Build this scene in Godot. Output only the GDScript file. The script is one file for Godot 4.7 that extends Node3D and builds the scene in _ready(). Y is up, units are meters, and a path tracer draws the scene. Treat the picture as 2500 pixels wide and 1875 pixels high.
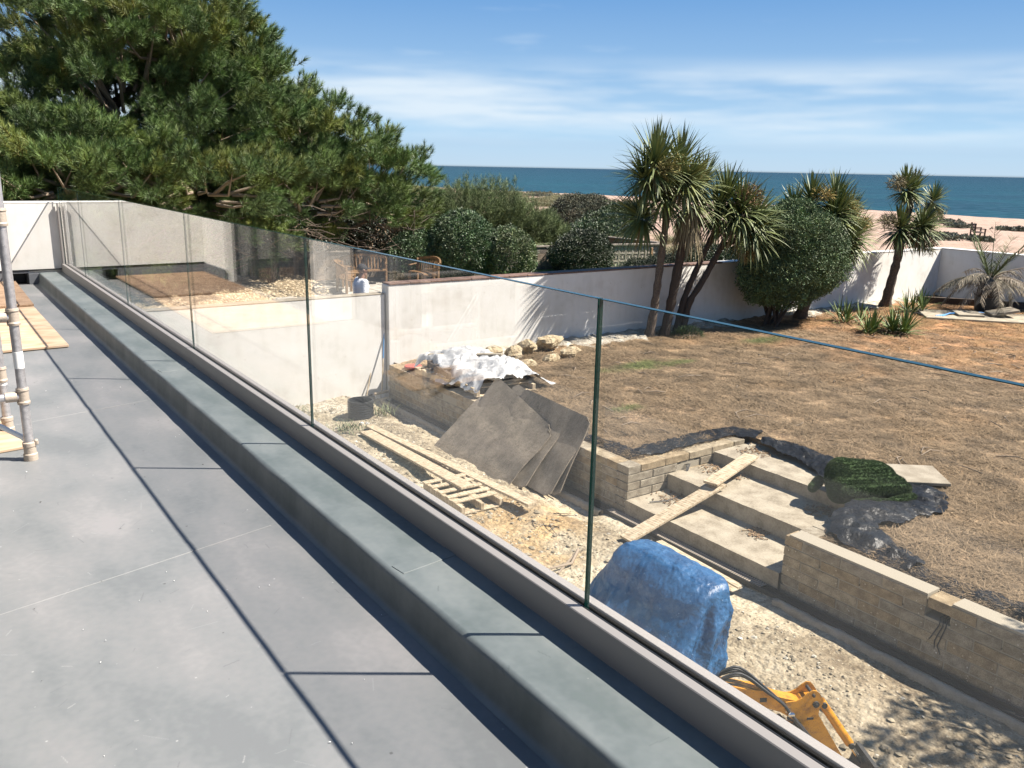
extends Node3D

# ---------------------------------------------------------------- mesh builder
class MB:
	var v := PackedVector3Array()
	var n := PackedVector3Array()
	var c := PackedColorArray()
	var col := Color.WHITE

	func tri(a: Vector3, b: Vector3, d: Vector3) -> void:
		var m := (b - a).cross(d - a)
		if m.length_squared() < 1e-16:
			return
		m = m.normalized()
		v.append(a); v.append(d); v.append(b)
		n.append(m); n.append(m); n.append(m)
		c.append(col); c.append(col); c.append(col)

	func stri(a: Vector3, b: Vector3, d: Vector3, na: Vector3, nb: Vector3, nd: Vector3) -> void:
		v.append(a); v.append(d); v.append(b)
		n.append(na); n.append(nd); n.append(nb)
		c.append(col); c.append(col); c.append(col)

	func ctri(a: Vector3, b: Vector3, d: Vector3, na: Vector3, nb: Vector3, nd: Vector3, ca: Color, cb: Color, cd: Color) -> void:
		v.append(a); v.append(d); v.append(b)
		n.append(na); n.append(nd); n.append(nb)
		c.append(ca); c.append(cd); c.append(cb)

	func quad(a: Vector3, b: Vector3, d: Vector3, e: Vector3) -> void:
		tri(a, b, d)
		tri(a, d, e)

	# box with chamfered edges; bevel 0 gives a plain box
	func box(center: Vector3, size: Vector3, bevel := 0.0, basis := Basis(), jit := 0.0, rng: RandomNumberGenerator = null) -> void:
		var h := size * 0.5
		var b := minf(bevel, minf(h.x, minf(h.y, h.z)) * 0.45)
		var off := []
		for i in 8:
			off.append(Vector3(rng.randf_range(-jit, jit), rng.randf_range(-jit, jit), rng.randf_range(-jit, jit)) if rng else Vector3.ZERO)
		# p[axis][sx][sy][sz] : the corner moved in along the two other axes
		var P := func(ax: int, sx: int, sy: int, sz: int) -> Vector3:
			var q := Vector3(sx * h.x, sy * h.y, sz * h.z)
			if ax != 0: q.x -= sx * b
			if ax != 1: q.y -= sy * b
			if ax != 2: q.z -= sz * b
			q += off[(sx + 1) / 2 * 4 + (sy + 1) / 2 * 2 + (sz + 1) / 2]
			return center + basis * q
		for s in [-1, 1]:
			var f := [P.call(0, s, -1, -1), P.call(0, s, 1, -1), P.call(0, s, 1, 1), P.call(0, s, -1, 1)]
			if s > 0: quad(f[0], f[1], f[2], f[3])
			else: quad(f[3], f[2], f[1], f[0])
			f = [P.call(1, -1, s, -1), P.call(1, -1, s, 1), P.call(1, 1, s, 1), P.call(1, 1, s, -1)]
			if s > 0: quad(f[0], f[1], f[2], f[3])
			else: quad(f[3], f[2], f[1], f[0])
			f = [P.call(2, -1, -1, s), P.call(2, 1, -1, s), P.call(2, 1, 1, s), P.call(2, -1, 1, s)]
			if s > 0: quad(f[0], f[1], f[2], f[3])
			else: quad(f[3], f[2], f[1], f[0])
		if b <= 0.0:
			return
		for s in [-1, 1]:
			for t in [-1, 1]:
				_edge(P.call(0, s, t, -1), P.call(0, s, t, 1), P.call(1, s, t, 1), P.call(1, s, t, -1), center)
				_edge(P.call(0, s, -1, t), P.call(0, s, 1, t), P.call(2, s, 1, t), P.call(2, s, -1, t), center)
				_edge(P.call(1, -1, s, t), P.call(1, 1, s, t), P.call(2, 1, s, t), P.call(2, -1, s, t), center)
				for w in [-1, 1]:
					var a: Vector3 = P.call(0, s, t, w)
					var d: Vector3 = P.call(1, s, t, w)
					var e: Vector3 = P.call(2, s, t, w)
					if (d - a).cross(e - a).dot(a - center) > 0: tri(a, d, e)
					else: tri(a, e, d)

	func _edge(a: Vector3, b: Vector3, d: Vector3, e: Vector3, center: Vector3) -> void:
		if (b - a).cross(d - a).dot(a - center) > 0: quad(a, b, d, e)
		else: quad(e, d, b, a)

	func bar(a: Vector3, b: Vector3, w: float, h: float, bevel := 0.0, up := Vector3.UP) -> void:
		var z := (b - a).normalized()
		if absf(z.dot(up)) > 0.99: up = Vector3.RIGHT
		var x := up.cross(z).normalized()
		var y := z.cross(x)
		box((a + b) * 0.5, Vector3(w, h, (b - a).length()), bevel, Basis(x, y, z))

	func tube(pts: Array, radii: Array, sides := 8, cap := true) -> void:
		var k := pts.size()
		var rings := []
		var x := Vector3.RIGHT
		for i in k:
			var d: Vector3 = (pts[mini(i + 1, k - 1)] - pts[maxi(i - 1, 0)]).normalized()
			if i == 0:
				x = d.cross(Vector3.UP if absf(d.y) < 0.9 else Vector3.RIGHT).normalized()
			x = (x - d * x.dot(d)).normalized()
			var y := d.cross(x)
			var ring := []
			for j in sides:
				var an := TAU * j / sides
				ring.append(x * cos(an) + y * sin(an))
			rings.append(ring)
		for i in k - 1:
			for j in sides:
				var j2 := (j + 1) % sides
				var a: Vector3 = rings[i][j]
				var b: Vector3 = rings[i][j2]
				var d: Vector3 = rings[i + 1][j2]
				var e: Vector3 = rings[i + 1][j]
				var pa: Vector3 = pts[i] + a * radii[i]
				var pb: Vector3 = pts[i] + b * radii[i]
				var pd: Vector3 = pts[i + 1] + d * radii[i + 1]
				var pe: Vector3 = pts[i + 1] + e * radii[i + 1]
				stri(pa, pb, pd, a, b, d)
				stri(pa, pd, pe, a, d, e)
		if cap:
			for j in sides:
				var j2 := (j + 1) % sides
				tri(pts[0], pts[0] + rings[0][j2] * radii[0], pts[0] + rings[0][j] * radii[0])
				tri(pts[k - 1], pts[k - 1] + rings[k - 1][j] * radii[k - 1], pts[k - 1] + rings[k - 1][j2] * radii[k - 1])

	# profile of (radius, height) turned about the y axis through at
	func lathe(at: Vector3, prof: Array, sides := 24) -> void:
		for i in prof.size() - 1:
			var p: Vector2 = prof[i]
			var q: Vector2 = prof[i + 1]
			var nn := Vector2(q.y - p.y, -(q.x - p.x)).normalized()
			for j in sides:
				var a0 := TAU * j / sides
				var a1 := TAU * (j + 1) / sides
				var d0 := Vector3(cos(a0), 0, sin(a0))
				var d1 := Vector3(cos(a1), 0, sin(a1))
				var n0 := d0 * nn.x + Vector3.UP * nn.y
				var n1 := d1 * nn.x + Vector3.UP * nn.y
				var A := at + d0 * p.x + Vector3.UP * p.y
				var Bp := at + d1 * p.x + Vector3.UP * p.y
				var C := at + d1 * q.x + Vector3.UP * q.y
				var D := at + d0 * q.x + Vector3.UP * q.y
				stri(A, C, Bp, n0, n1, n1)
				stri(A, D, C, n0, n0, n1)

	# polygon (x,y) pushed from z0 to z1 in the frame given
	func prism(poly: PackedVector2Array, z0: float, z1: float, xf := Transform3D()) -> void:
		var t := Geometry2D.triangulate_polygon(poly)
		if Geometry2D.is_polygon_clockwise(poly):
			poly.reverse()
			t = Geometry2D.triangulate_polygon(poly)
		for i in range(0, t.size(), 3):
			var a := poly[t[i]]
			var b := poly[t[i + 1]]
			var d := poly[t[i + 2]]
			if (b - a).cross(d - a) < 0:
				var s := b
				b = d
				d = s
			tri(xf * Vector3(a.x, a.y, z1), xf * Vector3(b.x, b.y, z1), xf * Vector3(d.x, d.y, z1))
			tri(xf * Vector3(a.x, a.y, z0), xf * Vector3(d.x, d.y, z0), xf * Vector3(b.x, b.y, z0))
		for i in poly.size():
			var a := poly[i]
			var b := poly[(i + 1) % poly.size()]
			quad(xf * Vector3(a.x, a.y, z0), xf * Vector3(b.x, b.y, z0), xf * Vector3(b.x, b.y, z1), xf * Vector3(a.x, a.y, z1))

	# a smooth grid: pts[i][j] ; normals by differences
	func sheet(pts: Array, cols: Array = [], flip := false) -> void:
		var ni := pts.size()
		var nj: int = pts[0].size()
		var nn := []
		for i in ni:
			var row := PackedVector3Array()
			for j in nj:
				var di: Vector3 = pts[mini(i + 1, ni - 1)][j] - pts[maxi(i - 1, 0)][j]
				var dj: Vector3 = pts[i][mini(j + 1, nj - 1)] - pts[i][maxi(j - 1, 0)]
				var m := di.cross(dj)
				if flip: m = -m
				row.append(m.normalized() if m.length_squared() > 1e-18 else Vector3.UP)
			nn.append(row)
		for i in ni - 1:
			for j in nj - 1:
				var a: Vector3 = pts[i][j]
				var b: Vector3 = pts[i + 1][j]
				var d: Vector3 = pts[i + 1][j + 1]
				var e: Vector3 = pts[i][j + 1]
				var ca := col
				var cb := col
				var cd := col
				var ce := col
				if cols.size():
					ca = cols[i][j]; cb = cols[i + 1][j]; cd = cols[i + 1][j + 1]; ce = cols[i][j + 1]
				if flip:
					ctri(a, d, b, nn[i][j], nn[i + 1][j + 1], nn[i + 1][j], ca, cd, cb)
					ctri(a, e, d, nn[i][j], nn[i][j + 1], nn[i + 1][j + 1], ca, ce, cd)
				else:
					ctri(a, b, d, nn[i][j], nn[i + 1][j], nn[i + 1][j + 1], ca, cb, cd)
					ctri(a, d, e, nn[i][j], nn[i + 1][j + 1], nn[i][j + 1], ca, cd, ce)

	func mesh(mat: Material) -> ArrayMesh:
		var arr := []
		arr.resize(Mesh.ARRAY_MAX)
		arr[Mesh.ARRAY_VERTEX] = v
		arr[Mesh.ARRAY_NORMAL] = n
		arr[Mesh.ARRAY_COLOR] = c
		var m := ArrayMesh.new()
		m.add_surface_from_arrays(Mesh.PRIMITIVE_TRIANGLES, arr)
		m.surface_set_material(0, mat)
		return m


# ---------------------------------------------------------------- naming and tree
var used := {}
var M := {}
var rng := RandomNumberGenerator.new()
var nz := FastNoiseLite.new()

func numbered(called: String) -> String:
	var k: int = used.get(called, 0)
	used[called] = k + 1
	return called if k == 0 else "%s_%03d" % [called, k]

func tag(o: Node, label: String, category: String, group := "", kind := "") -> void:
	o.set_meta("label", label)
	o.set_meta("category", category)
	if group: o.set_meta("group", group)
	if kind: o.set_meta("kind", kind)

func thing(called: String, label: String, category: String, at := Vector3.ZERO, group := "") -> Node3D:
	var o := Node3D.new()
	o.name = numbered(called)
	add_child(o)
	o.position = at
	tag(o, label, category, group)
	return o

# a part whose mesh is built in world coordinates
func part(called: String, b: MB, mat: Material, parent: Node3D, sub := false) -> MeshInstance3D:
	var o := MeshInstance3D.new()
	o.name = called
	o.mesh = b.mesh(mat)
	parent.add_child(o, true)
	if not sub: o.position = -parent.position
	return o

func solo(called: String, b: MB, mat: Material, label := "", category := "", group := "", kind := "") -> MeshInstance3D:
	var o := MeshInstance3D.new()
	o.name = numbered(called)
	o.mesh = b.mesh(mat)
	add_child(o)
	if label: tag(o, label, category, group, kind)
	elif kind: o.set_meta("kind", kind)
	return o

func inst(called: String, m: Mesh, xf: Transform3D, parent: Node3D, mat: Material = null) -> MeshInstance3D:
	var o := MeshInstance3D.new()
	o.name = called
	o.mesh = m
	if mat: o.material_override = mat
	parent.add_child(o, true)
	o.transform = Transform3D(xf.basis, xf.origin - parent.position)
	return o

func multi(called: String, m: Mesh, xfs: Array, cols: Array, parent: Node3D) -> MultiMeshInstance3D:
	var mm := MultiMesh.new()
	mm.transform_format = MultiMesh.TRANSFORM_3D
	mm.use_colors = true
	mm.mesh = m
	mm.instance_count = xfs.size()
	for i in xfs.size():
		mm.set_instance_transform(i, xfs[i])
		mm.set_instance_color(i, cols[i])
	var o := MultiMeshInstance3D.new()
	o.name = called if parent != self else numbered(called)
	o.multimesh = mm
	parent.add_child(o, true)
	if parent != self: o.position = -parent.position
	o.set_meta("kind", "stuff")
	return o

# ---------------------------------------------------------------- materials
func lin(r: float, g: float, b: float) -> Color:
	return Color(r, g, b).linear_to_srgb()

func noise_layer(size: int, freq: float, octaves: int, seed_: int, sx := 1, sy := 1, type := FastNoiseLite.TYPE_SIMPLEX_SMOOTH) -> PackedByteArray:
	var f := FastNoiseLite.new()
	f.noise_type = type
	f.seed = seed_
	f.frequency = freq / size
	f.fractal_octaves = octaves
	f.fractal_type = FastNoiseLite.FRACTAL_FBM if octaves > 1 else FastNoiseLite.FRACTAL_NONE
	var im := f.get_seamless_image(size / sx, size / sy)
	im.convert(Image.FORMAT_L8)
	if sx > 1 or sy > 1:
		im.resize(size, size, Image.INTERPOLATE_BILINEAR)
	return im.get_data()

# layers: [frequency per tile, octaves, weight, stretch x, stretch y]; ramp: [position, linear colour]
func tex(size: int, layers: Array, ramp: Array, seed_: int, specks: Array = []) -> ImageTexture:
	var data := []
	var wsum := 0.0
	for i in layers.size():
		var l: Array = layers[i]
		data.append(noise_layer(size, l[0], l[1], seed_ + i * 17, l[3] if l.size() > 3 else 1, l[4] if l.size() > 4 else 1))
		wsum += l[2]
	var pal := PackedByteArray()
	pal.resize(768)
	for i in 256:
		var t := i / 255.0
		var k := 0
		while k < ramp.size() - 2 and t > ramp[k + 1][0]:
			k += 1
		var u := clampf((t - ramp[k][0]) / maxf(ramp[k + 1][0] - ramp[k][0], 1e-5), 0, 1)
		var cc: Color = (ramp[k][1] as Color).lerp(ramp[k + 1][1], u).linear_to_srgb()
		pal[i * 3] = int(clampf(cc.r, 0, 1) * 255)
		pal[i * 3 + 1] = int(clampf(cc.g, 0, 1) * 255)
		pal[i * 3 + 2] = int(clampf(cc.b, 0, 1) * 255)
	var out := PackedByteArray()
	out.resize(size * size * 3)
	var w := []
	for l in layers:
		w.append(l[2] / wsum)
	var nl := layers.size()
	var d0: PackedByteArray = data[0]
	var d1: PackedByteArray = data[mini(1, nl - 1)]
	var d2: PackedByteArray = data[mini(2, nl - 1)]
	var w0: float = w[0]
	var w1: float = w[1] if nl > 1 else 0.0
	var w2: float = w[2] if nl > 2 else 0.0
	for i in size * size:
		var q := int(w0 * d0[i] + w1 * d1[i] + w2 * d2[i]) * 3
		var o := i * 3
		out[o] = pal[q]
		out[o + 1] = pal[q + 1]
		out[o + 2] = pal[q + 2]
	# specks: [count, min px, max px, colour, long]
	var r := RandomNumberGenerator.new()
	r.seed = seed_
	for s in specks:
		var cc: Color = (s[3] as Color).linear_to_srgb()
		for i in int(s[0]):
			var px := r.randi_range(0, size - 1)
			var py := r.randi_range(0, size - 1)
			var L := r.randi_range(s[1], s[2])
			var an := r.randf() * TAU
			var wd := 1 if s.size() > 4 else maxi(1, L)
			var f := r.randf_range(0.4, 1.0)
			for a in L:
				for b in wd:
					if s.size() <= 4 and Vector2(a - L * 0.5 + 0.5, b - L * 0.5 + 0.5).length() > L * 0.55: continue
					var x := posmod(px + (int(a * cos(an)) if s.size() > 4 else a), size)
					var y := posmod(py + (int(a * sin(an)) if s.size() > 4 else b), size)
					var o := (y * size + x) * 3
					out[o] = int(lerpf(out[o], cc.r * 255, f))
					out[o + 1] = int(lerpf(out[o + 1], cc.g * 255, f))
					out[o + 2] = int(lerpf(out[o + 2], cc.b * 255, f))
	return ImageTexture.create_from_image(Image.create_from_data(size, size, false, Image.FORMAT_RGB8, out))

func height(size: int, freq: float, octaves: int, seed_: int, sx := 1, sy := 1, type := FastNoiseLite.TYPE_SIMPLEX_SMOOTH) -> ImageTexture:
	return ImageTexture.create_from_image(Image.create_from_data(size, size, false, Image.FORMAT_L8, noise_layer(size, freq, octaves, seed_, sx, sy, type)))

func mat(called: String, rough: float, albedo: Color, t: Texture2D = null, metres := Vector3.ONE, bump: Texture2D = null, cm := 0.0, local := false) -> StandardMaterial3D:
	var m := StandardMaterial3D.new()
	m.resource_name = called
	m.roughness = rough
	m.albedo_color = albedo.linear_to_srgb()
	m.vertex_color_use_as_albedo = true
	if t or bump:
		m.uv1_triplanar = true
		m.uv1_world_triplanar = not local
		m.uv1_triplanar_sharpness = 4.0
		m.uv1_scale = Vector3(1 / metres.x, 1 / metres.y, 1 / metres.z)
	if t: m.albedo_texture = t
	if bump:
		m.heightmap_enabled = true
		m.heightmap_texture = bump
		m.heightmap_scale = cm
	M[called] = m
	return m

const W := Color(1, 1, 1)

func make_materials() -> void:
	var bump_fine := height(512, 60, 3, 5)
	var bump_mid := height(512, 14, 4, 8)
	mat("deck", 0.62, W, tex(1024, [[3, 4, 1.0], [9, 4, 0.9, 1, 3], [70, 2, 0.35]], [[0.25, Color(0.115, 0.124, 0.129)], [0.42, Color(0.138, 0.145, 0.149)], [0.58, Color(0.155, 0.158, 0.161)], [0.75, Color(0.185, 0.184, 0.186)]], 11,
		[[120, 1, 2, Color(0.32, 0.32, 0.32)], [40, 4, 14, Color(0.25, 0.25, 0.25), 1], [60, 1, 3, Color(0.05, 0.05, 0.05)], [90, 5, 26, Color(0.10, 0.105, 0.11), 1], [70, 8, 40, Color(0.19, 0.195, 0.2), 1]]), Vector3.ONE * 3.1, bump_mid, 0.12)
	mat("tinted_kerb_membrane", 0.6, W, tex(512, [[3, 4, 1.0], [9, 4, 0.9, 1, 3], [40, 2, 0.35]], [[0.25, Color(0.092, 0.112, 0.114)], [0.5, Color(0.122, 0.142, 0.144)], [0.75, Color(0.152, 0.170, 0.170)]], 13, [[20, 1, 2, Color(0.3, 0.3, 0.3)], [40, 5, 20, Color(0.085, 0.10, 0.10), 1]]), Vector3.ONE * 1.9, bump_mid, 0.1)  # greener and darker than the deck: tint of light through the glass painted in
	mat("flashing", 0.6, Color(0.10, 0.108, 0.122), null, Vector3.ONE, bump_mid, 0.1)
	mat("render", 0.85, W, tex(512, [[4, 4, 1.0], [16, 3, 0.5], [22, 3, 0.5, 1, 8]], [[0.2, Color(0.51, 0.495, 0.46)], [0.45, Color(0.58, 0.57, 0.54)], [0.8, Color(0.61, 0.605, 0.585)]], 21, [[70, 1, 3, Color(0.42, 0.38, 0.32)]]), Vector3.ONE * 3.7, bump_fine, 0.05)
	mat("house_render", 0.85, Color(0.58, 0.565, 0.53), null, Vector3.ONE, bump_fine, 0.05)
	mat("anodised", 0.5, Color(0.235, 0.222, 0.212), null, Vector3.ONE, bump_fine, 0.01)
	mat("gasket", 0.45, Color(0.012, 0.013, 0.014))
	mat("coping_tile", 0.8, W, tex(256, [[6, 4, 1.0]], [[0.2, Color(0.085, 0.05, 0.038)], [0.8, Color(0.165, 0.098, 0.072)]], 31), Vector3.ONE * 0.8)
	mat("sand", 0.95, W, tex(1024, [[3, 4, 1.0], [24, 4, 0.9], [120, 2, 0.7]], [[0.3, Color(0.22, 0.172, 0.110)], [0.5, Color(0.44, 0.366, 0.246)], [0.7, Color(0.61, 0.53, 0.385)]], 41,
		[[900, 2, 5, Color(0.72, 0.65, 0.49)], [900, 2, 5, Color(0.145, 0.11, 0.076)], [70, 5, 9, Color(0.79, 0.74, 0.60)]]), Vector3.ONE * 3.3, height(512, 40, 4, 44), 2.5)
	mat("chalk", 0.95, W, tex(512, [[6, 4, 1.0], [40, 3, 0.7]], [[0.25, Color(0.19, 0.155, 0.115)], [0.5, Color(0.36, 0.325, 0.26)], [0.75, Color(0.50, 0.47, 0.405)]], 47, [[300, 1, 4, Color(0.2, 0.16, 0.11)]]), Vector3.ONE * 1.7, bump_mid, 1.0)
	mat("straw", 0.95, W, tex(1024, [[7, 4, 0.9], [26, 4, 1.0], [130, 2, 0.5]], [[0.28, Color(0.16, 0.105, 0.058)], [0.5, Color(0.42, 0.275, 0.148)], [0.72, Color(0.67, 0.475, 0.275)]], 51,
		[[6500, 6, 20, Color(0.86, 0.62, 0.35), 1], [5200, 5, 16, Color(0.14, 0.09, 0.05), 1]]), Vector3.ONE * 3.9, height(512, 70, 3, 55), 2.5)
	mat("shingle", 0.95, W, tex(1024, [[4, 4, 0.8], [50, 3, 0.8], [180, 2, 1.0]], [[0.3, Color(0.185, 0.12, 0.088)], [0.5, Color(0.285, 0.195, 0.148)], [0.7, Color(0.37, 0.27, 0.215)]], 61,
		[[2500, 2, 4, Color(0.44, 0.34, 0.26)], [1800, 2, 4, Color(0.13, 0.09, 0.065)]]), Vector3.ONE * 6.3, height(512, 60, 3, 66), 4.0)
	mat("concrete", 0.9, W, tex(512, [[4, 4, 1.0], [30, 3, 0.6], [120, 2, 0.5]], [[0.25, Color(0.17, 0.142, 0.10)], [0.5, Color(0.265, 0.228, 0.168)], [0.75, Color(0.33, 0.295, 0.225)]], 71, [[260, 1, 3, Color(0.2, 0.17, 0.13)]]), Vector3.ONE * 1.3, bump_fine, 0.25)
	mat("block", 0.95, W, tex(512, [[6, 4, 1.0], [60, 3, 0.8]], [[0.25, Color(0.15, 0.125, 0.088)], [0.5, Color(0.235, 0.20, 0.146)], [0.75, Color(0.31, 0.275, 0.21)]], 81, [[420, 1, 3, Color(0.13, 0.11, 0.08)], [60, 3, 9, Color(0.48, 0.46, 0.41)]]), Vector3.ONE * 0.9, bump_fine, 0.4)
	mat("mortar", 0.95, Color(0.27, 0.24, 0.185), null, Vector3.ONE, bump_fine, 0.3)
	mat("mat_board", 0.85, W, tex(512, [[4, 4, 0.7], [40, 3, 0.6], [30, 2, 0.5, 1, 4]], [[0.25, Color(0.085, 0.068, 0.048)], [0.5, Color(0.155, 0.128, 0.094)], [0.75, Color(0.22, 0.185, 0.14)]], 91,
		[[1100, 10, 30, Color(0.30, 0.26, 0.205), 1], [800, 8, 24, Color(0.055, 0.044, 0.035), 1], [12, 8, 20, Color(0.10, 0.085, 0.065)]]), Vector3.ONE * 1.15, bump_fine, 0.2)
	mat("wood", 0.85, W, tex(512, [[5, 3, 0.6, 1, 1], [26, 3, 1.0, 1, 16]], [[0.25, Color(0.22, 0.165, 0.10)], [0.5, Color(0.38, 0.305, 0.205)], [0.75, Color(0.49, 0.415, 0.30)]], 101, [[40, 2, 5, Color(0.15, 0.1, 0.06)]]), Vector3(0.5, 0.5, 0.5), bump_fine, 0.15)
	mat("ply", 0.8, W, tex(512, [[4, 3, 0.8], [18, 3, 0.9, 8, 1]], [[0.25, Color(0.33, 0.225, 0.145)], [0.5, Color(0.41, 0.295, 0.20)], [0.75, Color(0.46, 0.345, 0.245)]], 111), Vector3.ONE * 1.4)
	mat("coir", 0.95, W, tex(512, [[5, 4, 0.7], [80, 2, 0.8]], [[0.25, Color(0.145, 0.09, 0.055)], [0.5, Color(0.215, 0.14, 0.088)], [0.75, Color(0.275, 0.19, 0.125)]], 121), Vector3.ONE * 1.1, bump_fine, 0.3)
	mat("teak", 0.6, W, tex(256, [[4, 3, 0.6], [16, 3, 1.0, 1, 8]], [[0.25, Color(0.105, 0.058, 0.026)], [0.75, Color(0.21, 0.122, 0.056)]], 131), Vector3.ONE * 0.5, null, 0, true)
	mat("galvanised", 0.42, W, tex(256, [[10, 3, 1.0], [40, 2, 0.5]], [[0.25, Color(0.42, 0.41, 0.42)], [0.75, Color(0.62, 0.60, 0.60)]], 141, [[40, 1, 3, Color(0.8, 0.8, 0.78)]]), Vector3.ONE * 0.4).metallic = 0.75
	mat("coupler", 0.6, Color(0.40, 0.34, 0.28), null, Vector3.ONE, bump_fine, 0.1).metallic = 0.3
	mat("blue_tarp", 0.46, W, tex(512, [[4, 4, 1.0], [40, 2, 0.3]], [[0.2, Color(0.014, 0.052, 0.125)], [0.5, Color(0.021, 0.078, 0.178)], [0.8, Color(0.034, 0.105, 0.22)]], 151, [[120, 1, 3, Color(0.3, 0.38, 0.5)]]), Vector3.ONE * 0.9, height(512, 10, 5, 155, 1, 1, FastNoiseLite.TYPE_SIMPLEX), 0.9)
	(M.blue_tarp as StandardMaterial3D).metallic_specular = 0.45
	mat("white_tarp", 0.6, W, tex(256, [[5, 4, 1.0]], [[0.2, Color(0.33, 0.335, 0.34)], [0.8, Color(0.44, 0.44, 0.43)]], 161), Vector3.ONE * 1.0, bump_mid, 0.8)
	mat("black_sheet", 0.42, Color(0.010, 0.011, 0.013), null, Vector3.ONE * 0.7, height(512, 12, 4, 171), 0.7)
	(M.black_sheet as StandardMaterial3D).metallic_specular = 0.32
	mat("black_plastic", 0.45, Color(0.016, 0.018, 0.02), null, Vector3.ONE * 0.4, bump_mid, 0.15)
	mat("digger_paint", 0.4, W, tex(512, [[5, 4, 1.0], [50, 3, 0.5]], [[0.22, Color(0.27, 0.115, 0.018)], [0.45, Color(0.46, 0.205, 0.016)], [0.8, Color(0.54, 0.25, 0.022)]], 181, [[420, 1, 6, Color(0.12, 0.06, 0.028)], [180, 4, 22, Color(0.17, 0.085, 0.035), 1], [60, 3, 12, Color(0.3, 0.27, 0.22), 1]]), Vector3.ONE * 0.5, bump_fine, 0.03)
	mat("grime", 0.7, Color(0.03, 0.028, 0.026), null, Vector3.ONE, bump_fine, 0.2)
	mat("chrome", 0.15, Color(0.7, 0.7, 0.7)).metallic = 1.0
	mat("rubber", 0.55, Color(0.016, 0.016, 0.018))
	mat("glass_edge", 0.12, Color(0.004, 0.022, 0.019))
	(M.glass_edge as StandardMaterial3D).metallic_specular = 0.45
	var g := mat("glass", 0.0, Color(0.035, 0.06, 0.048))
	g.transparency = BaseMaterial3D.TRANSPARENCY_ALPHA
	g.albedo_color.a = 0.05
	var hg := mat("window_glass", 0.03, Color(0.03, 0.035, 0.04))
	hg.metallic_specular = 0.6
	mat("frame_grey", 0.5, Color(0.05, 0.052, 0.056))
	mat("bark", 0.95, W, tex(256, [[8, 4, 1.0, 1, 1], [30, 3, 0.8, 1, 4]], [[0.25, Color(0.055, 0.041, 0.031)], [0.75, Color(0.145, 0.112, 0.086)]], 191), Vector3(0.5, 0.5, 0.5), bump_mid, 2.0)
	mat("bark_dark", 0.95, Color(0.055, 0.040, 0.030), null, Vector3.ONE * 0.5, bump_mid, 2.0)
	mat("twig", 0.9, Color(0.24, 0.19, 0.14))
	for f in [["needle", 0.55, 0.25], ["leaf_glossy", 0.5, 0.15], ["leaf", 0.72, 0.2], ["blade", 0.58, 0.22], ["dry_blade", 0.9, 0.15], ["feather", 0.8, 0.3], ["turf", 0.8, 0.15]]:
		var lm := mat(f[0], f[1], W)
		lm.backlight_enabled = true
		lm.backlight = Color(f[2], f[2], f[2])
		lm.cull_mode = BaseMaterial3D.CULL_DISABLED
	mat("green_lawn", 0.95, W, tex(256, [[5, 3, 0.8], [60, 2, 1.0]], [[0.25, Color(0.03, 0.075, 0.012)], [0.75, Color(0.075, 0.15, 0.03)]], 201), Vector3.ONE * 2.3, bump_fine, 1.5)
	mat("patio", 0.9, W, tex(256, [[5, 4, 1.0], [50, 2, 0.4]], [[0.25, Color(0.30, 0.28, 0.24)], [0.75, Color(0.44, 0.41, 0.36)]], 211), Vector3.ONE * 2.0, bump_fine, 0.2)
	mat("old_block", 0.95, W, tex(512, [[5, 4, 1.0], [40, 3, 0.7]], [[0.2, Color(0.085, 0.07, 0.055)], [0.5, Color(0.17, 0.145, 0.12)], [0.8, Color(0.25, 0.22, 0.185)]], 221, [[160, 2, 6, Color(0.3, 0.28, 0.25)]]), Vector3.ONE * 1.5, bump_fine, 0.5)
	mat("screen_stone", 0.95, Color(0.33, 0.295, 0.24), null, Vector3.ONE, bump_fine, 0.3)
	mat("stone", 0.95, W, tex(512, [[4, 4, 1.0], [36, 3, 0.6]], [[0.2, Color(0.18, 0.13, 0.075)], [0.5, Color(0.33, 0.265, 0.165)], [0.8, Color(0.43, 0.37, 0.26)]], 231), Vector3.ONE * 0.8, bump_mid, 2.0)
	mat("pebble", 0.95, W)
	mat("paving", 0.9, W, tex(256, [[4, 4, 1.0], [50, 2, 0.5]], [[0.25, Color(0.20, 0.17, 0.125)], [0.75, Color(0.30, 0.265, 0.205)]], 241), Vector3.ONE * 1.1, bump_fine, 0.2)
	mat("plank_dark", 0.9, Color(0.06, 0.045, 0.034), null, Vector3.ONE * 0.5, bump_fine, 0.3)
	mat("bench_dark", 0.8, Color(0.055, 0.033, 0.024))
	mat("blue_pipe", 0.4, Color(0.05, 0.22, 0.52))
	mat("red_plastic", 0.5, Color(0.42, 0.07, 0.05))
	mat("blue_handle", 0.4, Color(0.04, 0.16, 0.34))
	mat("white_label", 0.6, Color(0.75, 0.75, 0.73))
	mat("skin", 0.55, Color(0.20, 0.105, 0.07))
	mat("shirt", 0.9, Color(0.70, 0.72, 0.75), null, Vector3.ONE * 0.5, bump_mid, 1.0)
	mat("trousers", 0.9, Color(0.05, 0.055, 0.07), null, Vector3.ONE * 0.5, bump_mid, 1.0)
	mat("dark_cloth", 0.9, Color(0.02, 0.02, 0.024))
	mat("leather", 0.6, Color(0.06, 0.045, 0.035))
	var s := mat("sea", 0.3, W, tex(1024, [[3, 4, 0.7, 1, 1], [40, 4, 1.0, 1, 1]], [[0.25, Color(0.001, 0.018, 0.026)], [0.5, Color(0.0015, 0.028, 0.036)], [0.75, Color(0.003, 0.040, 0.047)]], 251, [[14, 1, 2, Color(0.5, 0.55, 0.58)]]), Vector3(190, 190, 330), height(512, 60, 4, 255), 60.0)
	s.metallic_specular = 0.12
	M.sea = s


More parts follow.
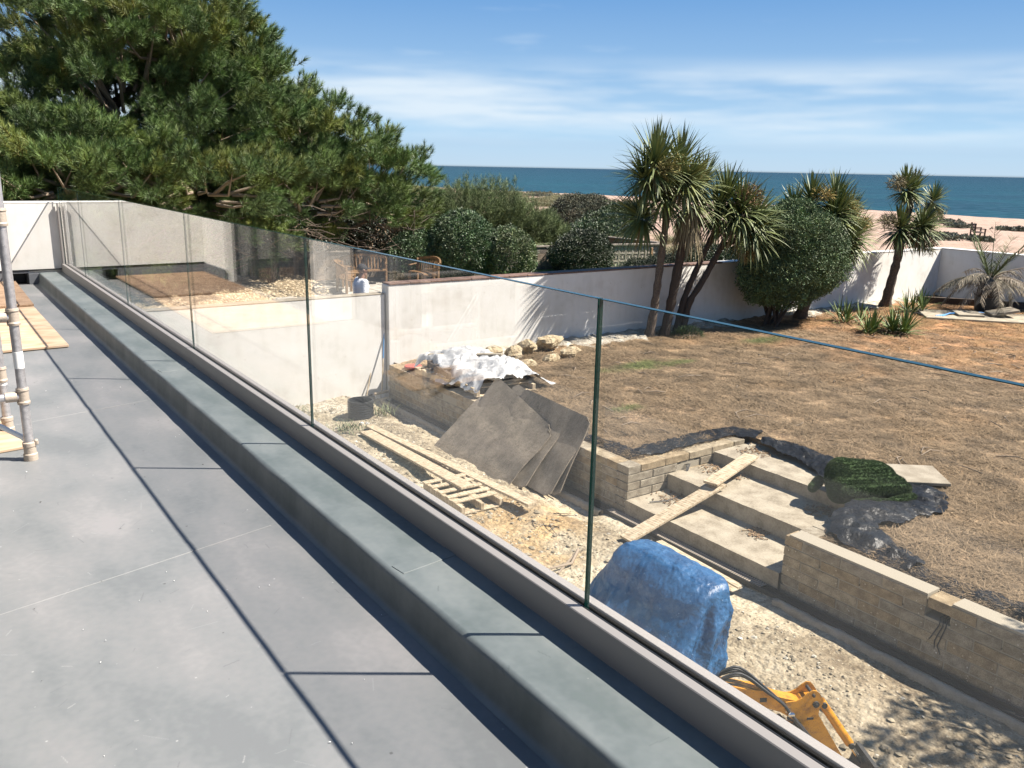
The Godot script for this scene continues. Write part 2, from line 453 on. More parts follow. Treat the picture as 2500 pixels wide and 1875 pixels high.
# ---------------------------------------------------------------- bodies: bones joined by a smooth minimum, meshed as surface nets
func nets(b: MB, bones: Array, cell: float, k: float) -> void:
	var lo := Vector3.ONE * 1e6
	var hi := -lo
	for q in bones:
		var r: float = maxf(q[2], q[3]) + k + cell * 3
		lo = lo.min((q[0] as Vector3) - Vector3.ONE * r).min((q[1] as Vector3) - Vector3.ONE * r)
		hi = hi.max((q[0] as Vector3) + Vector3.ONE * r).max((q[1] as Vector3) + Vector3.ONE * r)
	var d := Vector3i(((hi - lo) / cell).ceil()) + Vector3i.ONE
	var val := PackedFloat32Array()
	val.resize(d.x * d.y * d.z)
	val.fill(5.0)
	for q in bones:
		var a: Vector3 = q[0]
		var e: Vector3 = q[1]
		var ra: float = q[2]
		var rb: float = q[3]
		var r := maxf(ra, rb) + k + cell * 2
		var i0 := Vector3i(((a.min(e) - Vector3.ONE * r - lo) / cell).floor()).clamp(Vector3i.ZERO, d - Vector3i.ONE)
		var i1 := Vector3i(((a.max(e) + Vector3.ONE * r - lo) / cell).ceil()).clamp(Vector3i.ZERO, d - Vector3i.ONE)
		var ab := e - a
		var l2 := maxf(ab.length_squared(), 1e-9)
		for z in range(i0.z, i1.z + 1):
			for y in range(i0.y, i1.y + 1):
				var at := (z * d.y + y) * d.x
				for x in range(i0.x, i1.x + 1):
					var p := lo + Vector3(x, y, z) * cell
					var t := clampf((p - a).dot(ab) / l2, 0, 1)
					var s := (p - a - ab * t).length() - lerpf(ra, rb, t)
					var o := val[at + x]
					var h := maxf(k - absf(s - o), 0.0) / k
					val[at + x] = minf(s, o) - h * h * k * 0.25
	var at_cell := {}
	var P := PackedVector3Array()
	var N := PackedVector3Array()
	var sx := 1
	var sy := d.x
	var sz := d.x * d.y
	var corner := [0, sx, sy, sx + sy, sz, sx + sz, sy + sz, sx + sy + sz]
	var cp := [Vector3(0, 0, 0), Vector3(1, 0, 0), Vector3(0, 1, 0), Vector3(1, 1, 0), Vector3(0, 0, 1), Vector3(1, 0, 1), Vector3(0, 1, 1), Vector3(1, 1, 1)]
	var ed := [[0, 1], [2, 3], [4, 5], [6, 7], [0, 2], [1, 3], [4, 6], [5, 7], [0, 4], [1, 5], [2, 6], [3, 7]]
	for z in d.z - 1:
		for y in d.y - 1:
			for x in d.x - 1:
				var i := z * sz + y * sy + x
				if absf(val[i]) > cell * 2.5: continue
				var neg := 0
				for q in 8:
					if val[i + corner[q]] < 0: neg += 1
				if neg == 0 or neg == 8: continue
				var sum := Vector3.ZERO
				var cnt := 0
				for q in ed:
					var va := val[i + corner[q[0]]]
					var vb := val[i + corner[q[1]]]
					if (va < 0) != (vb < 0):
						sum += (cp[q[0]] as Vector3).lerp(cp[q[1]], va / (va - vb))
						cnt += 1
				at_cell[i] = P.size()
				P.append(lo + (Vector3(x, y, z) + sum / cnt) * cell)
				var g := Vector3(val[i + 1] - val[i] + val[i + 1 + sy + sz] - val[i + sy + sz], val[i + sy] - val[i] + val[i + sy + 1 + sz] - val[i + 1 + sz], val[i + sz] - val[i] + val[i + sz + 1 + sy] - val[i + 1 + sy])
				N.append(g.normalized())
	for i in at_cell:
		for q in [[sx, sy, sz], [sy, sz, sx], [sz, sx, sy]]:
			# the edge from corner 0 along q[0]; cells i, i-q1, i-q2, i-q1-q2 share it
			if (val[i] < 0) == (val[i + q[0]] < 0): continue
			if not (at_cell.has(i - q[1]) and at_cell.has(i - q[2]) and at_cell.has(i - q[1] - q[2])): continue
			var a: int = at_cell[i - q[1] - q[2]]
			var e: int = at_cell[i - q[2]]
			var f: int = at_cell[i]
			var g: int = at_cell[i - q[1]]
			if val[i] < 0:
				b.stri(P[a], P[e], P[f], N[a], N[e], N[f])
				b.stri(P[a], P[f], P[g], N[a], N[f], N[g])
			else:
				b.stri(P[a], P[f], P[e], N[a], N[f], N[e])
				b.stri(P[a], P[g], P[f], N[a], N[g], N[f])


# ---------------------------------------------------------------- plants
func rvec() -> Vector3:
	var p := Vector3(rng.randfn(), rng.randfn(), rng.randfn())
	return p.normalized()

func facing(dir: Vector3, roll: float, s: float, at: Vector3) -> Transform3D:
	var y := dir.normalized()
	var x := y.cross(Vector3.UP if absf(y.y) < 0.95 else Vector3.RIGHT).normalized()
	var z := x.cross(y)
	return Transform3D(Basis(x, y, z) * Basis(Vector3.UP, roll) * Basis.from_scale(Vector3.ONE * s), at)

# one strap leaf that droops
func strap(b: MB, at: Vector3, dir: Vector3, length: float, width: float, droop: float, c0: Color, c1: Color, segs := 5) -> void:
	var p := at
	var d := dir.normalized()
	var side := d.cross(Vector3.UP)
	if side.length() < 0.05: side = Vector3.RIGHT
	side = (side.normalized() + rvec() * 0.35).normalized()
	var step := length / segs
	var L := p - side * width * 0.3
	var R := p + side * width * 0.3
	var ca := c0
	for i in segs:
		var t := (i + 1.0) / segs
		d = (d + Vector3.DOWN * droop * step * (0.4 + t)).normalized()
		p += d * step
		var w := width * (1.0 - t * t) * 0.5 + 0.001
		var l2 := p - side * w
		var r2 := p + side * w
		var nn := side.cross(d).normalized()
		var cb := c0.lerp(c1, t)
		b.ctri(L, R, r2, nn, nn, nn, ca, ca, cb)
		if i < segs - 1:
			b.ctri(L, r2, l2, nn, nn, nn, ca, cb, cb)
		L = l2
		R = r2
		ca = cb

# a rosette of sword leaves round an axis
func rosette(b: MB, at: Vector3, axis: Vector3, count: int, length: float, width: float, spread: float, droop: float, green: Color, tip: Color) -> void:
	var x := axis.cross(Vector3.RIGHT if absf(axis.x) < 0.8 else Vector3.FORWARD).normalized()
	var y := axis.cross(x)
	for i in count:
		var t := (i + 0.5) / count
		var th := spread * pow(t, 0.75) + rng.randf_range(-0.12, 0.12)
		var ph := i * 2.39996 + rng.randf_range(-0.3, 0.3)
		var dir := axis * cos(th) + (x * cos(ph) + y * sin(ph)) * sin(th)
		var f := rng.randf_range(0.7, 1.3)
		var yel := rng.randf()
		var g := green.lerp(Color(green.r * 2.3, green.g * 1.75, green.b * 1.3), yel * yel) * f
		if th > 1.9 and rng.randf() < 0.55: g = Color(0.17, 0.125, 0.07) * f
		strap(b, at - axis * 0.22 * t + dir * 0.05, dir, length * rng.randf_range(0.75, 1.05) * (1.0 if th < 1.9 else 0.8), width * rng.randf_range(0.8, 1.15), droop * rng.randf_range(0.4, 1.2) * (0.25 + 0.75 * t), g, g.lerp(tip, 0.35))

# a loose cluster of fine flower twigs
func panicle(b: MB, at: Vector3, radii: Vector3, count: int, col: Color) -> void:
	for i in count:
		var d := rvec()
		var p := at + d * radii * rng.randf_range(0.1, 0.75)
		var e := p + (d + rvec() * 0.9 + Vector3.DOWN * 0.1).normalized() * rng.randf_range(0.08, 0.2)
		var s := rvec() * 0.011
		b.col = col * rng.randf_range(0.6, 1.35)
		b.tri(p - s, p + s, e)
		var m := p.lerp(e, 0.5)
		b.tri(m - s, m + s, m + rvec() * 0.07)
	b.col = Color.WHITE

# points over an uneven ellipsoid: [place, outward]
func shell(at: Vector3, radii: Vector3, count: int, inner: float, bump: float, freq: float) -> Array:
	var out := []
	for i in count:
		var d := rvec()
		var f := rng.randf_range(inner, 1.0)
		f = 1.0 - (1.0 - f) * rng.randf()
		var k := 1.0 + bump * nz.get_noise_3dv((at + d * radii) * freq)
		out.append([at + d * radii * f * k, (d / radii).normalized(), f])
	return out

func leaf_spray(count: int, length: float, width: float, reach: float, seed_: int) -> MB:
	var b := MB.new()
	rng.seed = seed_
	for i in count:
		var d := rvec()
		d.y = absf(d.y) * 0.8 + 0.1
		d = d.normalized()
		var p := d * reach * rng.randf_range(0.25, 1.0)
		var f := (d + rvec() * 0.7).normalized()
		var s := f.cross(rvec()).normalized()
		var nn := s.cross(f).normalized()
		b.col = Color.WHITE * rng.randf_range(0.7, 1.0)
		var q := p + f * length
		var m := p + f * length * 0.5
		var fold := nn * width * 0.2
		b.tri(p, m + s * width * 0.5 + fold, q)
		b.tri(p, q, m - s * width * 0.5 + fold)
	b.col = Color.WHITE
	return b

# shrub: crown of sprays over lobes [centre, radii], with stems
func shrub(called: String, label: String, cat: String, group: String, base: Vector3, lobes: Array, spray: Mesh, per_m2: float, green: Color, stems: int, size := 1.0, trim := 0.0, bump := 0.16) -> Node3D:
	var t := thing(called, label, cat, base, group)
	var xs := []
	var cs := []
	for l in lobes:
		var r: Vector3 = l[1]
		var area := 4.0 * PI * pow((pow(r.x * r.y, 1.6) + pow(r.x * r.z, 1.6) + pow(r.y * r.z, 1.6)) / 3.0, 1 / 1.6)
		for q in shell(l[0], r, int(area * per_m2), 0.55, bump, 1.3):
			var p: Vector3 = q[0]
			if p.y < base.y + 0.02: continue
			var o: Vector3 = (q[1] + rvec() * (0.9 - trim) + Vector3.UP * 0.35).normalized()
			xs.append(facing(o, rng.randf() * TAU, size * rng.randf_range(0.75, 1.25), p))
			var f := rng.randf_range(0.7, 1.3) * (0.8 + 0.5 * nz.get_noise_3dv(p * 2.2 + Vector3(50, 0, 0)))
			cs.append(Color(green.r * f * rng.randf_range(0.9, 1.25), green.g * f, green.b * f * rng.randf_range(0.8, 1.1)))
	var b := MB.new()
	for i in stems:
		var l: Array = lobes[i % lobes.size()]
		var top: Vector3 = l[0] + rvec() * (l[1] as Vector3) * 0.6
		if top.y < base.y + 0.3: top.y = base.y + 0.6
		var st := base + Vector3(rng.randf_range(-0.18, 0.18), -0.05, rng.randf_range(-0.18, 0.18))
		var mid := st.lerp(top, 0.45) + rvec() * 0.12
		b.tube([st, mid, top], [0.045, 0.03, 0.008], 6)
	part("stem", b, M.bark_dark, t)
	multi("crown", spray, xs, cs, t)
	return t

func trunk_tube(b: MB, pts: Array, r0: float, r1: float, sides := 10) -> void:
	var c := Curve3D.new()
	for i in pts.size():
		var a: Vector3 = pts[maxi(i - 1, 0)]
		var e: Vector3 = pts[mini(i + 1, pts.size() - 1)]
		c.add_point(pts[i], -(e - a) * 0.16, (e - a) * 0.16)
	var L := c.get_baked_length()
	var k := maxi(6, int(L / 0.12))
	var P := []
	var R := []
	for i in k + 1:
		var f := i / float(k)
		P.append(c.sample_baked(L * f, true))
		R.append(lerpf(r0, r1, f) * (1.0 + 0.10 * sin(i * 2.1) + rng.randf_range(-0.06, 0.06) + (0.45 * pow(1.0 - f, 10))))
	b.tube(P, R, sides)


# ---------------------------------------------------------------- ground shapes
func lawn_y(x: float, z: float) -> float:
	var y := -2.1 + 0.018 * nz.get_noise_2d(x * 1.1, z * 1.1) + 0.012 * nz.get_noise_2d(x * 4.0 + 90, z * 4.0)
	y += 0.07 * smoothstep(-13.7, -14.3, z) * (0.4 + nz.get_noise_2d(x * 2.5, 7.0))
	if x < 7.7: y -= 0.07 * (7.7 - x) / 0.28
	return y

func pit_y(x: float, z: float) -> float:
	var y := -2.73 + 0.035 * nz.get_noise_2d(x * 1.0, z * 1.0) + 0.016 * nz.get_noise_2d(x * 5.0, z * 5.0 + 40)
	var rim := 6.42 + 0.1 * nz.get_noise_2d(3.0, z * 2.3)
	y += 0.05 * smoothstep(0.5, 0.0, absf(x - rim + 0.18))
	y -= 0.045 * smoothstep(rim - 0.05, rim + 0.15, x)
	return y

func beach_crest(z: float) -> float:
	if z > -50: return 111.0 + minf((z + 50) * 0.01, 3)
	if z > -119: return lerpf(114.5, 111.0, (z + 119) / 69.0)
	if z > -152: return lerpf(102.0, 114.5, (z + 152) / 33.0)
	return maxf(102.0 + (z + 152) * 0.12, 80)

func beach_y(x: float, z: float) -> float:
	var cr := beach_crest(z)
	var y := -2.1 - maxf(x - 27, 0) * 0.0142 + 0.10 * nz.get_noise_2d(x * 0.16, z * 0.16) * clampf((x - 27) / 8.0, 0, 1) + 0.03 * nz.get_noise_2d(x * 0.7, z * 0.7)
	if x > cr: y -= (x - cr) * 0.16
	return y


func make_sky() -> void:
	var H := 1536
	var Wd := 3072
	var im := Image.create(Wd, H, false, Image.FORMAT_RGBF)
	var f := FastNoiseLite.new()
	f.seed = 3
	f.noise_type = FastNoiseLite.TYPE_SIMPLEX_SMOOTH
	f.frequency = 1.0
	f.fractal_octaves = 5
	var zen := Color(0.045, 0.14, 0.37)
	var mid := Color(0.135, 0.315, 0.62)
	var low := Color(0.40, 0.60, 0.79)
	var hor := Color(0.47, 0.61, 0.74)
	for j in H:
		var el := 90.0 - (j + 0.5) / H * 180.0
		var base: Color
		if el > 30: base = mid.lerp(zen, clampf((el - 30) / 60.0, 0, 1) * 0.55 + 0.45)
		elif el > 11: base = mid.lerp(zen, (el - 11) / 19.0 * 0.45)
		elif el > 2.5: base = low.lerp(mid, pow((el - 2.5) / 8.5, 0.85))
		elif el > 0: base = hor.lerp(low, el / 2.5)
		else: base = hor.lerp(Color(0.16, 0.17, 0.17), clampf(-el / 6.0, 0, 1))
		if el > 16.0 or el < -0.5:
			im.fill_rect(Rect2i(0, j, Wd, 1), base)
			continue
		for i in Wd:
			var az := (i + 0.5) / Wd * TAU
			var u := Vector3(cos(az), 0, sin(az))
			# long low streaks of thin cloud
			var a := f.get_noise_3d(u.x * 2.2, el * 0.42, u.z * 2.2) + 0.35 * f.get_noise_3d(u.x * 9.0, el * 1.6 + 20, u.z * 9.0)
			var band := smoothstep(1.0, 3.0, el) * smoothstep(7.2, 4.8, el)
			var cl := clampf((a + 0.46) * 1.2, 0, 1) * band * 0.9
			var b := f.get_noise_3d(u.x * 5.0 + 30, el * 0.9, u.z * 5.0)
			cl = maxf(cl, smoothstep(0.30, 0.75, b) * 0.16 * smoothstep(1.5, 6.0, el) * smoothstep(16.0, 9.0, el))
			var lowband := smoothstep(0.35, 0.2, absf(el - 1.4 - 0.3 * f.get_noise_2d(az * 3.0, 5.0))) * 0.18
			var c := base.lerp(Color(0.66, 0.755, 0.84), cl)
			c = c.lerp(Color(0.40, 0.54, 0.70), lowband)
			im.set_pixel(i, j, c)
	var p := PanoramaSkyMaterial.new()
	p.panorama = ImageTexture.create_from_image(im)
	var sky := Sky.new()
	sky.sky_material = p
	var env := Environment.new()
	env.background_mode = Environment.BG_SKY
	env.sky = sky
	env.background_energy_multiplier = 0.40
	env.tonemap_mode = Environment.TONE_MAPPER_LINEAR
	env.tonemap_exposure = 2.95
	env.sdfgi_enabled = true
	env.ssao_enabled = true
	env.ssil_enabled = true
	var we := WorldEnvironment.new()
	we.name = "world_environment"
	we.environment = env
	add_child(we)


func _ready() -> void:
	# camera: on the terrace, 1.62 m above the deck
	var cam := Camera3D.new()
	cam.name = "camera"
	var yaw := deg_to_rad(35.229)
	var pitch := deg_to_rad(14.389)
	var roll := deg_to_rad(1.152)
	var fw := Vector3(sin(yaw) * cos(pitch), -sin(pitch), -cos(yaw) * cos(pitch))
	var rt := Vector3(cos(yaw), 0, sin(yaw))
	var up := rt.cross(fw)
	cam.fov = rad_to_deg(2.0 * atan(384.0 / 845.0))
	cam.near = 0.05
	cam.far = 40000.0
	cam.transform = Transform3D(Basis(rt * cos(roll) + up * sin(roll), up * cos(roll) - rt * sin(roll), -fw), Vector3(0, 1.62, 0))
	add_child(cam)
	cam.current = true
	make_sky()
	var sun := DirectionalLight3D.new()
	sun.name = "sun"
	sun.light_energy = 1.6
	sun.light_color = Color(1.0, 0.965, 0.915)
	sun.light_angular_distance = 0.55
	sun.shadow_enabled = true
	sun.basis = Basis.looking_at(Vector3(-0.82, -1.25, -0.55).normalized())
	add_child(sun)

	rng.seed = 7
	nz.seed = 4
	nz.frequency = 1.0
	nz.fractal_octaves = 3
	make_materials()
	build_ground()
	build_terrace()
	build_walls()
	build_steps()
	build_fences()
	build_trees()
	build_shrubs()
	build_beach()
	build_neighbour()
	build_pit_things()
	build_lawn_things()
	build_digger()
	build_scaffold()
	build_person()


# ---------------------------------------------------------------- setting
func grid(b: MB, x0: float, x1: float, z0: float, z1: float, step: float, yf: Callable, cf: Callable) -> void:
	var ni := maxi(1, int(ceil((z1 - z0) / step)))
	var nj := maxi(1, int(ceil((x1 - x0) / step)))
	var pts := []
	var cols := []
	for i in ni + 1:
		var z := lerpf(z0, z1, i / float(ni))
		var row := PackedVector3Array()
		var cr := PackedColorArray()
		for j in nj + 1:
			var x := lerpf(x0, x1, j / float(nj))
			row.append(Vector3(x, yf.call(x, z), z))
			cr.append(cf.call(x, z))
		pts.append(row)
		cols.append(cr)
	b.sheet(pts, cols)

func lawn_color(x: float, z: float) -> Color:
	var a := nz.get_noise_2d(x * 0.35 + 11, z * 0.35)
	var d := nz.get_noise_2d(x * 1.3, z * 1.3 + 70)
	var c := Color(1.0, 1.0, 1.0).lerp(Color(1.55, 1.12, 0.80), smoothstep(14.0, 21.0, x + a * 5.0) * 0.9)
	c = c.lerp(Color(0.52, 0.52, 0.52), smoothstep(0.05, 0.45, d + 0.4 * a) * 0.75)
	c = c.lerp(Color(1.2, 1.15, 1.05), smoothstep(0.1, 0.5, a) * 0.5)
	for p in [[11.3, -11.75, 0.75], [12.1, -11.55, 0.5], [15.6, -12.2, 0.7], [9.0, -9.6, 0.35]]:
		var r: float = Vector2((x - p[0]) * 0.7, (z - p[1]) * 1.8).length() / p[2] + 0.5 * d
		c = c.lerp(Color(0.42, 0.85, 0.32), smoothstep(1.0, 0.3, r) * 0.8)
	# pale lime and sand spilt along the foot of the white wall
	var e := z + 13.8 - 0.5 * nz.get_noise_2d(x * 0.9, 3.0)
	c = Color(c.r * 0.44, c.g * 0.44, c.b * 0.44)
	c = c.lerp(Color(0.62, 0.62, 0.62), smoothstep(0.35, -0.15, e) * (0.75 + 0.25 * d) if x < 23.0 else 0.0)
	return c

func pit_color(x: float, z: float) -> Color:
	var a := nz.get_noise_2d(x * 0.7 + 31, z * 0.7)
	var d := nz.get_noise_2d(x * 2.2, z * 2.2 + 70)
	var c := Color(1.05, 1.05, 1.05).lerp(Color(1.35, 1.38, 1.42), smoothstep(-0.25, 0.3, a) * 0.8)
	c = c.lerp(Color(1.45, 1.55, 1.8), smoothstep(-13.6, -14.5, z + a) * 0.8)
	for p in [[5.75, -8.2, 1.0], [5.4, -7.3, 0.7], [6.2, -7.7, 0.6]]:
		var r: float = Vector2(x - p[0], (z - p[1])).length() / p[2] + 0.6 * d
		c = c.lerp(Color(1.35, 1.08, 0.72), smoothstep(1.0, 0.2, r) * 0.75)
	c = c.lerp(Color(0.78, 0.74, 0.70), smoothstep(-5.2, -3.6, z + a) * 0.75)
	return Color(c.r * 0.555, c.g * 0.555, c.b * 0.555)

func build_ground() -> void:
	var b := MB.new()
	b.quad(Vector3(-400, -3.5, -500), Vector3(-400, -3.5, 400), Vector3(70, -3.5, 400), Vector3(70, -3.5, -500))
	b.col = Color.WHITE
	solo("ground", b, M.mortar, "", "", "", "structure")
	b = MB.new()
	for i in 6:
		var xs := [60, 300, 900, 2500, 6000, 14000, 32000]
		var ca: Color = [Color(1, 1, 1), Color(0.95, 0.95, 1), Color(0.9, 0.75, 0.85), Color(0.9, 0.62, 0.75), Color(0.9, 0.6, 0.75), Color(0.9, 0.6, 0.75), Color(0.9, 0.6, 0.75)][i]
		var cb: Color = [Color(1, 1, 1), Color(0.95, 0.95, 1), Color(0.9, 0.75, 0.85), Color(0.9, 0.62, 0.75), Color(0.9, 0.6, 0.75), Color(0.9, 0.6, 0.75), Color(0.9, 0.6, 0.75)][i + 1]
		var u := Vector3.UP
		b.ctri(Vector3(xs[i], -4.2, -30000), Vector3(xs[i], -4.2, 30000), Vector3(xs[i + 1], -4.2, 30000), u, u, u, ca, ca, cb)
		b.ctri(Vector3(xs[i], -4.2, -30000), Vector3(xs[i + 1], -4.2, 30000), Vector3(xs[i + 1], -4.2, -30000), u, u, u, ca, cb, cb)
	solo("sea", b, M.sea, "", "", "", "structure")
	b = MB.new()
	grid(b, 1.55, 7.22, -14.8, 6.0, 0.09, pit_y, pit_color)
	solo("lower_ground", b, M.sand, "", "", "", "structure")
	b = MB.new()
	grid(b, 7.38, 26.5, -14.5, -7.74, 0.12, lawn_y, lawn_color)
	grid(b, 9.6, 26.5, -7.74, -4.9, 0.12, lawn_y, lawn_color)
	grid(b, 7.38, 26.5, -4.9, 9.0, 0.12, lawn_y, lawn_color)
	for s in [[7.38, -14.5, -7.74], [7.38, -4.9, 9.0], [9.6, -7.74, -4.9]]:
		b.col = Color(0.26, 0.26, 0.26)
		b.quad(Vector3(s[0], -2.9, s[1]), Vector3(s[0], -2.9, s[2]), Vector3(s[0], -2.11, s[2]), Vector3(s[0], -2.11, s[1]))
	solo("lawn", b, M.straw, "", "", "", "structure")
	b = MB.new()
	var white := func(_x, _z): return Color.WHITE
	var bc := func(x, z):
		var a := nz.get_noise_2d(x * 0.12, z * 0.12)
		var k := smoothstep(0.0, 0.5, a + 0.25 * nz.get_noise_2d(x * 0.8, z * 0.8)) * smoothstep(80.0, 45.0, x) * 0.55
		return Color(1, 1, 1).lerp(Color(0.62, 0.66, 0.55), k)
	for r in [[24.3, -80.0, -14.7], [26.6, -14.7, 60.0]]:
		grid(b, r[0], 140, r[1], r[2], 1.1, beach_y, bc)
	grid(b, 24.3, 140, -420, -80, 3.0, beach_y, bc)
	grid(b, 26.6, 140, 60, 300, 6.0, beach_y, bc)
	solo("beach", b, M.shingle, "", "", "", "structure")
	b = MB.new()
	var ny := func(x, z): return -2.12 + 0.03 * nz.get_noise_2d(x, z)
	var dull := func(_x, _z): return Color(0.4, 0.4, 0.4)
	grid(b, -40, 24.5, -45, -14.7, 0.8, ny, dull)
	grid(b, -80, 24.5, -420, -45, 12.0, ny, dull)
	solo("neighbouring_garden", b, M.straw, "", "", "", "structure")
	b = MB.new()
	var gy := func(x, z): return -2.075 + 0.02 * nz.get_noise_2d(x * 2, z * 2)
	grid(b, 14.1, 24.2, -25.6, -14.9, 0.4, gy, white)
	solo("green_lawn", b, M.green_lawn, "", "", "", "structure")
	b = MB.new()
	var sy := func(x, z):
		var w := 0.62 + 0.42 * nz.get_noise_2d(x * 0.8, 3.0) + 0.4 * nz.get_noise_2d(x * 2.6, z * 2.6) + 0.25 * nz.get_noise_2d(x * 7.0, z * 7.0 + 9)
		w *= smoothstep(7.4, 9.4, x) * (1.0 - 0.75 * smoothstep(16.0, 17.2, x) * (1.0 - smoothstep(18.6, 19.4, x)))
		return lawn_y(x, z) + 0.05 * clampf((w - (z + 14.46)) * 4.0, -0.6, 1.0) + 0.012 * nz.get_noise_2d(x * 7, z * 7) - 0.005
	grid(b, 7.45, 25.5, -14.5, -13.2, 0.07, sy, func(x, z): return Color.WHITE * (0.8 + 0.25 * nz.get_noise_2d(x * 3, z * 3)))
	solo("lime_spill", b, M.chalk, "", "", "", "structure")
	# dry straw lying on the lawn, and stones on the lower ground: nobody could count them
	b = MB.new()
	rng.seed = 17
	for i in 9:
		var an := rng.randf() * TAU
		var d := Vector3(cos(an), rng.randf_range(0.02, 0.5), sin(an))
		var o := Vector3(rng.randf_range(-0.06, 0.06), 0.0, rng.randf_range(-0.06, 0.06))
		b.col = Color.WHITE * rng.randf_range(0.35, 1.6)
		var s := Vector3(-sin(an), 0, cos(an)) * 0.006
		var L := rng.randf_range(0.08, 0.24)
		b.tri(o - s, o + s, o + d * L)
	var sm := b.mesh(M.dry_blade)
	var xs := []
	var cs := []
	while xs.size() < 60000:
		var x := 7.5 + 18.5 * pow(rng.randf(), 1.4)
		var z := rng.randf_range(-14.0, 0.5)
		if x < 9.65 and z > -7.75 and z < -4.85: continue
		if z > -0.44 * x + 2.0: continue
		if z < -13.7 and rng.randf() < 0.8: continue
		if nz.get_noise_2d(x * 1.2, z * 1.2 + 20) < rng.randf_range(-0.6, 0.5): continue
		xs.append(Transform3D(Basis(Vector3.UP, rng.randf() * TAU).scaled(Vector3.ONE * rng.randf_range(0.4, 0.95)), Vector3(x, lawn_y(x, z), z)))
		var lc := lawn_color(x, z)
		var f := rng.randf_range(0.6, 1.25)
		if z < -13.75: f *= 0.8
		lc = Color(minf(lc.r / 0.44, 1.3), minf(lc.g / 0.44, 1.2), minf(lc.b / 0.44, 1.1))
		cs.append(Color(0.27 * lc.r * f, 0.192 * lc.g * f, 0.112 * lc.b * f))
	multi("dry_grass", sm, xs, cs, self)
	b = MB.new()
	for i in 6:
		var a := i * TAU / 6
		var a2 := (i + 1) * TAU / 6
		var p := Vector3(cos(a) * (0.8 + 0.3 * sin(i * 5.0)), 0.05, sin(a))
		var q := Vector3(cos(a2) * (0.8 + 0.3 * sin((i + 1) % 6 * 5.0)), 0.05, sin(a2))
		b.tri(p, Vector3(0.1, 0.75, -0.1), q)
		b.tri(p, q, Vector3(0, -0.6, 0))
	var pm := b.mesh(M.pebble)
	xs = []
	cs = []
	while xs.size() < 9000:
		var x := rng.randf_range(3.2, 6.75)
		var z := rng.randf_range(-14.6, -1.2)
		var k := nz.get_noise_2d(x * 1.5, z * 1.5 + 8)
		if k < rng.randf_range(-0.5, 0.45): continue
		var s := 0.008 + 0.03 * pow(rng.randf(), 5) + 0.007 * rng.randf()
		if x > 6.2: s *= 0.7
		xs.append(Transform3D(Basis.from_euler(Vector3(rng.randf_range(-0.4, 0.4), rng.randf() * TAU, rng.randf_range(-0.4, 0.4))).scaled(Vector3(s, s * 0.7, s * 1.15)), Vector3(x, pit_y(x, z) + s * 0.15, z)))
		var f := rng.randf_range(0.5, 1.15)
		cs.append(Color(0.31 * f, 0.26 * f, 0.18 * f) if rng.randf() < 0.85 else Color(0.42 * f, 0.39 * f, 0.32 * f))
	multi("loose_stones", pm, xs, cs, self)
	# twigs and dead sword leaves fallen on the lawn
	b = MB.new()
	for i in 150:
		var x := rng.randf_range(7.8, 22.0)
		var z := rng.randf_range(-13.6, -3.0)
		if x < 9.9 and z > -8.2: continue
		var an := rng.randf() * TAU
		var L := rng.randf_range(0.12, 0.5)
		var d := Vector3(cos(an), 0, sin(an)) * L
		var p := Vector3(x, lawn_y(x, z) + 0.015, z)
		b.col = Color(1, 1, 1) * rng.randf_range(0.35, 1.5)
		b.tube([p, p + d * 0.5 + Vector3(d.z, 0, -d.x) * 0.15 + Vector3.UP * 0.03, p + d], [0.008, 0.009, 0.003], 4, false)
	b.col = Color.WHITE
	solo("fallen_twigs", b, M.twig, "", "", "", "stuff")


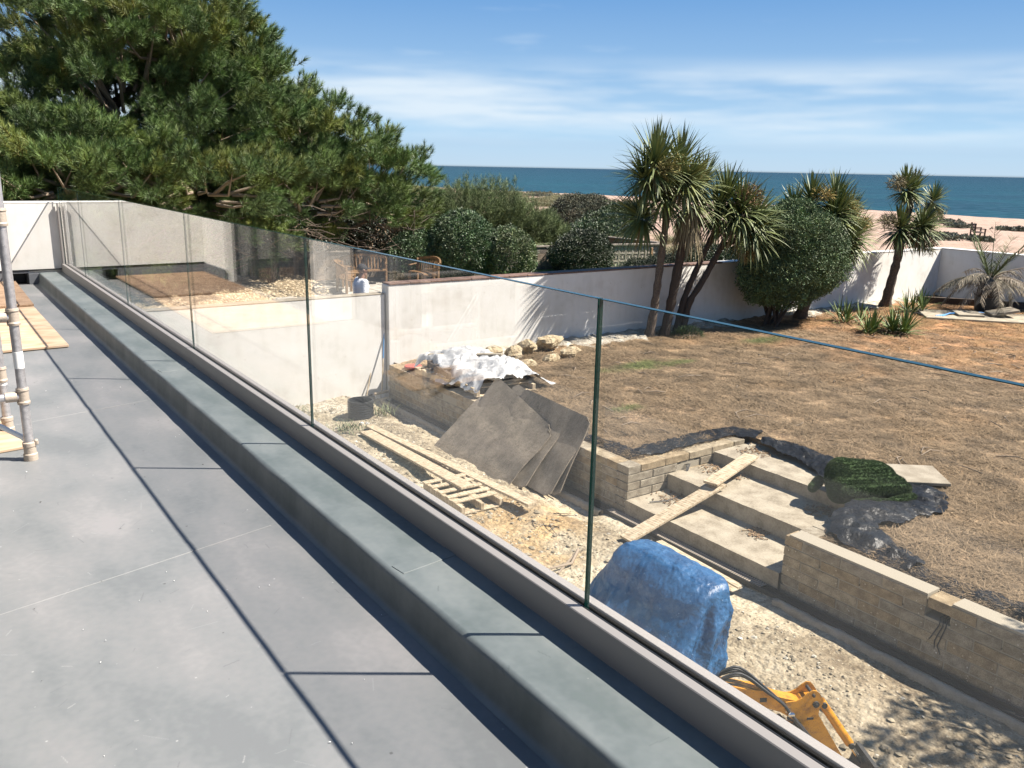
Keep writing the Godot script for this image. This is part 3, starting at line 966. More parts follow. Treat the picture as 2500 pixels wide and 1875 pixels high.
func build_terrace() -> void:
	var b := MB.new()
	# the deck, with a membrane that is not quite flat
	var dy := func(x, z): return 0.0025 * nz.get_noise_2d(x * 2.5, z * 2.5)
	var white := func(_x, _z): return Color.WHITE
	grid(b, -0.8, 1.312, -12.75, 5.0, 0.14, dy, white)
	b.col = Color.WHITE
	b.box(Vector3(-0.2, -0.12, -3.87), Vector3(3.0, 0.2, 17.74))
	solo("terrace_deck", b, M.deck, "", "", "", "structure")
	b = MB.new()
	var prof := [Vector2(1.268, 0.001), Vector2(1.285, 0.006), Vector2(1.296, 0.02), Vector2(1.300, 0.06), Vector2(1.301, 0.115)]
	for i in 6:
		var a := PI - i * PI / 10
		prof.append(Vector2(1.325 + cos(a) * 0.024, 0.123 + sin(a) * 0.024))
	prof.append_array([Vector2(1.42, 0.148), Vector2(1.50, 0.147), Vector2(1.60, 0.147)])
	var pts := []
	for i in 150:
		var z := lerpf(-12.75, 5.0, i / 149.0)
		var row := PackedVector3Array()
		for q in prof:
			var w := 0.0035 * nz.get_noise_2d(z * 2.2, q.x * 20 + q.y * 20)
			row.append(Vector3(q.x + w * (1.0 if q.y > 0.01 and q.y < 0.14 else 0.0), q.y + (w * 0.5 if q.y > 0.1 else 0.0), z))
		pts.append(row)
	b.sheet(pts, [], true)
	solo("kerb", b, M.tinted_kerb_membrane, "", "", "", "structure")
	# lap joints of the membrane, a few millimetres proud
	b = MB.new()
	for z in [-1.05, -3.4, -5.9, -8.3, -10.6]:
		b.box(Vector3(0.2, -0.0008, z), Vector3(2.0, 0.006, 0.09), 0.0028, Basis(Vector3.UP, 0.22))
	solo("membrane_lap", b, M.deck, "", "", "", "structure")
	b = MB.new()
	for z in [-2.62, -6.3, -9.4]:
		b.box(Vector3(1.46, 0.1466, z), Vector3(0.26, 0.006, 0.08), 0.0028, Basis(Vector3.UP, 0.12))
	solo("membrane_lap", b, M.tinted_kerb_membrane, "", "", "", "structure")

	# glass balustrade
	var t := thing("glass_balustrade", "frameless clear glass balustrade in a grey base channel along the terrace kerb", "balustrade", Vector3(1.64, 0.135, -4))
	b = MB.new()
	var z0 := -12.74
	var z1 := 5.0
	var zc := (z0 + z1) * 0.5
	b.box(Vector3(1.5985, 0.195, zc), Vector3(0.037, 0.118, z1 - z0), 0.003)
	b.box(Vector3(1.674, 0.192, zc), Vector3(0.036, 0.116, z1 - z0), 0.003)
	b.box(Vector3(1.636, 0.148, zc), Vector3(0.05, 0.022, z1 - z0))
	part("base_channel", b, M.anodised, t)
	b = MB.new()
	b.box(Vector3(1.6215, 0.224, zc), Vector3(0.009, 0.056, z1 - z0), 0.002)
	b.box(Vector3(1.651, 0.224, zc), Vector3(0.010, 0.056, z1 - z0), 0.002)
	part("gasket", b, M.gasket, t)
	b = MB.new()
	b.box(Vector3(1.605, 0.65, -12.715), Vector3(0.02, 0.80, 0.05), 0.003)
	b.box(Vector3(1.667, 0.65, -12.715), Vector3(0.02, 0.80, 0.05), 0.003)
	part("end_channel", b, M.anodised, t)
	b = MB.new()
	b.box(Vector3(1.635, -0.14, zc), Vector3(0.13, 0.54, z1 - z0), 0.004)
	part("outer_fascia", b, M.anodised, t)
	var ends := [-12.71, -11.172, -8.806, -6.481, -4.163, -1.868, 0.44, 2.75, 5.0]
	for i in ends.size() - 1:
		var a: float = ends[i] + (0.004 if i > 0 else 0.0)
		var e: float = ends[i + 1] - 0.004
		b = MB.new()
		var xa := 1.6265
		var xb := 1.6455
		b.quad(Vector3(xa, 0.19, e), Vector3(xa, 1.2495, e), Vector3(xa, 1.2495, a), Vector3(xa, 0.19, a))
		b.quad(Vector3(xb, 0.19, a), Vector3(xb, 1.2495, a), Vector3(xb, 1.2495, e), Vector3(xb, 0.19, e))
		var p := part("pane", b, M.glass, t)
		b = MB.new()
		b.box(Vector3(1.636, 1.2505, (a + e) / 2), Vector3(0.0188, 0.002, e - a - 0.002))
		b.box(Vector3(1.6318, 0.72, a + 0.001), Vector3(0.0112, 1.059, 0.002))
		b.box(Vector3(1.6318, 0.72, e - 0.001), Vector3(0.0112, 1.059, 0.002))
		part("polished_edge", b, M.glass_edge, p, true)

	# white end wall of the terrace, with a scupper through its foot
	t = thing("parapet_wall", "white rendered parapet wall closing the far end of the terrace", "wall", Vector3(0.7, 0, -12.9))
	b = MB.new()
	b.box(Vector3(0.76, 0.61, -12.885), Vector3(1.92, 0.87, 0.25), 0.006)
	b.box(Vector3(0.40, 0.085, -12.885), Vector3(1.2, 0.176, 0.25))
	b.box(Vector3(1.45, 0.085, -12.885), Vector3(0.54, 0.176, 0.25))
	part("wall", b, M.render, t)
	b = MB.new()
	b.box(Vector3(0.76, 1.052, -12.884), Vector3(1.923, 0.022, 0.253), 0.005)
	part("coping", b, M.render, t)
	b = MB.new()
	b.box(Vector3(0.385, 0.09, -12.751), Vector3(1.19, 0.18, 0.024), 0.004)
	b.box(Vector3(1.245, 0.07, -12.751), Vector3(0.13, 0.14, 0.024), 0.004)
	b.box(Vector3(1.08, 0.162, -12.751), Vector3(0.2, 0.034, 0.022), 0.004)
	part("flashing", b, M.flashing, t)
	b = MB.new()
	b.box(Vector3(0.74, 0.186, -12.746), Vector3(1.86, 0.012, 0.034), 0.002)
	part("drip_edge", b, M.gasket, t)
	b = MB.new()
	b.box(Vector3(1.08, 0.17, -12.86), Vector3(0.2, 0.012, 0.2))
	b.box(Vector3(1.08, 0.0, -12.86), Vector3(0.2, 0.012, 0.2))
	b.box(Vector3(0.992, 0.085, -12.86), Vector3(0.02, 0.17, 0.2))
	b.box(Vector3(1.172, 0.085, -12.86), Vector3(0.02, 0.17, 0.2))
	b.box(Vector3(1.08, 0.085, -13.0), Vector3(0.2, 0.17, 0.02))
	part("scupper", b, M.gasket, t)

	# the house: its front is seen only mirrored in the glass
	t = thing("house", "white rendered house wing with dark framed glass doors facing the terrace", "house", Vector3(-1.5, 0, -5))
	b = MB.new()
	b.box(Vector3(-0.35, 1.35, -12.33), Vector3(0.3, 2.7, 1.1), 0.01)
	b.box(Vector3(-0.35, 2.45, -10.24), Vector3(0.3, 0.5, 3.08), 0.01)
	b.box(Vector3(-0.35, 1.35, -8.5), Vector3(0.3, 2.7, 0.4), 0.01)
	b.box(Vector3(-4.0, 1.35, -12.7), Vector3(7.0, 2.7, 0.3), 0.01)
	part("wall", b, M.house_render, t)
	b = MB.new()
	b.box(Vector3(-0.70, 1.35, -7.80), Vector3(0.3, 2.7, 1.0), 0.01)
	b.box(Vector3(-0.70, 2.45, -3.0), Vector3(0.3, 0.5, 8.6), 0.01)
	b.box(Vector3(-0.70, 1.35, 3.15), Vector3(0.3, 2.7, 3.7), 0.01)
	part("added_cladding", b, M.flashing, t)  # added dark front, set close to keep sky and bounce light off the kerb
	b = MB.new()
	b.box(Vector3(-0.19, 0.09, -12.24), Vector3(0.02, 0.18, 0.98), 0.004)
	part("skirting", b, M.flashing, t)
	b = MB.new()
	b.box(Vector3(-1.0, -1.45, -3.9), Vector3(5.1, 2.6, 17.5))
	part("lower_storey", b, M.house_render, t)
	b = MB.new()
	b.box(Vector3(-3.6, 2.82, -10.5), Vector3(6.9, 0.24, 4.6), 0.01)
	b.box(Vector3(-3.3, 2.82, -1.6), Vector3(5.5, 0.24, 13.2), 0.01)
	part("roof", b, M.flashing, t)
	for d in [[-0.36, -11.78, -8.70, 4], [-0.71, -7.30, 1.30, 7]]:
		b = MB.new()
		var n: int = d[3]
		var w: float = (d[2] - d[1]) / n
		for k in n + 1:
			b.box(Vector3(d[0], 1.1, d[1] + w * k), Vector3(0.08, 2.2, 0.07), 0.004)
		b.box(Vector3(d[0], 2.165, (d[1] + d[2]) / 2), Vector3(0.078, 0.07, d[2] - d[1]), 0.004)
		b.box(Vector3(d[0], 0.05, (d[1] + d[2]) / 2), Vector3(0.078, 0.1, d[2] - d[1]), 0.004)
		var door := part("door_frame", b, M.frame_grey, t)
		for k in n:
			b = MB.new()
			b.box(Vector3(d[0] - 0.01, 1.12, d[1] + w * (k + 0.5)), Vector3(0.02, 2.04, w - 0.07))
			part("pane", b, M.window_glass, door, true)

	# boards laid on the deck
	b = MB.new()
	b.box(Vector3(0.42, 0.018, -9.42), Vector3(1.16, 0.022, 2.42), 0.003, Basis(Vector3.UP, 0.004))
	solo("board", b, M.ply, "pale plywood board lying flat on the deck, nearer of two by the end wall", "board")
	b = MB.new()
	b.box(Vector3(0.42, 0.044, -11.66), Vector3(1.18, 0.024, 2.14), 0.003, Basis(Vector3.UP, -0.012))
	solo("board", b, M.coir, "brown fibre board lying on the deck in front of the end wall drain", "board")
	b = MB.new()
	b.box(Vector3(0.02, 0.011, -5.62), Vector3(0.66, 0.018, 0.62), 0.003, Basis(Vector3.UP, 0.12))
	solo("board", b, M.ply, "small plywood offcut under the foot of the scaffold tower", "board")
	# leaf scraps and plaster crumbs dropped on the deck
	b = MB.new()
	rng.seed = 23
	for i in 80:
		var p := Vector3(rng.randf_range(-0.3, 1.28), 0.004, -0.7 - 6.5 * pow(rng.randf(), 1.5))
		var s := 0.0012 + 0.004 * pow(rng.randf(), 5)
		b.col = Color(1, 1, 1) if rng.randf() < 0.75 else Color(0.08, 0.08, 0.07)
		b.box(p, Vector3(s * rng.randf_range(0.6, 3.0), 0.002, s), 0.0, Basis(Vector3.UP, rng.randf() * TAU))
	b.col = Color(0.05, 0.055, 0.05)
	b.box(Vector3(1.405, 0.151, -1.18), Vector3(0.014, 0.008, 0.008), 0.001, Basis(Vector3.UP, 0.5))
	solo("crumbs", b, M.white_label, "", "", "", "stuff")


# ---------------------------------------------------------------- walls of blocks
var block_mesh := []
var block_mats := []

# courses of blocks laid flat from a along dir; depth goes to the side inward
func block_wall(t: Node3D, a: Vector3, dir: Vector3, length: float, courses: int, inward: Vector3, skip: Array = [], called := "block", bl := 0.44, bh := 0.10, bd := 0.215) -> void:
	var jx := bl + 0.0125
	var jy := bh + 0.0125
	var basis := Basis(dir, Vector3.UP, dir.cross(Vector3.UP))
	for c in courses:
		var s := -0.5 * jx if c % 2 == (courses - 1) % 2 else 0.0
		var k := 0
		while s < length - 0.02:
			var s0 := maxf(s, 0.0)
			var s1 := minf(s + bl, length)
			s += jx
			k += 1
			if s1 - s0 < 0.06: continue
			var hole := false
			for h in skip:
				if h[0] == c and (s0 + s1) * 0.5 > h[1] and (s0 + s1) * 0.5 < h[2]: hole = true
			if hole: continue
			var mid := a + dir * (s0 + s1) * 0.5 + Vector3.UP * (c * jy + bh * 0.5) + inward * (bd * 0.5 + rng.randf_range(-0.003, 0.002))
			var bx := basis * Basis.from_scale(Vector3((s1 - s0) / bl, 1, 1))
			inst(called, block_mesh[rng.randi() % block_mesh.size()], Transform3D(bx, mid), t, block_mats[rng.randi() % block_mats.size()])

func set_blocks(l: float, h: float, d: float, base: StandardMaterial3D, tints: Array) -> void:
	block_mesh = []
	block_mats = []
	for i in 3:
		var b := MB.new()
		b.box(Vector3.ZERO, Vector3(l, h, d), 0.004, Basis(), 0.003, rng)
		block_mesh.append(b.mesh(base))
	for c in tints:
		var m: StandardMaterial3D = base.duplicate()
		m.albedo_color = (c as Color).linear_to_srgb()
		block_mats.append(m)

func build_walls() -> void:
	# white garden wall
	var a := Vector3(7.28, 0, -14.6)
	var e := Vector3(26.62, 0, -14.36)
	var t := thing("garden_wall", "long white rendered garden wall behind the palms and the lawn", "wall", Vector3(16, -2.1, -14.6))
	var b := MB.new()
	var d := (e - a).normalized()
	b.bar(a + Vector3.UP * -1.72, e + Vector3.UP * -1.72, 0.28, 2.24, 0.012)
	part("wall", b, M.render, t)
	for k in 20:
		b = MB.new()
		b.bar(a + d * (0.02 + k * 0.46) + Vector3.UP * -0.585, a + d * (0.02 + k * 0.46 + 0.452) + Vector3.UP * -0.585, 0.31, 0.032 + 0.003 * (k % 2), 0.006)
		part("coping_tile", b, M.coping_tile, t)
	b = MB.new()
	b.bar(a + d * 9.24 + Vector3.UP * -0.59, e + Vector3.UP * -0.59, 0.30, 0.03, 0.008)
	part("coping", b, M.render, t)
	# seaward wall
	t = thing("seaward_wall", "white rendered wall on the beach side, in shade behind the potted palm", "wall", Vector3(26.6, -2.1, -3))
	b = MB.new()
	b.box(Vector3(26.62, -1.66, -2.6), Vector3(0.26, 2.12, 23.4), 0.012)
	part("wall", b, M.render, t)
	b = MB.new()
	b.box(Vector3(26.62, -0.585, -2.7), Vector3(0.29, 0.03, 23.2), 0.008)
	part("coping", b, M.render, t)
	# lower white wall towards the house
	t = thing("low_white_wall", "lower white rendered wall between the building site and the gravel garden", "wall", Vector3(3, -2.7, -14.86))
	b = MB.new()
	b.box(Vector3(1.2, -1.83, -14.655), Vector3(12.1, 2.1, 0.22), 0.012)
	part("wall", b, M.render, t)
	b = MB.new()
	b.box(Vector3(1.2, -0.772, -14.66), Vector3(12.1, 0.022, 0.24), 0.006)
	part("coping", b, M.paving, t)

	# retaining walls of concrete blocks laid flat
	set_blocks(0.44, 0.10, 0.215, M.block, [Color(1, 1, 1), Color(0.85, 0.83, 0.80), Color(1.12, 1.06, 0.95), Color(0.92, 0.92, 0.92), Color(1.0, 0.88, 0.70)])
	rng.seed = 31
	var q := thing("retaining_wall", "concrete block retaining wall behind the leaning boards, left of the steps", "wall", Vector3(7.2, -2.78, -11))
	block_wall(q, Vector3(7.2, -2.775, -7.76), Vector3(0, 0, -1), 6.6, 6, Vector3(1, 0, 0), [[4, 4.2, 4.5]])
	b = MB.new()
	b.box(Vector3(7.3065, -2.45, -11.05), Vector3(0.199, 0.67, 6.55))
	part("mortar", b, M.mortar, q)
	q = thing("retaining_wall", "short concrete block return wall on the left side of the steps, with a missing block", "wall", Vector3(8.3, -2.78, -7.65))
	block_wall(q, Vector3(7.2, -2.775, -7.545), Vector3(1, 0, 0), 2.25, 6, Vector3(0, 0, -1), [[4, 0.95, 1.25]])
	b = MB.new()
	b.box(Vector3(8.32, -2.5, -7.65), Vector3(2.2, 0.55, 0.18))
	b.box(Vector3(7.75, -2.18, -7.65), Vector3(0.85, 0.13, 0.18))
	b.box(Vector3(8.93, -2.18, -7.65), Vector3(0.98, 0.13, 0.18))
	part("mortar", b, M.mortar, q)
	q = thing("retaining_wall", "concrete block retaining wall right of the steps with cables hanging from a dark hole", "wall", Vector3(7.2, -2.78, -2))
	block_wall(q, Vector3(7.2, -2.775, -5.1), Vector3(0, 0, 1), 6.3, 6, Vector3(1, 0, 0), [[4, 1.5, 1.7]])
	inst("block", block_mesh[0], Transform3D(Basis(Vector3(0, 0, 0.47), Vector3.UP, Vector3(-1, 0, 0)), Vector3(7.308, -2.275, -3.635)), q, block_mats[1])
	b = MB.new()
	b.box(Vector3(7.3065, -2.54, -1.95), Vector3(0.199, 0.46, 6.25))
	b.box(Vector3(7.3065, -2.19, -4.29), Vector3(0.199, 0.2, 1.52))
	b.box(Vector3(7.3065, -2.19, -0.05), Vector3(0.199, 0.2, 2.4))
	b.box(Vector3(7.3065, -2.19, -2.35), Vector3(0.199, 0.2, 1.9))
	part("mortar", b, M.mortar, q)
	b = MB.new()
	for i in 3:
		var p := Vector3(7.24, -2.28, -3.40 + i * 0.03)
		b.tube([p + Vector3(0.12, 0, 0), p, p + Vector3(-0.05, -0.05, 0.02), p + Vector3(-0.05, -0.18 - i * 0.04, -0.03), p + Vector3(-0.03, -0.28 - i * 0.05, -0.08 + i * 0.05)], [0.006, 0.006, 0.006, 0.006, 0.004], 5)
	part("cable", b, M.rubber, q)
	q = thing("retaining_wall", "low concrete block return wall on the right side of the steps under the black sheet", "wall", Vector3(8.4, -2.78, -5))
	block_wall(q, Vector3(7.43, -2.55, -5.1), Vector3(1, 0, 0), 2.0, 4, Vector3(0, 0, 1))
	b = MB.new()
	b.box(Vector3(8.42, -2.35, -4.99), Vector3(1.95, 0.42, 0.18))
	part("mortar", b, M.mortar, q)
	# drain channel at the foot of the wall
	q = thing("drain_channel", "black slotted drain channel along the foot of the block wall", "drain", Vector3(7.05, -2.75, -7))
	b = MB.new()
	for s in [-1, 1]:
		b.box(Vector3(7.075 + s * 0.062, -2.745, -6.4), Vector3(0.012, 0.05, 15.4), 0.002)
	b.box(Vector3(7.075, -2.765, -6.4), Vector3(0.12, 0.01, 15.4))
	part("channel", b, M.black_plastic, q)
	b = MB.new()
	for k in 84:
		b.box(Vector3(7.075, -2.722, -7.72 + k * 0.03), Vector3(0.11, 0.01, 0.012))
	part("grate", b, M.coupler, q).set_meta("kind", "stuff")
	# ragged bead of mortar
	b = MB.new()
	for s in [[-4.95, 1.2], [-14.1, -7.7]]:
		var pts := []
		var z: float = s[0]
		while z < s[1]:
			var w := 0.055 + 0.022 * nz.get_noise_2d(z * 9.0, 1.0)
			var x := 6.93 + 0.02 * nz.get_noise_2d(z * 3.0, 9.0)
			var y := -2.755
			pts.append(PackedVector3Array([Vector3(x - w, y - 0.03, z), Vector3(x - w * 0.8, y + 0.035, z), Vector3(x, y + 0.05 + 0.012 * nz.get_noise_2d(z * 14, 4.0), z), Vector3(x + w * 0.6, y + 0.04, z), Vector3(x + w * 0.8, y - 0.03, z)]))
			z += 0.035
		b.sheet(pts)
	solo("mortar_bead", b, M.paving, "ragged bead of pale mortar on the ground beside the drain channel", "mortar")


func build_steps() -> void:
	var t := thing("garden_steps", "three broad raw concrete garden steps between the block walls", "steps", Vector3(8.2, -2.8, -6.3))
	for s in [[7.165, 8.05, -2.55], [7.925, 8.95, -2.335], [8.80, 9.68, -2.175]]:
		var b := MB.new()
		var zs := -7.535
		var ze := -5.105
		var lo := -2.9
		# a cast slab whose top is not quite flat
		var f := func(x, z): return s[2] + 0.006 * nz.get_noise_2d(x * 4, z * 4)
		grid(b, s[0], s[1], zs, ze, 0.09, f, func(_x, _z): return Color.WHITE)
		var n := 40
		for k in n:
			var za := lerpf(zs, ze, k / float(n))
			var zb := lerpf(zs, ze, (k + 1) / float(n))
			b.quad(Vector3(s[0], lo, za), Vector3(s[0], lo, zb), Vector3(s[0], f.call(s[0], zb), zb), Vector3(s[0], f.call(s[0], za), za))
		part("step", b, M.concrete, t)
	# soil and leaves blown onto the treads
	var b := MB.new()
	rng.seed = 41
	for i in 700:
		var g: Array = [[7.75, -7.2, -2.55, 0.3], [8.6, -7.35, -2.335, 0.22], [8.55, -5.6, -2.335, 0.2], [7.8, -5.9, -2.55, 0.15], [9.3, -7.2, -2.175, 0.3], [8.55, -7.0, -2.335, 0.15]][i % 6]
		var p := Vector3(g[0] + rng.randfn() * g[3] * 0.5, g[2] + 0.012, g[1] + rng.randfn() * g[3] * 0.5)
		if p.z < -7.5 or p.z > -5.15 or p.x > g[0] + 0.3: continue
		b.col = Color(0.9, 0.7, 0.5) * rng.randf_range(0.4, 1.4)
		var s := rng.randf_range(0.006, 0.03)
		b.box(p, Vector3(s * 2.0, 0.006, s * 0.5), 0, Basis.from_euler(Vector3(rng.randf_range(-0.3, 0.3), rng.randf() * TAU, 0)))
	solo("leaf_litter", b, M.twig, "", "", "", "stuff")
	# two planks laid end to end up the steps
	b = MB.new()
	b.bar(Vector3(6.55, -2.685, -6.85), Vector3(8.10, -2.255, -6.77), 0.20, 0.035, 0.004)
	solo("plank", b, M.wood, "lower weathered scaffold plank leading from the ground onto the steps", "plank")
	b = MB.new()
	b.bar(Vector3(7.90, -2.225, -6.78), Vector3(8.98, -2.115, -7.02), 0.20, 0.035, 0.004)
	solo("plank", b, M.wood, "upper weathered plank resting on the edges of the top two steps", "plank")
	# cables by the missing block
	b = MB.new()
	for i in 3:
		var p := Vector3(8.27 + i * 0.03, -2.29, -7.6)
		b.tube([p, p + Vector3(-0.02, 0.03, 0.09), p + Vector3(-0.1 - i * 0.03, -0.1, 0.16), p + Vector3(-0.14 + i * 0.05, -0.25, 0.2)], [0.007, 0.007, 0.007, 0.005], 5)
	b.tube([Vector3(8.1, -2.5, -7.4), Vector3(7.9, -2.54, -7.25), Vector3(7.6, -2.535, -7.2), Vector3(7.35, -2.53, -7.28)], [0.008, 0.008, 0.008, 0.008], 5)
	solo("cable", b, M.rubber, "loose black cables hanging from the missing block beside the steps", "cable")


func build_fences() -> void:
	# neighbour's wall of grey blocks: solid run with piers, then pierced screen blocks
	rng.seed = 51
	set_blocks(0.44, 0.215, 0.1, M.old_block, [Color(1, 1, 1), Color(0.8, 0.8, 0.82), Color(1.2, 1.15, 1.05), Color(0.9, 0.82, 0.74)])
	var a := Vector3(5.0, -2.16, -27.5)
	var e := Vector3(21.45, -2.16, -25.0)
	var d := (e - a).normalized()
	var back := Vector3(d.z, 0, -d.x)
	if back.z > 0: back = -back
	var t := thing("block_fence", "old grey concrete block garden wall with piers behind the clipped hedges", "wall", a)
	block_wall(t, a, d, (e - a).length(), 4, back, [], "block", 0.44, 0.215, 0.1)
	var b := MB.new()
	b.bar(a + Vector3.UP * 0.44 + back * 0.05, e + Vector3.UP * 0.44 + back * 0.05, 0.085, 0.88)
	part("mortar", b, M.mortar, t)
	b = MB.new()
	b.bar(a + Vector3.UP * 0.94 + back * 0.05, e + Vector3.UP * 0.94 + back * 0.05, 0.17, 0.05, 0.008)
	part("coping", b, M.old_block, t)
	for k in 7:
		b = MB.new()
		b.box(a + d * (0.3 + k * 2.68) + Vector3.UP * 0.46 - back * 0.03, Vector3(0.22, 0.93, 0.22), 0.008, Basis(d, Vector3.UP, d.cross(Vector3.UP)))
		part("pier", b, M.old_block, t)
	# screen wall
	var s0 := Vector3(21.5, -2.10, -24.95)
	var s1 := Vector3(24.25, -2.10, -24.35)
	d = (s1 - s0).normalized()
	var q := thing("screen_wall", "pierced decorative screen block wall with stone coping at the garden corner", "wall", s0)
	b = MB.new()
	var n := 0.29
	for s in [-1, 1]:
		b.box(Vector3(s * (n / 2 - 0.012), 0, 0), Vector3(0.024, n, 0.09), 0.003)
		b.box(Vector3(0, s * (n / 2 - 0.012), 0), Vector3(n - 0.05, 0.024, 0.09), 0.003)
		b.box(Vector3(0, 0, 0), Vector3(0.018, (n - 0.05) * 1.41, 0.07), 0.002, Basis(Vector3.BACK, s * PI / 4))
	b.box(Vector3.ZERO, Vector3(0.018, n - 0.05, 0.066), 0.002)
	b.box(Vector3.ZERO, Vector3(n - 0.05, 0.018, 0.062), 0.002)
	b.lathe(Vector3.ZERO, [Vector2(0.0, -0.04), Vector2(0.045, -0.04), Vector2(0.045, 0.04), Vector2(0.0, 0.04)], 8)
	var bm := b.mesh(M.screen_stone)
	var bas := Basis(d, Vector3.UP, d.cross(Vector3.UP))
	for r in 3:
		for k in 9:
			inst("screen_block", bm, Transform3D(bas, s0 + d * (0.2 + k * 0.3) + Vector3.UP * (0.0 + r * 0.3 + 0.1)), q)
	b = MB.new()
	b.bar(s0 + Vector3.UP * 0.885, s1 + Vector3.UP * 0.885 + d * 0.1, 0.2, 0.07, 0.012)
	part("coping", b, M.old_block, q)
	b = MB.new()
	b.box(s1 + Vector3.UP * 0.41, Vector3(0.2, 0.88, 0.2), 0.01, bas)
	part("pier", b, M.screen_stone, q)
	# wing wall running away towards the beach
	q = thing("wing_wall", "dark shaded block wall running from the screen wall corner along the beach", "wall", Vector3(24, -2.1, -29))
	block_wall(q, Vector3(24.3, -2.10, -24.5), Vector3(-0.06, 0, -1).normalized(), 9.4, 4, Vector3(1, 0, 0), [], "block", 0.44, 0.215, 0.1)
	b = MB.new()
	b.bar(Vector3(24.3, -1.17, -24.5), Vector3(23.74, -1.17, -33.9), 0.2, 0.06, 0.01)
	part("coping", b, M.old_block, q)
	# wooden sign post leaning on the screen wall
	q = thing("wooden_post", "small orange wooden post and rail in front of the screen wall", "post", Vector3(23.6, -2.1, -23.9))
	b = MB.new()
	b.box(Vector3(23.45, -1.55, -24.0), Vector3(0.11, 0.5, 0.09), 0.012, Basis(Vector3.BACK, -0.05))
	part("post", b, M.teak, q)
	b = MB.new()
	b.bar(Vector3(23.5, -1.72, -24.0), Vector3(24.25, -1.74, -23.9), 0.07, 0.06, 0.008)
	part("rail", b, M.teak, q)


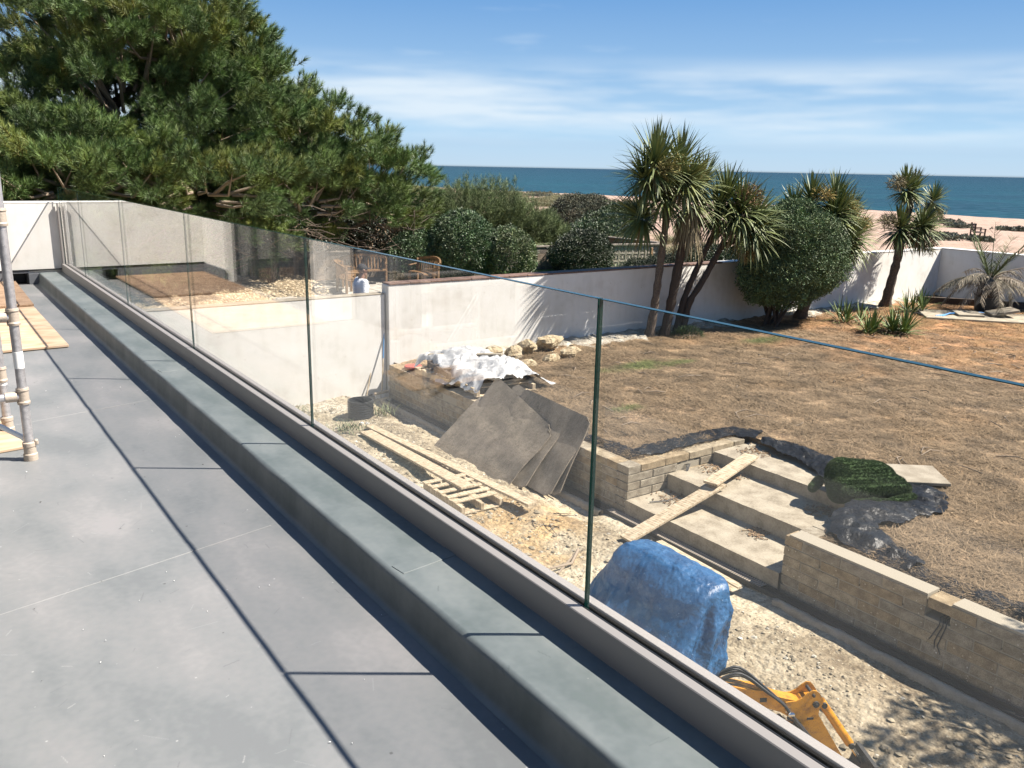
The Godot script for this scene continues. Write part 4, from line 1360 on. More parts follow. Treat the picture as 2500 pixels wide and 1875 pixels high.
# ---------------------------------------------------------------- trees
func build_trees() -> void:
	rng.seed = 61
	# a brush of pine needles at the end of a twig
	var tufts := []
	for k in 3:
		var b := MB.new()
		b.col = Color(0.5, 0.36, 0.22)
		b.tube([Vector3.ZERO, Vector3(0.01, 0.16, 0), Vector3(0, 0.30, 0.01)], [0.010, 0.008, 0.004], 4, false)
		for i in 76:
			var t := rng.randf()
			var p := Vector3(0, 0.04 + 0.27 * t, 0)
			var ph := rng.randf() * TAU
			var el := lerpf(0.35, 1.3, t) + rng.randf_range(-0.25, 0.25)
			var d := Vector3(cos(ph) * cos(el), sin(el), sin(ph) * cos(el))
			var s := d.cross(rvec()).normalized() * 0.0062
			var f := rng.randf_range(0.55, 1.0)
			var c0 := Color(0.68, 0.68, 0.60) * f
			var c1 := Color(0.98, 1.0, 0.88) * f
			var e := p + d * rng.randf_range(0.15, 0.25)
			var nn := s.cross(d).normalized()
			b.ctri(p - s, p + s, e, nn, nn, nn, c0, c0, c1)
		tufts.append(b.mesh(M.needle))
	var t := thing("pine_tree", "huge spreading dark green pine tree beyond the end wall, filling the upper left", "tree", Vector3(5.2, -2.1, -29.5))
	var b := MB.new()
	trunk_tube(b, [Vector3(5.2, -2.2, -29.5), Vector3(5.3, 0.2, -29.2), Vector3(5.0, 2.6, -28.6), Vector3(5.4, 5.2, -28.0)], 0.42, 0.14)
	part("trunk", b, M.bark, t)
	# lobes: centre, radii
	var lobes := [
		[Vector3(5.6, 2.7, -27.5), Vector3(4.3, 3.9, 4.3)], [Vector3(8.4, 2.2, -27.2), Vector3(2.9, 2.8, 3.6)], [Vector3(1.6, 1.2, -27.0), Vector3(3.6, 3.0, 4.0)],
		[Vector3(12.0, 0.75, -26.6), Vector3(2.7, 1.9, 2.7)], [Vector3(10.3, 1.9, -26.8), Vector3(2.4, 2.0, 3.0)], [Vector3(6.5, 0.9, -24.4), Vector3(3.2, 1.5, 2.4)],
		[Vector3(3.6, 1.0, -24.2), Vector3(2.4, 1.5, 2.3)], [Vector3(9.8, 0.5, -25.2), Vector3(2.3, 1.3, 2.0)], [Vector3(12.9, 0.0, -26.6), Vector3(1.9, 1.1, 1.9)],
		[Vector3(3.4, -0.5, -24.2), Vector3(2.6, 1.2, 1.8)], [Vector3(7.0, -0.5, -25.4), Vector3(2.6, 0.9, 1.8)], [Vector3(1.2, 0.2, -25.0), Vector3(2.4, 1.6, 2.0)], [Vector3(5.2, -0.9, -25.2), Vector3(3.4, 1.0, 1.6)], [Vector3(2.0, -0.9, -27.5), Vector3(3.4, 1.2, 1.4)], [Vector3(8.0, 3.9, -27.0), Vector3(2.2, 1.8, 2.4)], [Vector3(6.8, 4.6, -26.6), Vector3(2.2, 1.9, 2.4)], [Vector3(5.0, 4.9, -26.6), Vector3(2.2, 1.8, 2.4)]]
	var xs := [[], [], []]
	var cs := [[], [], []]
	b = MB.new()
	var nb := 0
	for l in lobes:
		var c: Vector3 = l[0]
		var r: Vector3 = l[1]
		var pads := int(15.0 * (r.x * r.y + r.x * r.z + r.y * r.z) / 3.0)
		for k in pads:
			var d := rvec()
			if d.y < -0.55: d.y *= -0.5
			var dep := 1.0 - 0.5 * pow(rng.randf(), 2.2)
			var pc := c + d * r * dep
			if pc.y < -1.9: continue
			# each pad is a spray of shoots at a branch end
			var od := (d / r).normalized()
			var axis := (od + Vector3.UP * 0.55 + rvec() * 0.25).normalized()
			var tone := rng.randf_range(0.75, 1.25)
			var yel := rng.randf()
			var cnt := 18
			for i in cnt:
				var q := rvec() * Vector3(0.42, 0.26, 0.42) * rng.randf_range(0.35, 1.0)
				var p := pc + q + od * 0.1
				var o := (axis + rvec() * 0.45 + q * 0.9).normalized()
				var w := rng.randi() % 3
				xs[w].append(facing(o, rng.randf() * TAU, rng.randf_range(0.7, 1.15), p))
				var f := tone * rng.randf_range(0.8, 1.2)
				cs[w].append(Color(lerpf(0.125, 0.235, yel * yel) * f, lerpf(0.200, 0.265, yel) * f, lerpf(0.072, 0.066, yel) * f))
			if k % 3 == 0:
				nb += 1
				var st := c.lerp(pc, 0.35) + Vector3.DOWN * 0.3
				b.tube([st, st.lerp(pc, 0.5) + rvec() * 0.25 + Vector3.DOWN * 0.15, pc], [0.06, 0.035, 0.012], 5, false)
	part("branch", b, M.twig, t)
	# boughs from the trunk to each lobe
	for l in lobes:
		b = MB.new()
		var c: Vector3 = l[0]
		var st := Vector3(5.25, clampf(c.y - 1.6, 0.3, 4.0), -28.9)
		trunk_tube(b, [st, st.lerp(c, 0.5) + rvec() * 0.4, c], 0.16, 0.06, 8)
		part("bough", b, M.bark, t)
	# bare dead twigs under the skirt
	b = MB.new()
	for i in 260:
		var p := Vector3(rng.randf_range(2.5, 14.0), rng.randf_range(-1.0, 0.4), rng.randf_range(-26.5, -23.2))
		if p.x > 11 : p.z = minf(p.z, -24.6)
		var d := (rvec() * Vector3(1, 0.35, 1)).normalized() * rng.randf_range(0.4, 1.3)
		b.tube([p, p + d * 0.5 + rvec() * 0.12, p + d], [0.014, 0.010, 0.004], 4, false)
	part("dead_twigs", b, M.bark, t).set_meta("kind", "stuff")
	for k in 3:
		multi("crown", tufts[k], xs[k], cs[k], t)

	build_cordylines()
	# leafy tree to the right of the frame: its dappled shade falls on the ground by the digger
	var spray := leaf_spray(12, 0.10, 0.05, 0.16, 5).mesh(M.leaf)
	rng.seed = 67
	var o := thing("garden_tree", "slender leafy garden tree standing on the lawn right of the view", "tree", Vector3(10.0, -2.1, 0.9))
	b = MB.new()
	trunk_tube(b, [Vector3(10.0, -2.15, 0.9), Vector3(9.9, -0.5, 0.7), Vector3(9.6, 1.4, 0.3)], 0.12, 0.05)
	for i in 12:
		var e := Vector3(9.3, 1.7, 0.0) + rvec() * Vector3(1.3, 1.0, 1.3)
		b.tube([Vector3(9.7, 0.8, 0.4), e.lerp(Vector3(9.6, 1.2, 0.3), 0.5) + rvec() * 0.2, e], [0.04, 0.025, 0.008], 5)
	part("trunk", b, M.bark, o)
	var x2 := []
	var c2 := []
	for l in [[Vector3(9.1, 1.2, -0.5), Vector3(1.1, 0.8, 0.9)], [Vector3(9.9, 2.2, 0.2), Vector3(1.2, 0.8, 1.0)], [Vector3(8.5, 0.4, 0.5), Vector3(0.8, 0.6, 0.8)], [Vector3(10.3, 1.2, 1.0), Vector3(1.0, 0.9, 0.9)]]:
		for q in shell(l[0], l[1], 150, 0.2, 0.3, 1.3):
			x2.append(facing((q[1] + rvec()).normalized(), rng.randf() * TAU, rng.randf_range(0.8, 1.3), q[0]))
			c2.append(Color(0.05, 0.09, 0.03) * rng.randf_range(0.7, 1.3))
	multi("crown", spray, x2, c2, o)


func head(t: Node3D, at: Vector3, axis: Vector3, count: int, length: float, spread := 2.35, droop := 1.1, green := Color(0.058, 0.090, 0.032)) -> void:
	var b := MB.new()
	rosette(b, at, axis.normalized(), int(count * 2.1), length * 1.08, 0.052, spread + 0.15, droop, green, Color(0.16, 0.17, 0.06))
	part("leaf_head", b, M.blade, t)

func build_cordylines() -> void:
	rng.seed = 71
	var grp := "cabbage palms along the white wall"
	var t := thing("cabbage_palm", "tallest cabbage palm, straight grey trunk, first from the left at the wall", "palm tree", Vector3(13.68, -2.1, -13.85), grp)
	var b := MB.new()
	trunk_tube(b, [Vector3(13.62, -2.15, -13.85), Vector3(13.70, -1.3, -13.8), Vector3(13.74, -0.1, -13.72), Vector3(13.74, 1.05, -13.6)], 0.092, 0.08)
	b.tube([Vector3(13.74, 0.95, -13.6), Vector3(13.45, 1.4, -13.5), Vector3(13.2, 1.85, -13.5)], [0.08, 0.07, 0.05], 8)
	b.tube([Vector3(13.74, 0.95, -13.6), Vector3(14.0, 1.4, -13.7), Vector3(14.15, 1.8, -13.8)], [0.08, 0.07, 0.05], 8)
	part("trunk", b, M.bark, t)
	head(t, Vector3(13.15, 1.75, -13.5), Vector3(-0.05, 1, 0.1), 130, 0.92)
	head(t, Vector3(14.2, 1.75, -13.8), Vector3(0.1, 1, 0.0), 110, 0.86)
	head(t, Vector3(13.85, 1.45, -13.2), Vector3(0.25, 0.7, 0.6), 90, 0.80, 2.2, 1.5, Color(0.075, 0.105, 0.040))
	head(t, Vector3(12.95, 1.45, -13.6), Vector3(-0.7, 0.5, 0.2), 60, 0.85, 1.9)
	head(t, Vector3(13.6, 1.75, -13.75), Vector3(0.0, 1, -0.1), 80, 0.8)
	head(t, Vector3(13.45, 1.1, -13.45), Vector3(-0.3, 0.4, 0.5), 70, 0.75, 2.2, 1.8)
	for p in [[Vector3(13.2, 1.65, -13.2), 320], [Vector3(13.75, 1.75, -13.4), 300], [Vector3(14.35, 1.55, -13.4), 220]]:
		b = MB.new()
		panicle(b, p[0], Vector3(0.42, 0.28, 0.35), p[1], Color(0.21, 0.18, 0.06))
		part("flower_spike", b, M.dry_blade, t)
	t = thing("cabbage_palm", "second cabbage palm from the left, thicker shaggy trunk with a drooping skirt of leaves", "palm tree", Vector3(14.1, -2.1, -13.75), grp)
	b = MB.new()
	trunk_tube(b, [Vector3(14.0, -2.15, -13.75), Vector3(14.1, -1.4, -13.7), Vector3(14.22, -0.2, -13.6), Vector3(14.32, 0.75, -13.5)], 0.10, 0.11)
	part("trunk", b, M.bark_dark, t)
	head(t, Vector3(14.35, 1.0, -13.45), Vector3(0.1, 1, 0.3), 120, 0.85, 2.6, 1.5)
	head(t, Vector3(14.75, 1.35, -13.6), Vector3(0.5, 0.9, 0.1), 80, 0.75, 2.1, 1.3, Color(0.07, 0.10, 0.035))
	head(t, Vector3(13.25, 0.62, -14.0), Vector3(-0.6, 0.45, -0.1), 95, 0.90, 2.0, 1.6)
	b = MB.new()
	for i in 150:
		var an := rng.randf() * TAU
		var p := Vector3(14.3 + cos(an) * 0.13, rng.randf_range(0.3, 0.85), -13.5 + sin(an) * 0.13)
		strap(b, p, Vector3(cos(an) * 0.5, -0.6, sin(an) * 0.5), rng.randf_range(0.5, 0.9), 0.04, 2.5, Color(0.13, 0.105, 0.06), Color(0.20, 0.165, 0.10))
	part("dead_skirt", b, M.dry_blade, t)
	t = thing("cabbage_palm", "leaning forked cabbage palm with two thin trunks and a brown flower head", "palm tree", Vector3(14.55, -2.1, -13.8), grp)
	b = MB.new()
	trunk_tube(b, [Vector3(14.5, -2.15, -13.85), Vector3(14.58, -1.5, -13.8), Vector3(14.74, -0.95, -13.75), Vector3(15.2, 0.15, -13.6), Vector3(15.38, 0.75, -13.5)], 0.08, 0.058)
	trunk_tube(b, [Vector3(14.58, -2.15, -13.75), Vector3(14.70, -1.4, -13.7), Vector3(15.0, -0.95, -13.65), Vector3(15.45, -0.06, -13.5), Vector3(15.62, 0.5, -13.4)], 0.085, 0.062)
	b.tube([Vector3(15.42, -0.1, -13.5), Vector3(15.85, 0.12, -13.3), Vector3(16.1, 0.3, -13.2)], [0.065, 0.06, 0.05], 8)
	part("trunk", b, M.bark_dark, t)
	head(t, Vector3(15.42, 1.05, -13.45), Vector3(0.05, 1, 0.1), 100, 0.78, 2.2, 1.2)
	head(t, Vector3(15.65, 0.72, -13.2), Vector3(0.1, 1, 0.25), 150, 0.95, 2.45, 2.2)
	head(t, Vector3(16.2, 0.62, -13.2), Vector3(0.6, 0.8, 0.1), 95, 0.78, 2.2, 1.6)
	head(t, Vector3(15.2, 0.7, -13.5), Vector3(-0.3, 0.8, 0.2), 80, 0.8, 2.4, 1.8)
	head(t, Vector3(15.95, 0.3, -13.0), Vector3(0.3, 0.5, 0.6), 90, 0.85, 2.5, 2.4)
	for p in [[Vector3(15.75, 1.08, -13.1), Vector3(0.52, 0.36, 0.4), 620, Color(0.17, 0.105, 0.05)], [Vector3(16.75, 0.38, -13.3), Vector3(0.3, 0.36, 0.3), 300, Color(0.25, 0.165, 0.06)], [Vector3(15.95, -0.15, -13.1), Vector3(0.22, 0.35, 0.2), 220, Color(0.2, 0.15, 0.06)]]:
		b = MB.new()
		panicle(b, p[0], p[1], p[2], p[3])
		part("flower_spike", b, M.dry_blade, t)
	t = thing("cabbage_palm", "broad bushy cabbage palm rising behind the round evergreen shrub", "palm tree", Vector3(18.95, -2.1, -13.7), grp)
	b = MB.new()
	trunk_tube(b, [Vector3(18.95, -2.15, -13.7), Vector3(19.05, -1.3, -13.6), Vector3(19.1, -0.2, -13.5), Vector3(19.05, 0.5, -13.4)], 0.14, 0.11)
	for e in [Vector3(18.3, 1.0, -13.3), Vector3(19.35, 1.2, -13.3), Vector3(20.0, 0.2, -13.2), Vector3(18.8, 0.7, -13.0)]:
		b.tube([Vector3(19.08, 0.0, -13.5), Vector3(19.08, 0.2, -13.45).lerp(e, 0.5) + Vector3(0, -0.1, 0), e], [0.08, 0.07, 0.05], 8)
	part("trunk", b, M.bark, t)
	head(t, Vector3(18.35, 1.0, -13.3), Vector3(-0.2, 1, 0.1), 95, 0.72)
	head(t, Vector3(19.2, 0.75, -13.1), Vector3(0.1, 0.9, 0.4), 110, 0.78)
	head(t, Vector3(19.95, 0.55, -13.3), Vector3(0.5, 0.9, 0.1), 100, 0.75)
	head(t, Vector3(19.3, -0.1, -12.9), Vector3(0.2, 0.5, 0.6), 110, 0.8, 2.5, 2.2)
	head(t, Vector3(19.4, 1.05, -13.35), Vector3(0.15, 1, 0), 90, 0.70)
	head(t, Vector3(17.85, 0.72, -13.4), Vector3(-0.6, 0.8, 0.1), 80, 0.72)
	head(t, Vector3(18.9, 0.6, -12.95), Vector3(0.0, 0.8, 0.5), 100, 0.75, 2.4, 1.6)
	head(t, Vector3(19.65, 0.0, -13.0), Vector3(0.3, 0.6, 0.4), 120, 0.85, 2.6, 2.0)
	head(t, Vector3(20.15, 0.05, -13.2), Vector3(0.6, 0.7, 0.2), 100, 0.85, 2.5, 2.0, Color(0.07, 0.11, 0.03))
	for p in [[Vector3(18.4, 1.15, -13.0), Vector3(0.45, 0.2, 0.3), 260], [Vector3(19.75, 0.75, -13.1), Vector3(0.38, 0.36, 0.35), 420], [Vector3(20.15, 0.38, -13.0), Vector3(0.35, 0.22, 0.3), 300]]:
		b = MB.new()
		panicle(b, p[0], p[1], p[2], Color(0.27, 0.20, 0.065))
		part("flower_spike", b, M.dry_blade, t)
	t = thing("cabbage_palm", "tiered cabbage palm nearest the wall corner, one collar of leaves and a high tuft", "palm tree", Vector3(22.95, -2.1, -13.75), grp)
	b = MB.new()
	trunk_tube(b, [Vector3(22.95, -2.15, -13.75), Vector3(22.92, -1.5, -13.65), Vector3(22.88, -0.6, -13.5), Vector3(22.75, 0.3, -13.35)], 0.135, 0.10)
	b.tube([Vector3(22.75, 0.2, -13.35), Vector3(22.74, 0.75, -13.3), Vector3(22.65, 1.35, -13.3)], [0.07, 0.055, 0.045], 8)
	b.tube([Vector3(22.8, 0.2, -13.35), Vector3(22.98, 0.8, -13.35), Vector3(22.95, 1.25, -13.4)], [0.06, 0.05, 0.04], 8)
	b.tube([Vector3(22.85, 0.1, -13.35), Vector3(23.5, 0.55, -13.3), Vector3(23.95, 0.95, -13.3)], [0.06, 0.05, 0.04], 8)
	part("trunk", b, M.bark, t)
	head(t, Vector3(22.45, 1.32, -13.3), Vector3(-0.25, 1, 0.1), 85, 0.58, 2.1)
	head(t, Vector3(22.95, 1.28, -13.35), Vector3(0.2, 1, 0.1), 85, 0.58, 2.2)
	head(t, Vector3(23.98, 0.98, -13.3), Vector3(0.4, 0.9, 0.1), 75, 0.52, 2.4)
	head(t, Vector3(22.25, 0.2, -13.2), Vector3(-0.5, 0.7, 0.25), 100, 0.78, 2.4, 1.7)
	head(t, Vector3(22.95, 0.3, -12.95), Vector3(0.1, 0.8, 0.5), 110, 0.72, 2.5, 1.8, Color(0.06, 0.09, 0.034))
	head(t, Vector3(23.35, 0.12, -13.1), Vector3(0.6, 0.7, 0.2), 100, 0.70, 2.5, 2.0)
	for p in [[Vector3(21.85, 1.42, -13.2), Vector3(0.36, 0.26, 0.3), 260], [Vector3(23.1, 1.62, -13.4), Vector3(0.14, 0.14, 0.14), 70], [Vector3(21.65, 0.42, -13.2), Vector3(0.42, 0.24, 0.3), 320], [Vector3(24.25, 0.55, -13.3), Vector3(0.45, 0.22, 0.3), 280], [Vector3(23.4, -0.3, -12.9), Vector3(0.25, 0.35, 0.25), 240]]:
		b = MB.new()
		panicle(b, p[0], p[1], p[2], Color(0.16, 0.135, 0.075))
		part("flower_spike", b, M.dry_blade, t)
	# date palm in a black pot
	t = thing("date_palm", "half dead date palm with grey drooping fronds growing from a black pot", "palm tree", Vector3(24.6, -1.75, -11.7))
	b = MB.new()
	b.lathe(Vector3(24.58, -1.72, -11.7), [Vector2(0.22, 0), Vector2(0.30, 0.12), Vector2(0.27, 0.26), Vector2(0.19, 0.42), Vector2(0.14, 0.6), Vector2(0.02, 0.72)], 16)
	for i in 40:
		var an := rng.randf() * TAU
		var h := rng.randf_range(0.05, 0.55)
		var p := Vector3(24.58, -1.72 + h, -11.7) + Vector3(cos(an), 0, sin(an)) * (0.28 - 0.22 * h)
		b.bar(p, p + Vector3(cos(an) * 0.10, 0.12, sin(an) * 0.10), 0.07, 0.02)
	part("trunk", b, M.bark_dark, t)
	for k in 36:
		b = MB.new()
		var an := k * 2.39996 + rng.randf_range(-0.2, 0.2)
		var young := k < 8
		var el := rng.randf_range(0.95, 1.4) if young else rng.randf_range(0.1, 0.9)
		var L := rng.randf_range(1.25, 1.75)
		var d := Vector3(cos(an) * cos(el), sin(el), sin(an) * cos(el))
		var p := Vector3(24.58, -1.2, -11.7)
		var pts := [p]
		for s in 10:
			d = (d + Vector3.DOWN * (0.05 if young else 0.15)).normalized()
			p += d * L / 10
			pts.append(p)
		var rad := []
		for s in 11: rad.append(0.018 - 0.0014 * s)
		var col := Color(0.065, 0.085, 0.035) if young else Color(0.20, 0.165, 0.125).lerp(Color(0.10, 0.10, 0.06), rng.randf() * 0.6)
		b.col = col * 1.1
		b.tube(pts, rad, 4, false)
		for s in range(2, 11):
			for w in 3:
				var q: Vector3 = (pts[s - 1] as Vector3).lerp(pts[s], w / 3.0)
				var dd: Vector3 = (pts[s] - pts[s - 1]).normalized()
				var sd := dd.cross(Vector3.UP).normalized()
				for sg in [-1, 1]:
					var f := rng.randf_range(0.7, 1.3)
					strap(b, q, (sd * sg * 0.8 + dd * 0.7 + Vector3.UP * (0.25 if young else -0.1) + rvec() * 0.15), rng.randf_range(0.3, 0.48) * (1.1 - 0.05 * s), 0.02, 0.6 if young else 2.6, col * f, col * f * 1.25, 3)
		part("frond", b, M.dry_blade, t)


func build_shrubs() -> void:
	var small := leaf_spray(18, 0.050, 0.028, 0.11, 11).mesh(M.leaf)
	var gloss := leaf_spray(20, 0.062, 0.036, 0.12, 12).mesh(M.leaf_glossy)
	rng.seed = 81
	shrub("evergreen_shrub", "tall round evergreen shrub with small bright leaves in front of the white wall", "shrub", "", Vector3(17.3, -2.1, -13.35),
		[[Vector3(17.85, -0.35, -13.25), Vector3(1.45, 1.25, 1.1)], [Vector3(17.4, 0.1, -13.2), Vector3(0.95, 0.8, 0.85)], [Vector3(18.25, -0.85, -13.25), Vector3(0.92, 0.62, 0.8)], [Vector3(17.0, -0.75, -13.3), Vector3(0.75, 0.7, 0.7)], [Vector3(17.8, 0.55, -13.25), Vector3(0.6, 0.42, 0.55)]], small, 165, Color(0.115, 0.185, 0.08), 9, 1.0, 0.0, 0.24)
	shrub("clipped_hedge", "large dark glossy dome clipped hedge, left of the pair beyond the wall", "hedge", "clipped dome hedges", Vector3(14.85, -2.1, -24.3),
		[[Vector3(14.95, -1.05, -24.2), Vector3(1.12, 1.22, 1.15)], [Vector3(13.6, -1.4, -24.9), Vector3(1.1, 0.9, 0.8)]], gloss, 130, Color(0.080, 0.142, 0.060), 5, 1.0, 0.5, 0.06)
	shrub("clipped_hedge", "smaller paler glossy dome clipped hedge, right of the pair beyond the wall", "hedge", "clipped dome hedges", Vector3(16.25, -2.1, -23.4),
		[[Vector3(16.2, -1.3, -23.3), Vector3(0.86, 0.96, 0.9)]], gloss, 135, Color(0.125, 0.175, 0.078), 4, 1.0, 0.5, 0.05)
	shrub("dark_bush", "dark rounded bush in front of the grey block garden wall", "bush", "", Vector3(20.2, -2.1, -24.3),
		[[Vector3(20.2, -1.45, -24.3), Vector3(1.25, 0.8, 1.0)], [Vector3(20.5, -1.0, -24.3), Vector3(0.7, 0.42, 0.7)]], gloss, 85, Color(0.042, 0.062, 0.028), 5, 1.0, 0.2, 0.14)
	shrub("low_hedge", "low dark leafy hedge patch behind the white wall, left of the palm trunks", "hedge", "low hedges behind the white wall", Vector3(19.1, -2.1, -20.0),
		[[Vector3(18.9, -1.6, -20), Vector3(0.55, 0.45, 0.5)], [Vector3(19.6, -1.6, -19.9), Vector3(0.6, 0.48, 0.5)], [Vector3(20.4, -1.55, -19.9), Vector3(0.6, 0.5, 0.5)]], small, 130, Color(0.045, 0.062, 0.035), 3)
	shrub("low_hedge", "glossy pale leaved hedge behind the white wall, right of the palm trunks", "hedge", "low hedges behind the white wall", Vector3(22.3, -2.1, -20.0),
		[[Vector3(21.4, -1.45, -20), Vector3(0.8, 0.6, 0.6)], [Vector3(22.4, -1.45, -20), Vector3(0.85, 0.58, 0.6)], [Vector3(23.4, -1.5, -20), Vector3(0.8, 0.5, 0.6)]], gloss, 95, Color(0.042, 0.07, 0.03), 4)
	shrub("low_hedge", "low straggly hedge behind the wall between the two right hand cabbage palms", "hedge", "low hedges behind the white wall", Vector3(25.5, -2.1, -17.5),
		[[Vector3(24.6, -1.4, -17.6), Vector3(1.1, 0.65, 0.7)], [Vector3(26.4, -1.5, -17.4), Vector3(1.1, 0.5, 0.7)], [Vector3(22.6, -1.5, -18.0), Vector3(1.1, 0.55, 0.6)]], small, 75, Color(0.05, 0.065, 0.032), 4)
	shrub("beach_bush", "large grey green rounded bush on the shingle beyond the garden", "bush", "bushes at the edge of the beach", Vector3(32.3, -2.2, -38.5),
		[[Vector3(32.0, -1.2, -38.5), Vector3(2.3, 1.35, 1.8)], [Vector3(34.2, -1.35, -38.3), Vector3(2.0, 1.0, 1.6)]], small, 60, Color(0.115, 0.125, 0.080), 6, 1.7)
	shrub("beach_bush", "dark green sprawling bush in front of the grey green one on the beach edge", "bush", "bushes at the edge of the beach", Vector3(32.0, -2.2, -35.5),
		[[Vector3(31.0, -1.55, -35.3), Vector3(1.9, 0.85, 1.3)], [Vector3(32.7, -1.25, -35.8), Vector3(1.6, 1.0, 1.3)], [Vector3(29.2, -1.75, -34.4), Vector3(1.6, 0.6, 1.2)]], gloss, 60, Color(0.06, 0.10, 0.04), 6, 1.6)
	shrub("added_shade_hedge", "added dark hedge beyond the block wall standing for the shade under the pine", "hedge", "", Vector3(9.0, -2.1, -32.5),
		[[Vector3(-0.5, -0.5, -31.5), Vector3(3.0, 1.9, 1.2)], [Vector3(3.5, -0.5, -32), Vector3(3.0, 1.9, 1.2)], [Vector3(8.0, -0.7, -32.5), Vector3(3.0, 1.7, 1.2)], [Vector3(12.5, -1.0, -32.5), Vector3(3.0, 1.4, 1.2)], [Vector3(16.0, -1.1, -32.0), Vector3(2.2, 1.2, 1.2)]], gloss, 34, Color(0.02, 0.035, 0.016), 8, 1.8)  # added near-black backdrop: the deep shade under the pine, put into leaf colour
	# feathery tamarisk: upright plumes
	rng.seed = 83
	var b := MB.new()
	for i in 46:
		var h := rng.randf()
		var p := Vector3(rng.randf_range(-0.04, 0.04), h * 0.5, rng.randf_range(-0.04, 0.04))
		var d := (Vector3.UP + rvec() * 0.8).normalized() * rng.randf_range(0.08, 0.2)
		var s := rvec() * 0.008
		b.col = Color.WHITE * lerpf(0.7, 1.25, h)
		b.tri(p - s, p + s, p + d)
	var plume := b.mesh(M.feather)
	var t := thing("tamarisk", "feathery light green tamarisk bush behind the clipped hedges", "bush", Vector3(20.0, -2.1, -30))
	var xs := []
	var cs := []
	for l in [[Vector3(18.7, -0.65, -30), Vector3(1.4, 1.45, 1.2)], [Vector3(20.1, -0.7, -30), Vector3(1.2, 1.35, 1.2)], [Vector3(21.5, -1.2, -29.6), Vector3(1.3, 1.1, 1.1)], [Vector3(17.6, -1.0, -30.3), Vector3(1.2, 1.0, 1.0)], [Vector3(22.4, -1.6, -29.2), Vector3(0.8, 0.6, 0.8)]]:
		for q in shell(l[0], l[1], 700, 0.35, 0.35, 1.1):
			if q[0].y < -2.0: continue
			xs.append(facing((q[1] * 0.55 + Vector3.UP * 0.8 + rvec() * 0.3), rng.randf() * TAU, rng.randf_range(0.8, 1.5), q[0]))
			var f := rng.randf_range(0.65, 1.3) * (0.85 + 0.4 * nz.get_noise_3dv(q[0] * 1.5))
			cs.append(Color(0.125, 0.165, 0.062) * f)
	multi("crown", plume, xs, cs, t)
	b = MB.new()
	for i in 16:
		var e := Vector3(rng.randf_range(18.0, 22.3), rng.randf_range(-1.0, 0.1), -30 + rng.randf_range(-0.6, 0.6))
		var st := Vector3(20.0 + rng.randf_range(-0.8, 0.8), -2.15, -30)
		b.tube([st, st.lerp(e, 0.5) + Vector3.UP * 0.1, e], [0.05, 0.035, 0.01], 5)
	part("stem", b, M.bark_dark, t)
	# arching grass by the wall end
	t = thing("arching_grass", "pale arching grass clump at the top of the grey block wall", "grass", Vector3(19.6, -1.3, -27.0))
	b = MB.new()
	for i in 130:
		var an := rng.randf() * TAU
		strap(b, Vector3(19.7 + rng.randfn() * 0.25, -1.6, -27.0), Vector3(cos(an) * 0.6, 1, sin(an) * 0.6), rng.randf_range(0.6, 1.2), 0.018, 1.8, Color(0.10, 0.125, 0.06), Color(0.24, 0.26, 0.14))
	part("blades", b, M.blade, t)
	# strap-leaved clumps on the lawn
	var defs := [[Vector3(19.55, -2.1, -12.75), 60, 0.62, "upright strap leaved clump on the lawn nearest the evergreen shrub"], [Vector3(18.85, -2.08, -11.35), 90, 0.55, "left part of the low spreading strap leaved clump in the middle of the lawn edge"],
		[Vector3(19.45, -2.1, -11.05), 130, 0.62, "largest spreading strap leaved clump on the lawn, in front of the others"], [Vector3(22.9, -2.1, -12.75), 80, 0.60, "spiky strap leaved clump at the foot of the tiered palm with pale flowers"]]
	for d in defs:
		var p: Vector3 = d[0]
		t = thing("lily_clump", d[3], "plant", p, "strap leaved lily clumps on the lawn")
		b = MB.new()
		for i in 4:
			rosette(b, p + Vector3(rng.randfn() * 0.2, 0.1, rng.randfn() * 0.15), Vector3(rng.randf_range(-0.2, 0.2), 1, rng.randf_range(-0.2, 0.2)).normalized(), int(d[1] / 3.0), d[2], 0.042, 1.35, 1.9, Color(0.055, 0.10, 0.026), Color(0.15, 0.18, 0.05))
		part("leaves", b, M.blade, t)
		b = MB.new()
		for i in 14:
			var an := rng.randf() * TAU
			strap(b, p + Vector3(rng.randfn() * 0.2, 0.03, rng.randfn() * 0.2), Vector3(cos(an), 0.5, sin(an)), rng.randf_range(0.3, 0.55), 0.03, 2.6, Color(0.17, 0.12, 0.07), Color(0.25, 0.18, 0.11))
		part("dead_leaves", b, M.dry_blade, t)
	# round green cushion at the palm feet
	t = thing("grass_cushion", "small round green cushion plant at the foot of the forked palm", "plant", Vector3(14.35, -2.1, -13.4))
	b = MB.new()
	for i in 900:
		var d := rvec()
		d.y = absf(d.y)
		var p := Vector3(14.4, -2.12, -13.4) + d * Vector3(0.38, 0.20, 0.28)
		strap(b, p, d + Vector3.UP * 0.5 + rvec() * 0.4, rng.randf_range(0.06, 0.13), 0.012, 1.5, Color(0.025, 0.055, 0.014) * rng.randf_range(0.7, 1.4), Color(0.06, 0.10, 0.03), 2)
	part("blades", b, M.turf, t)
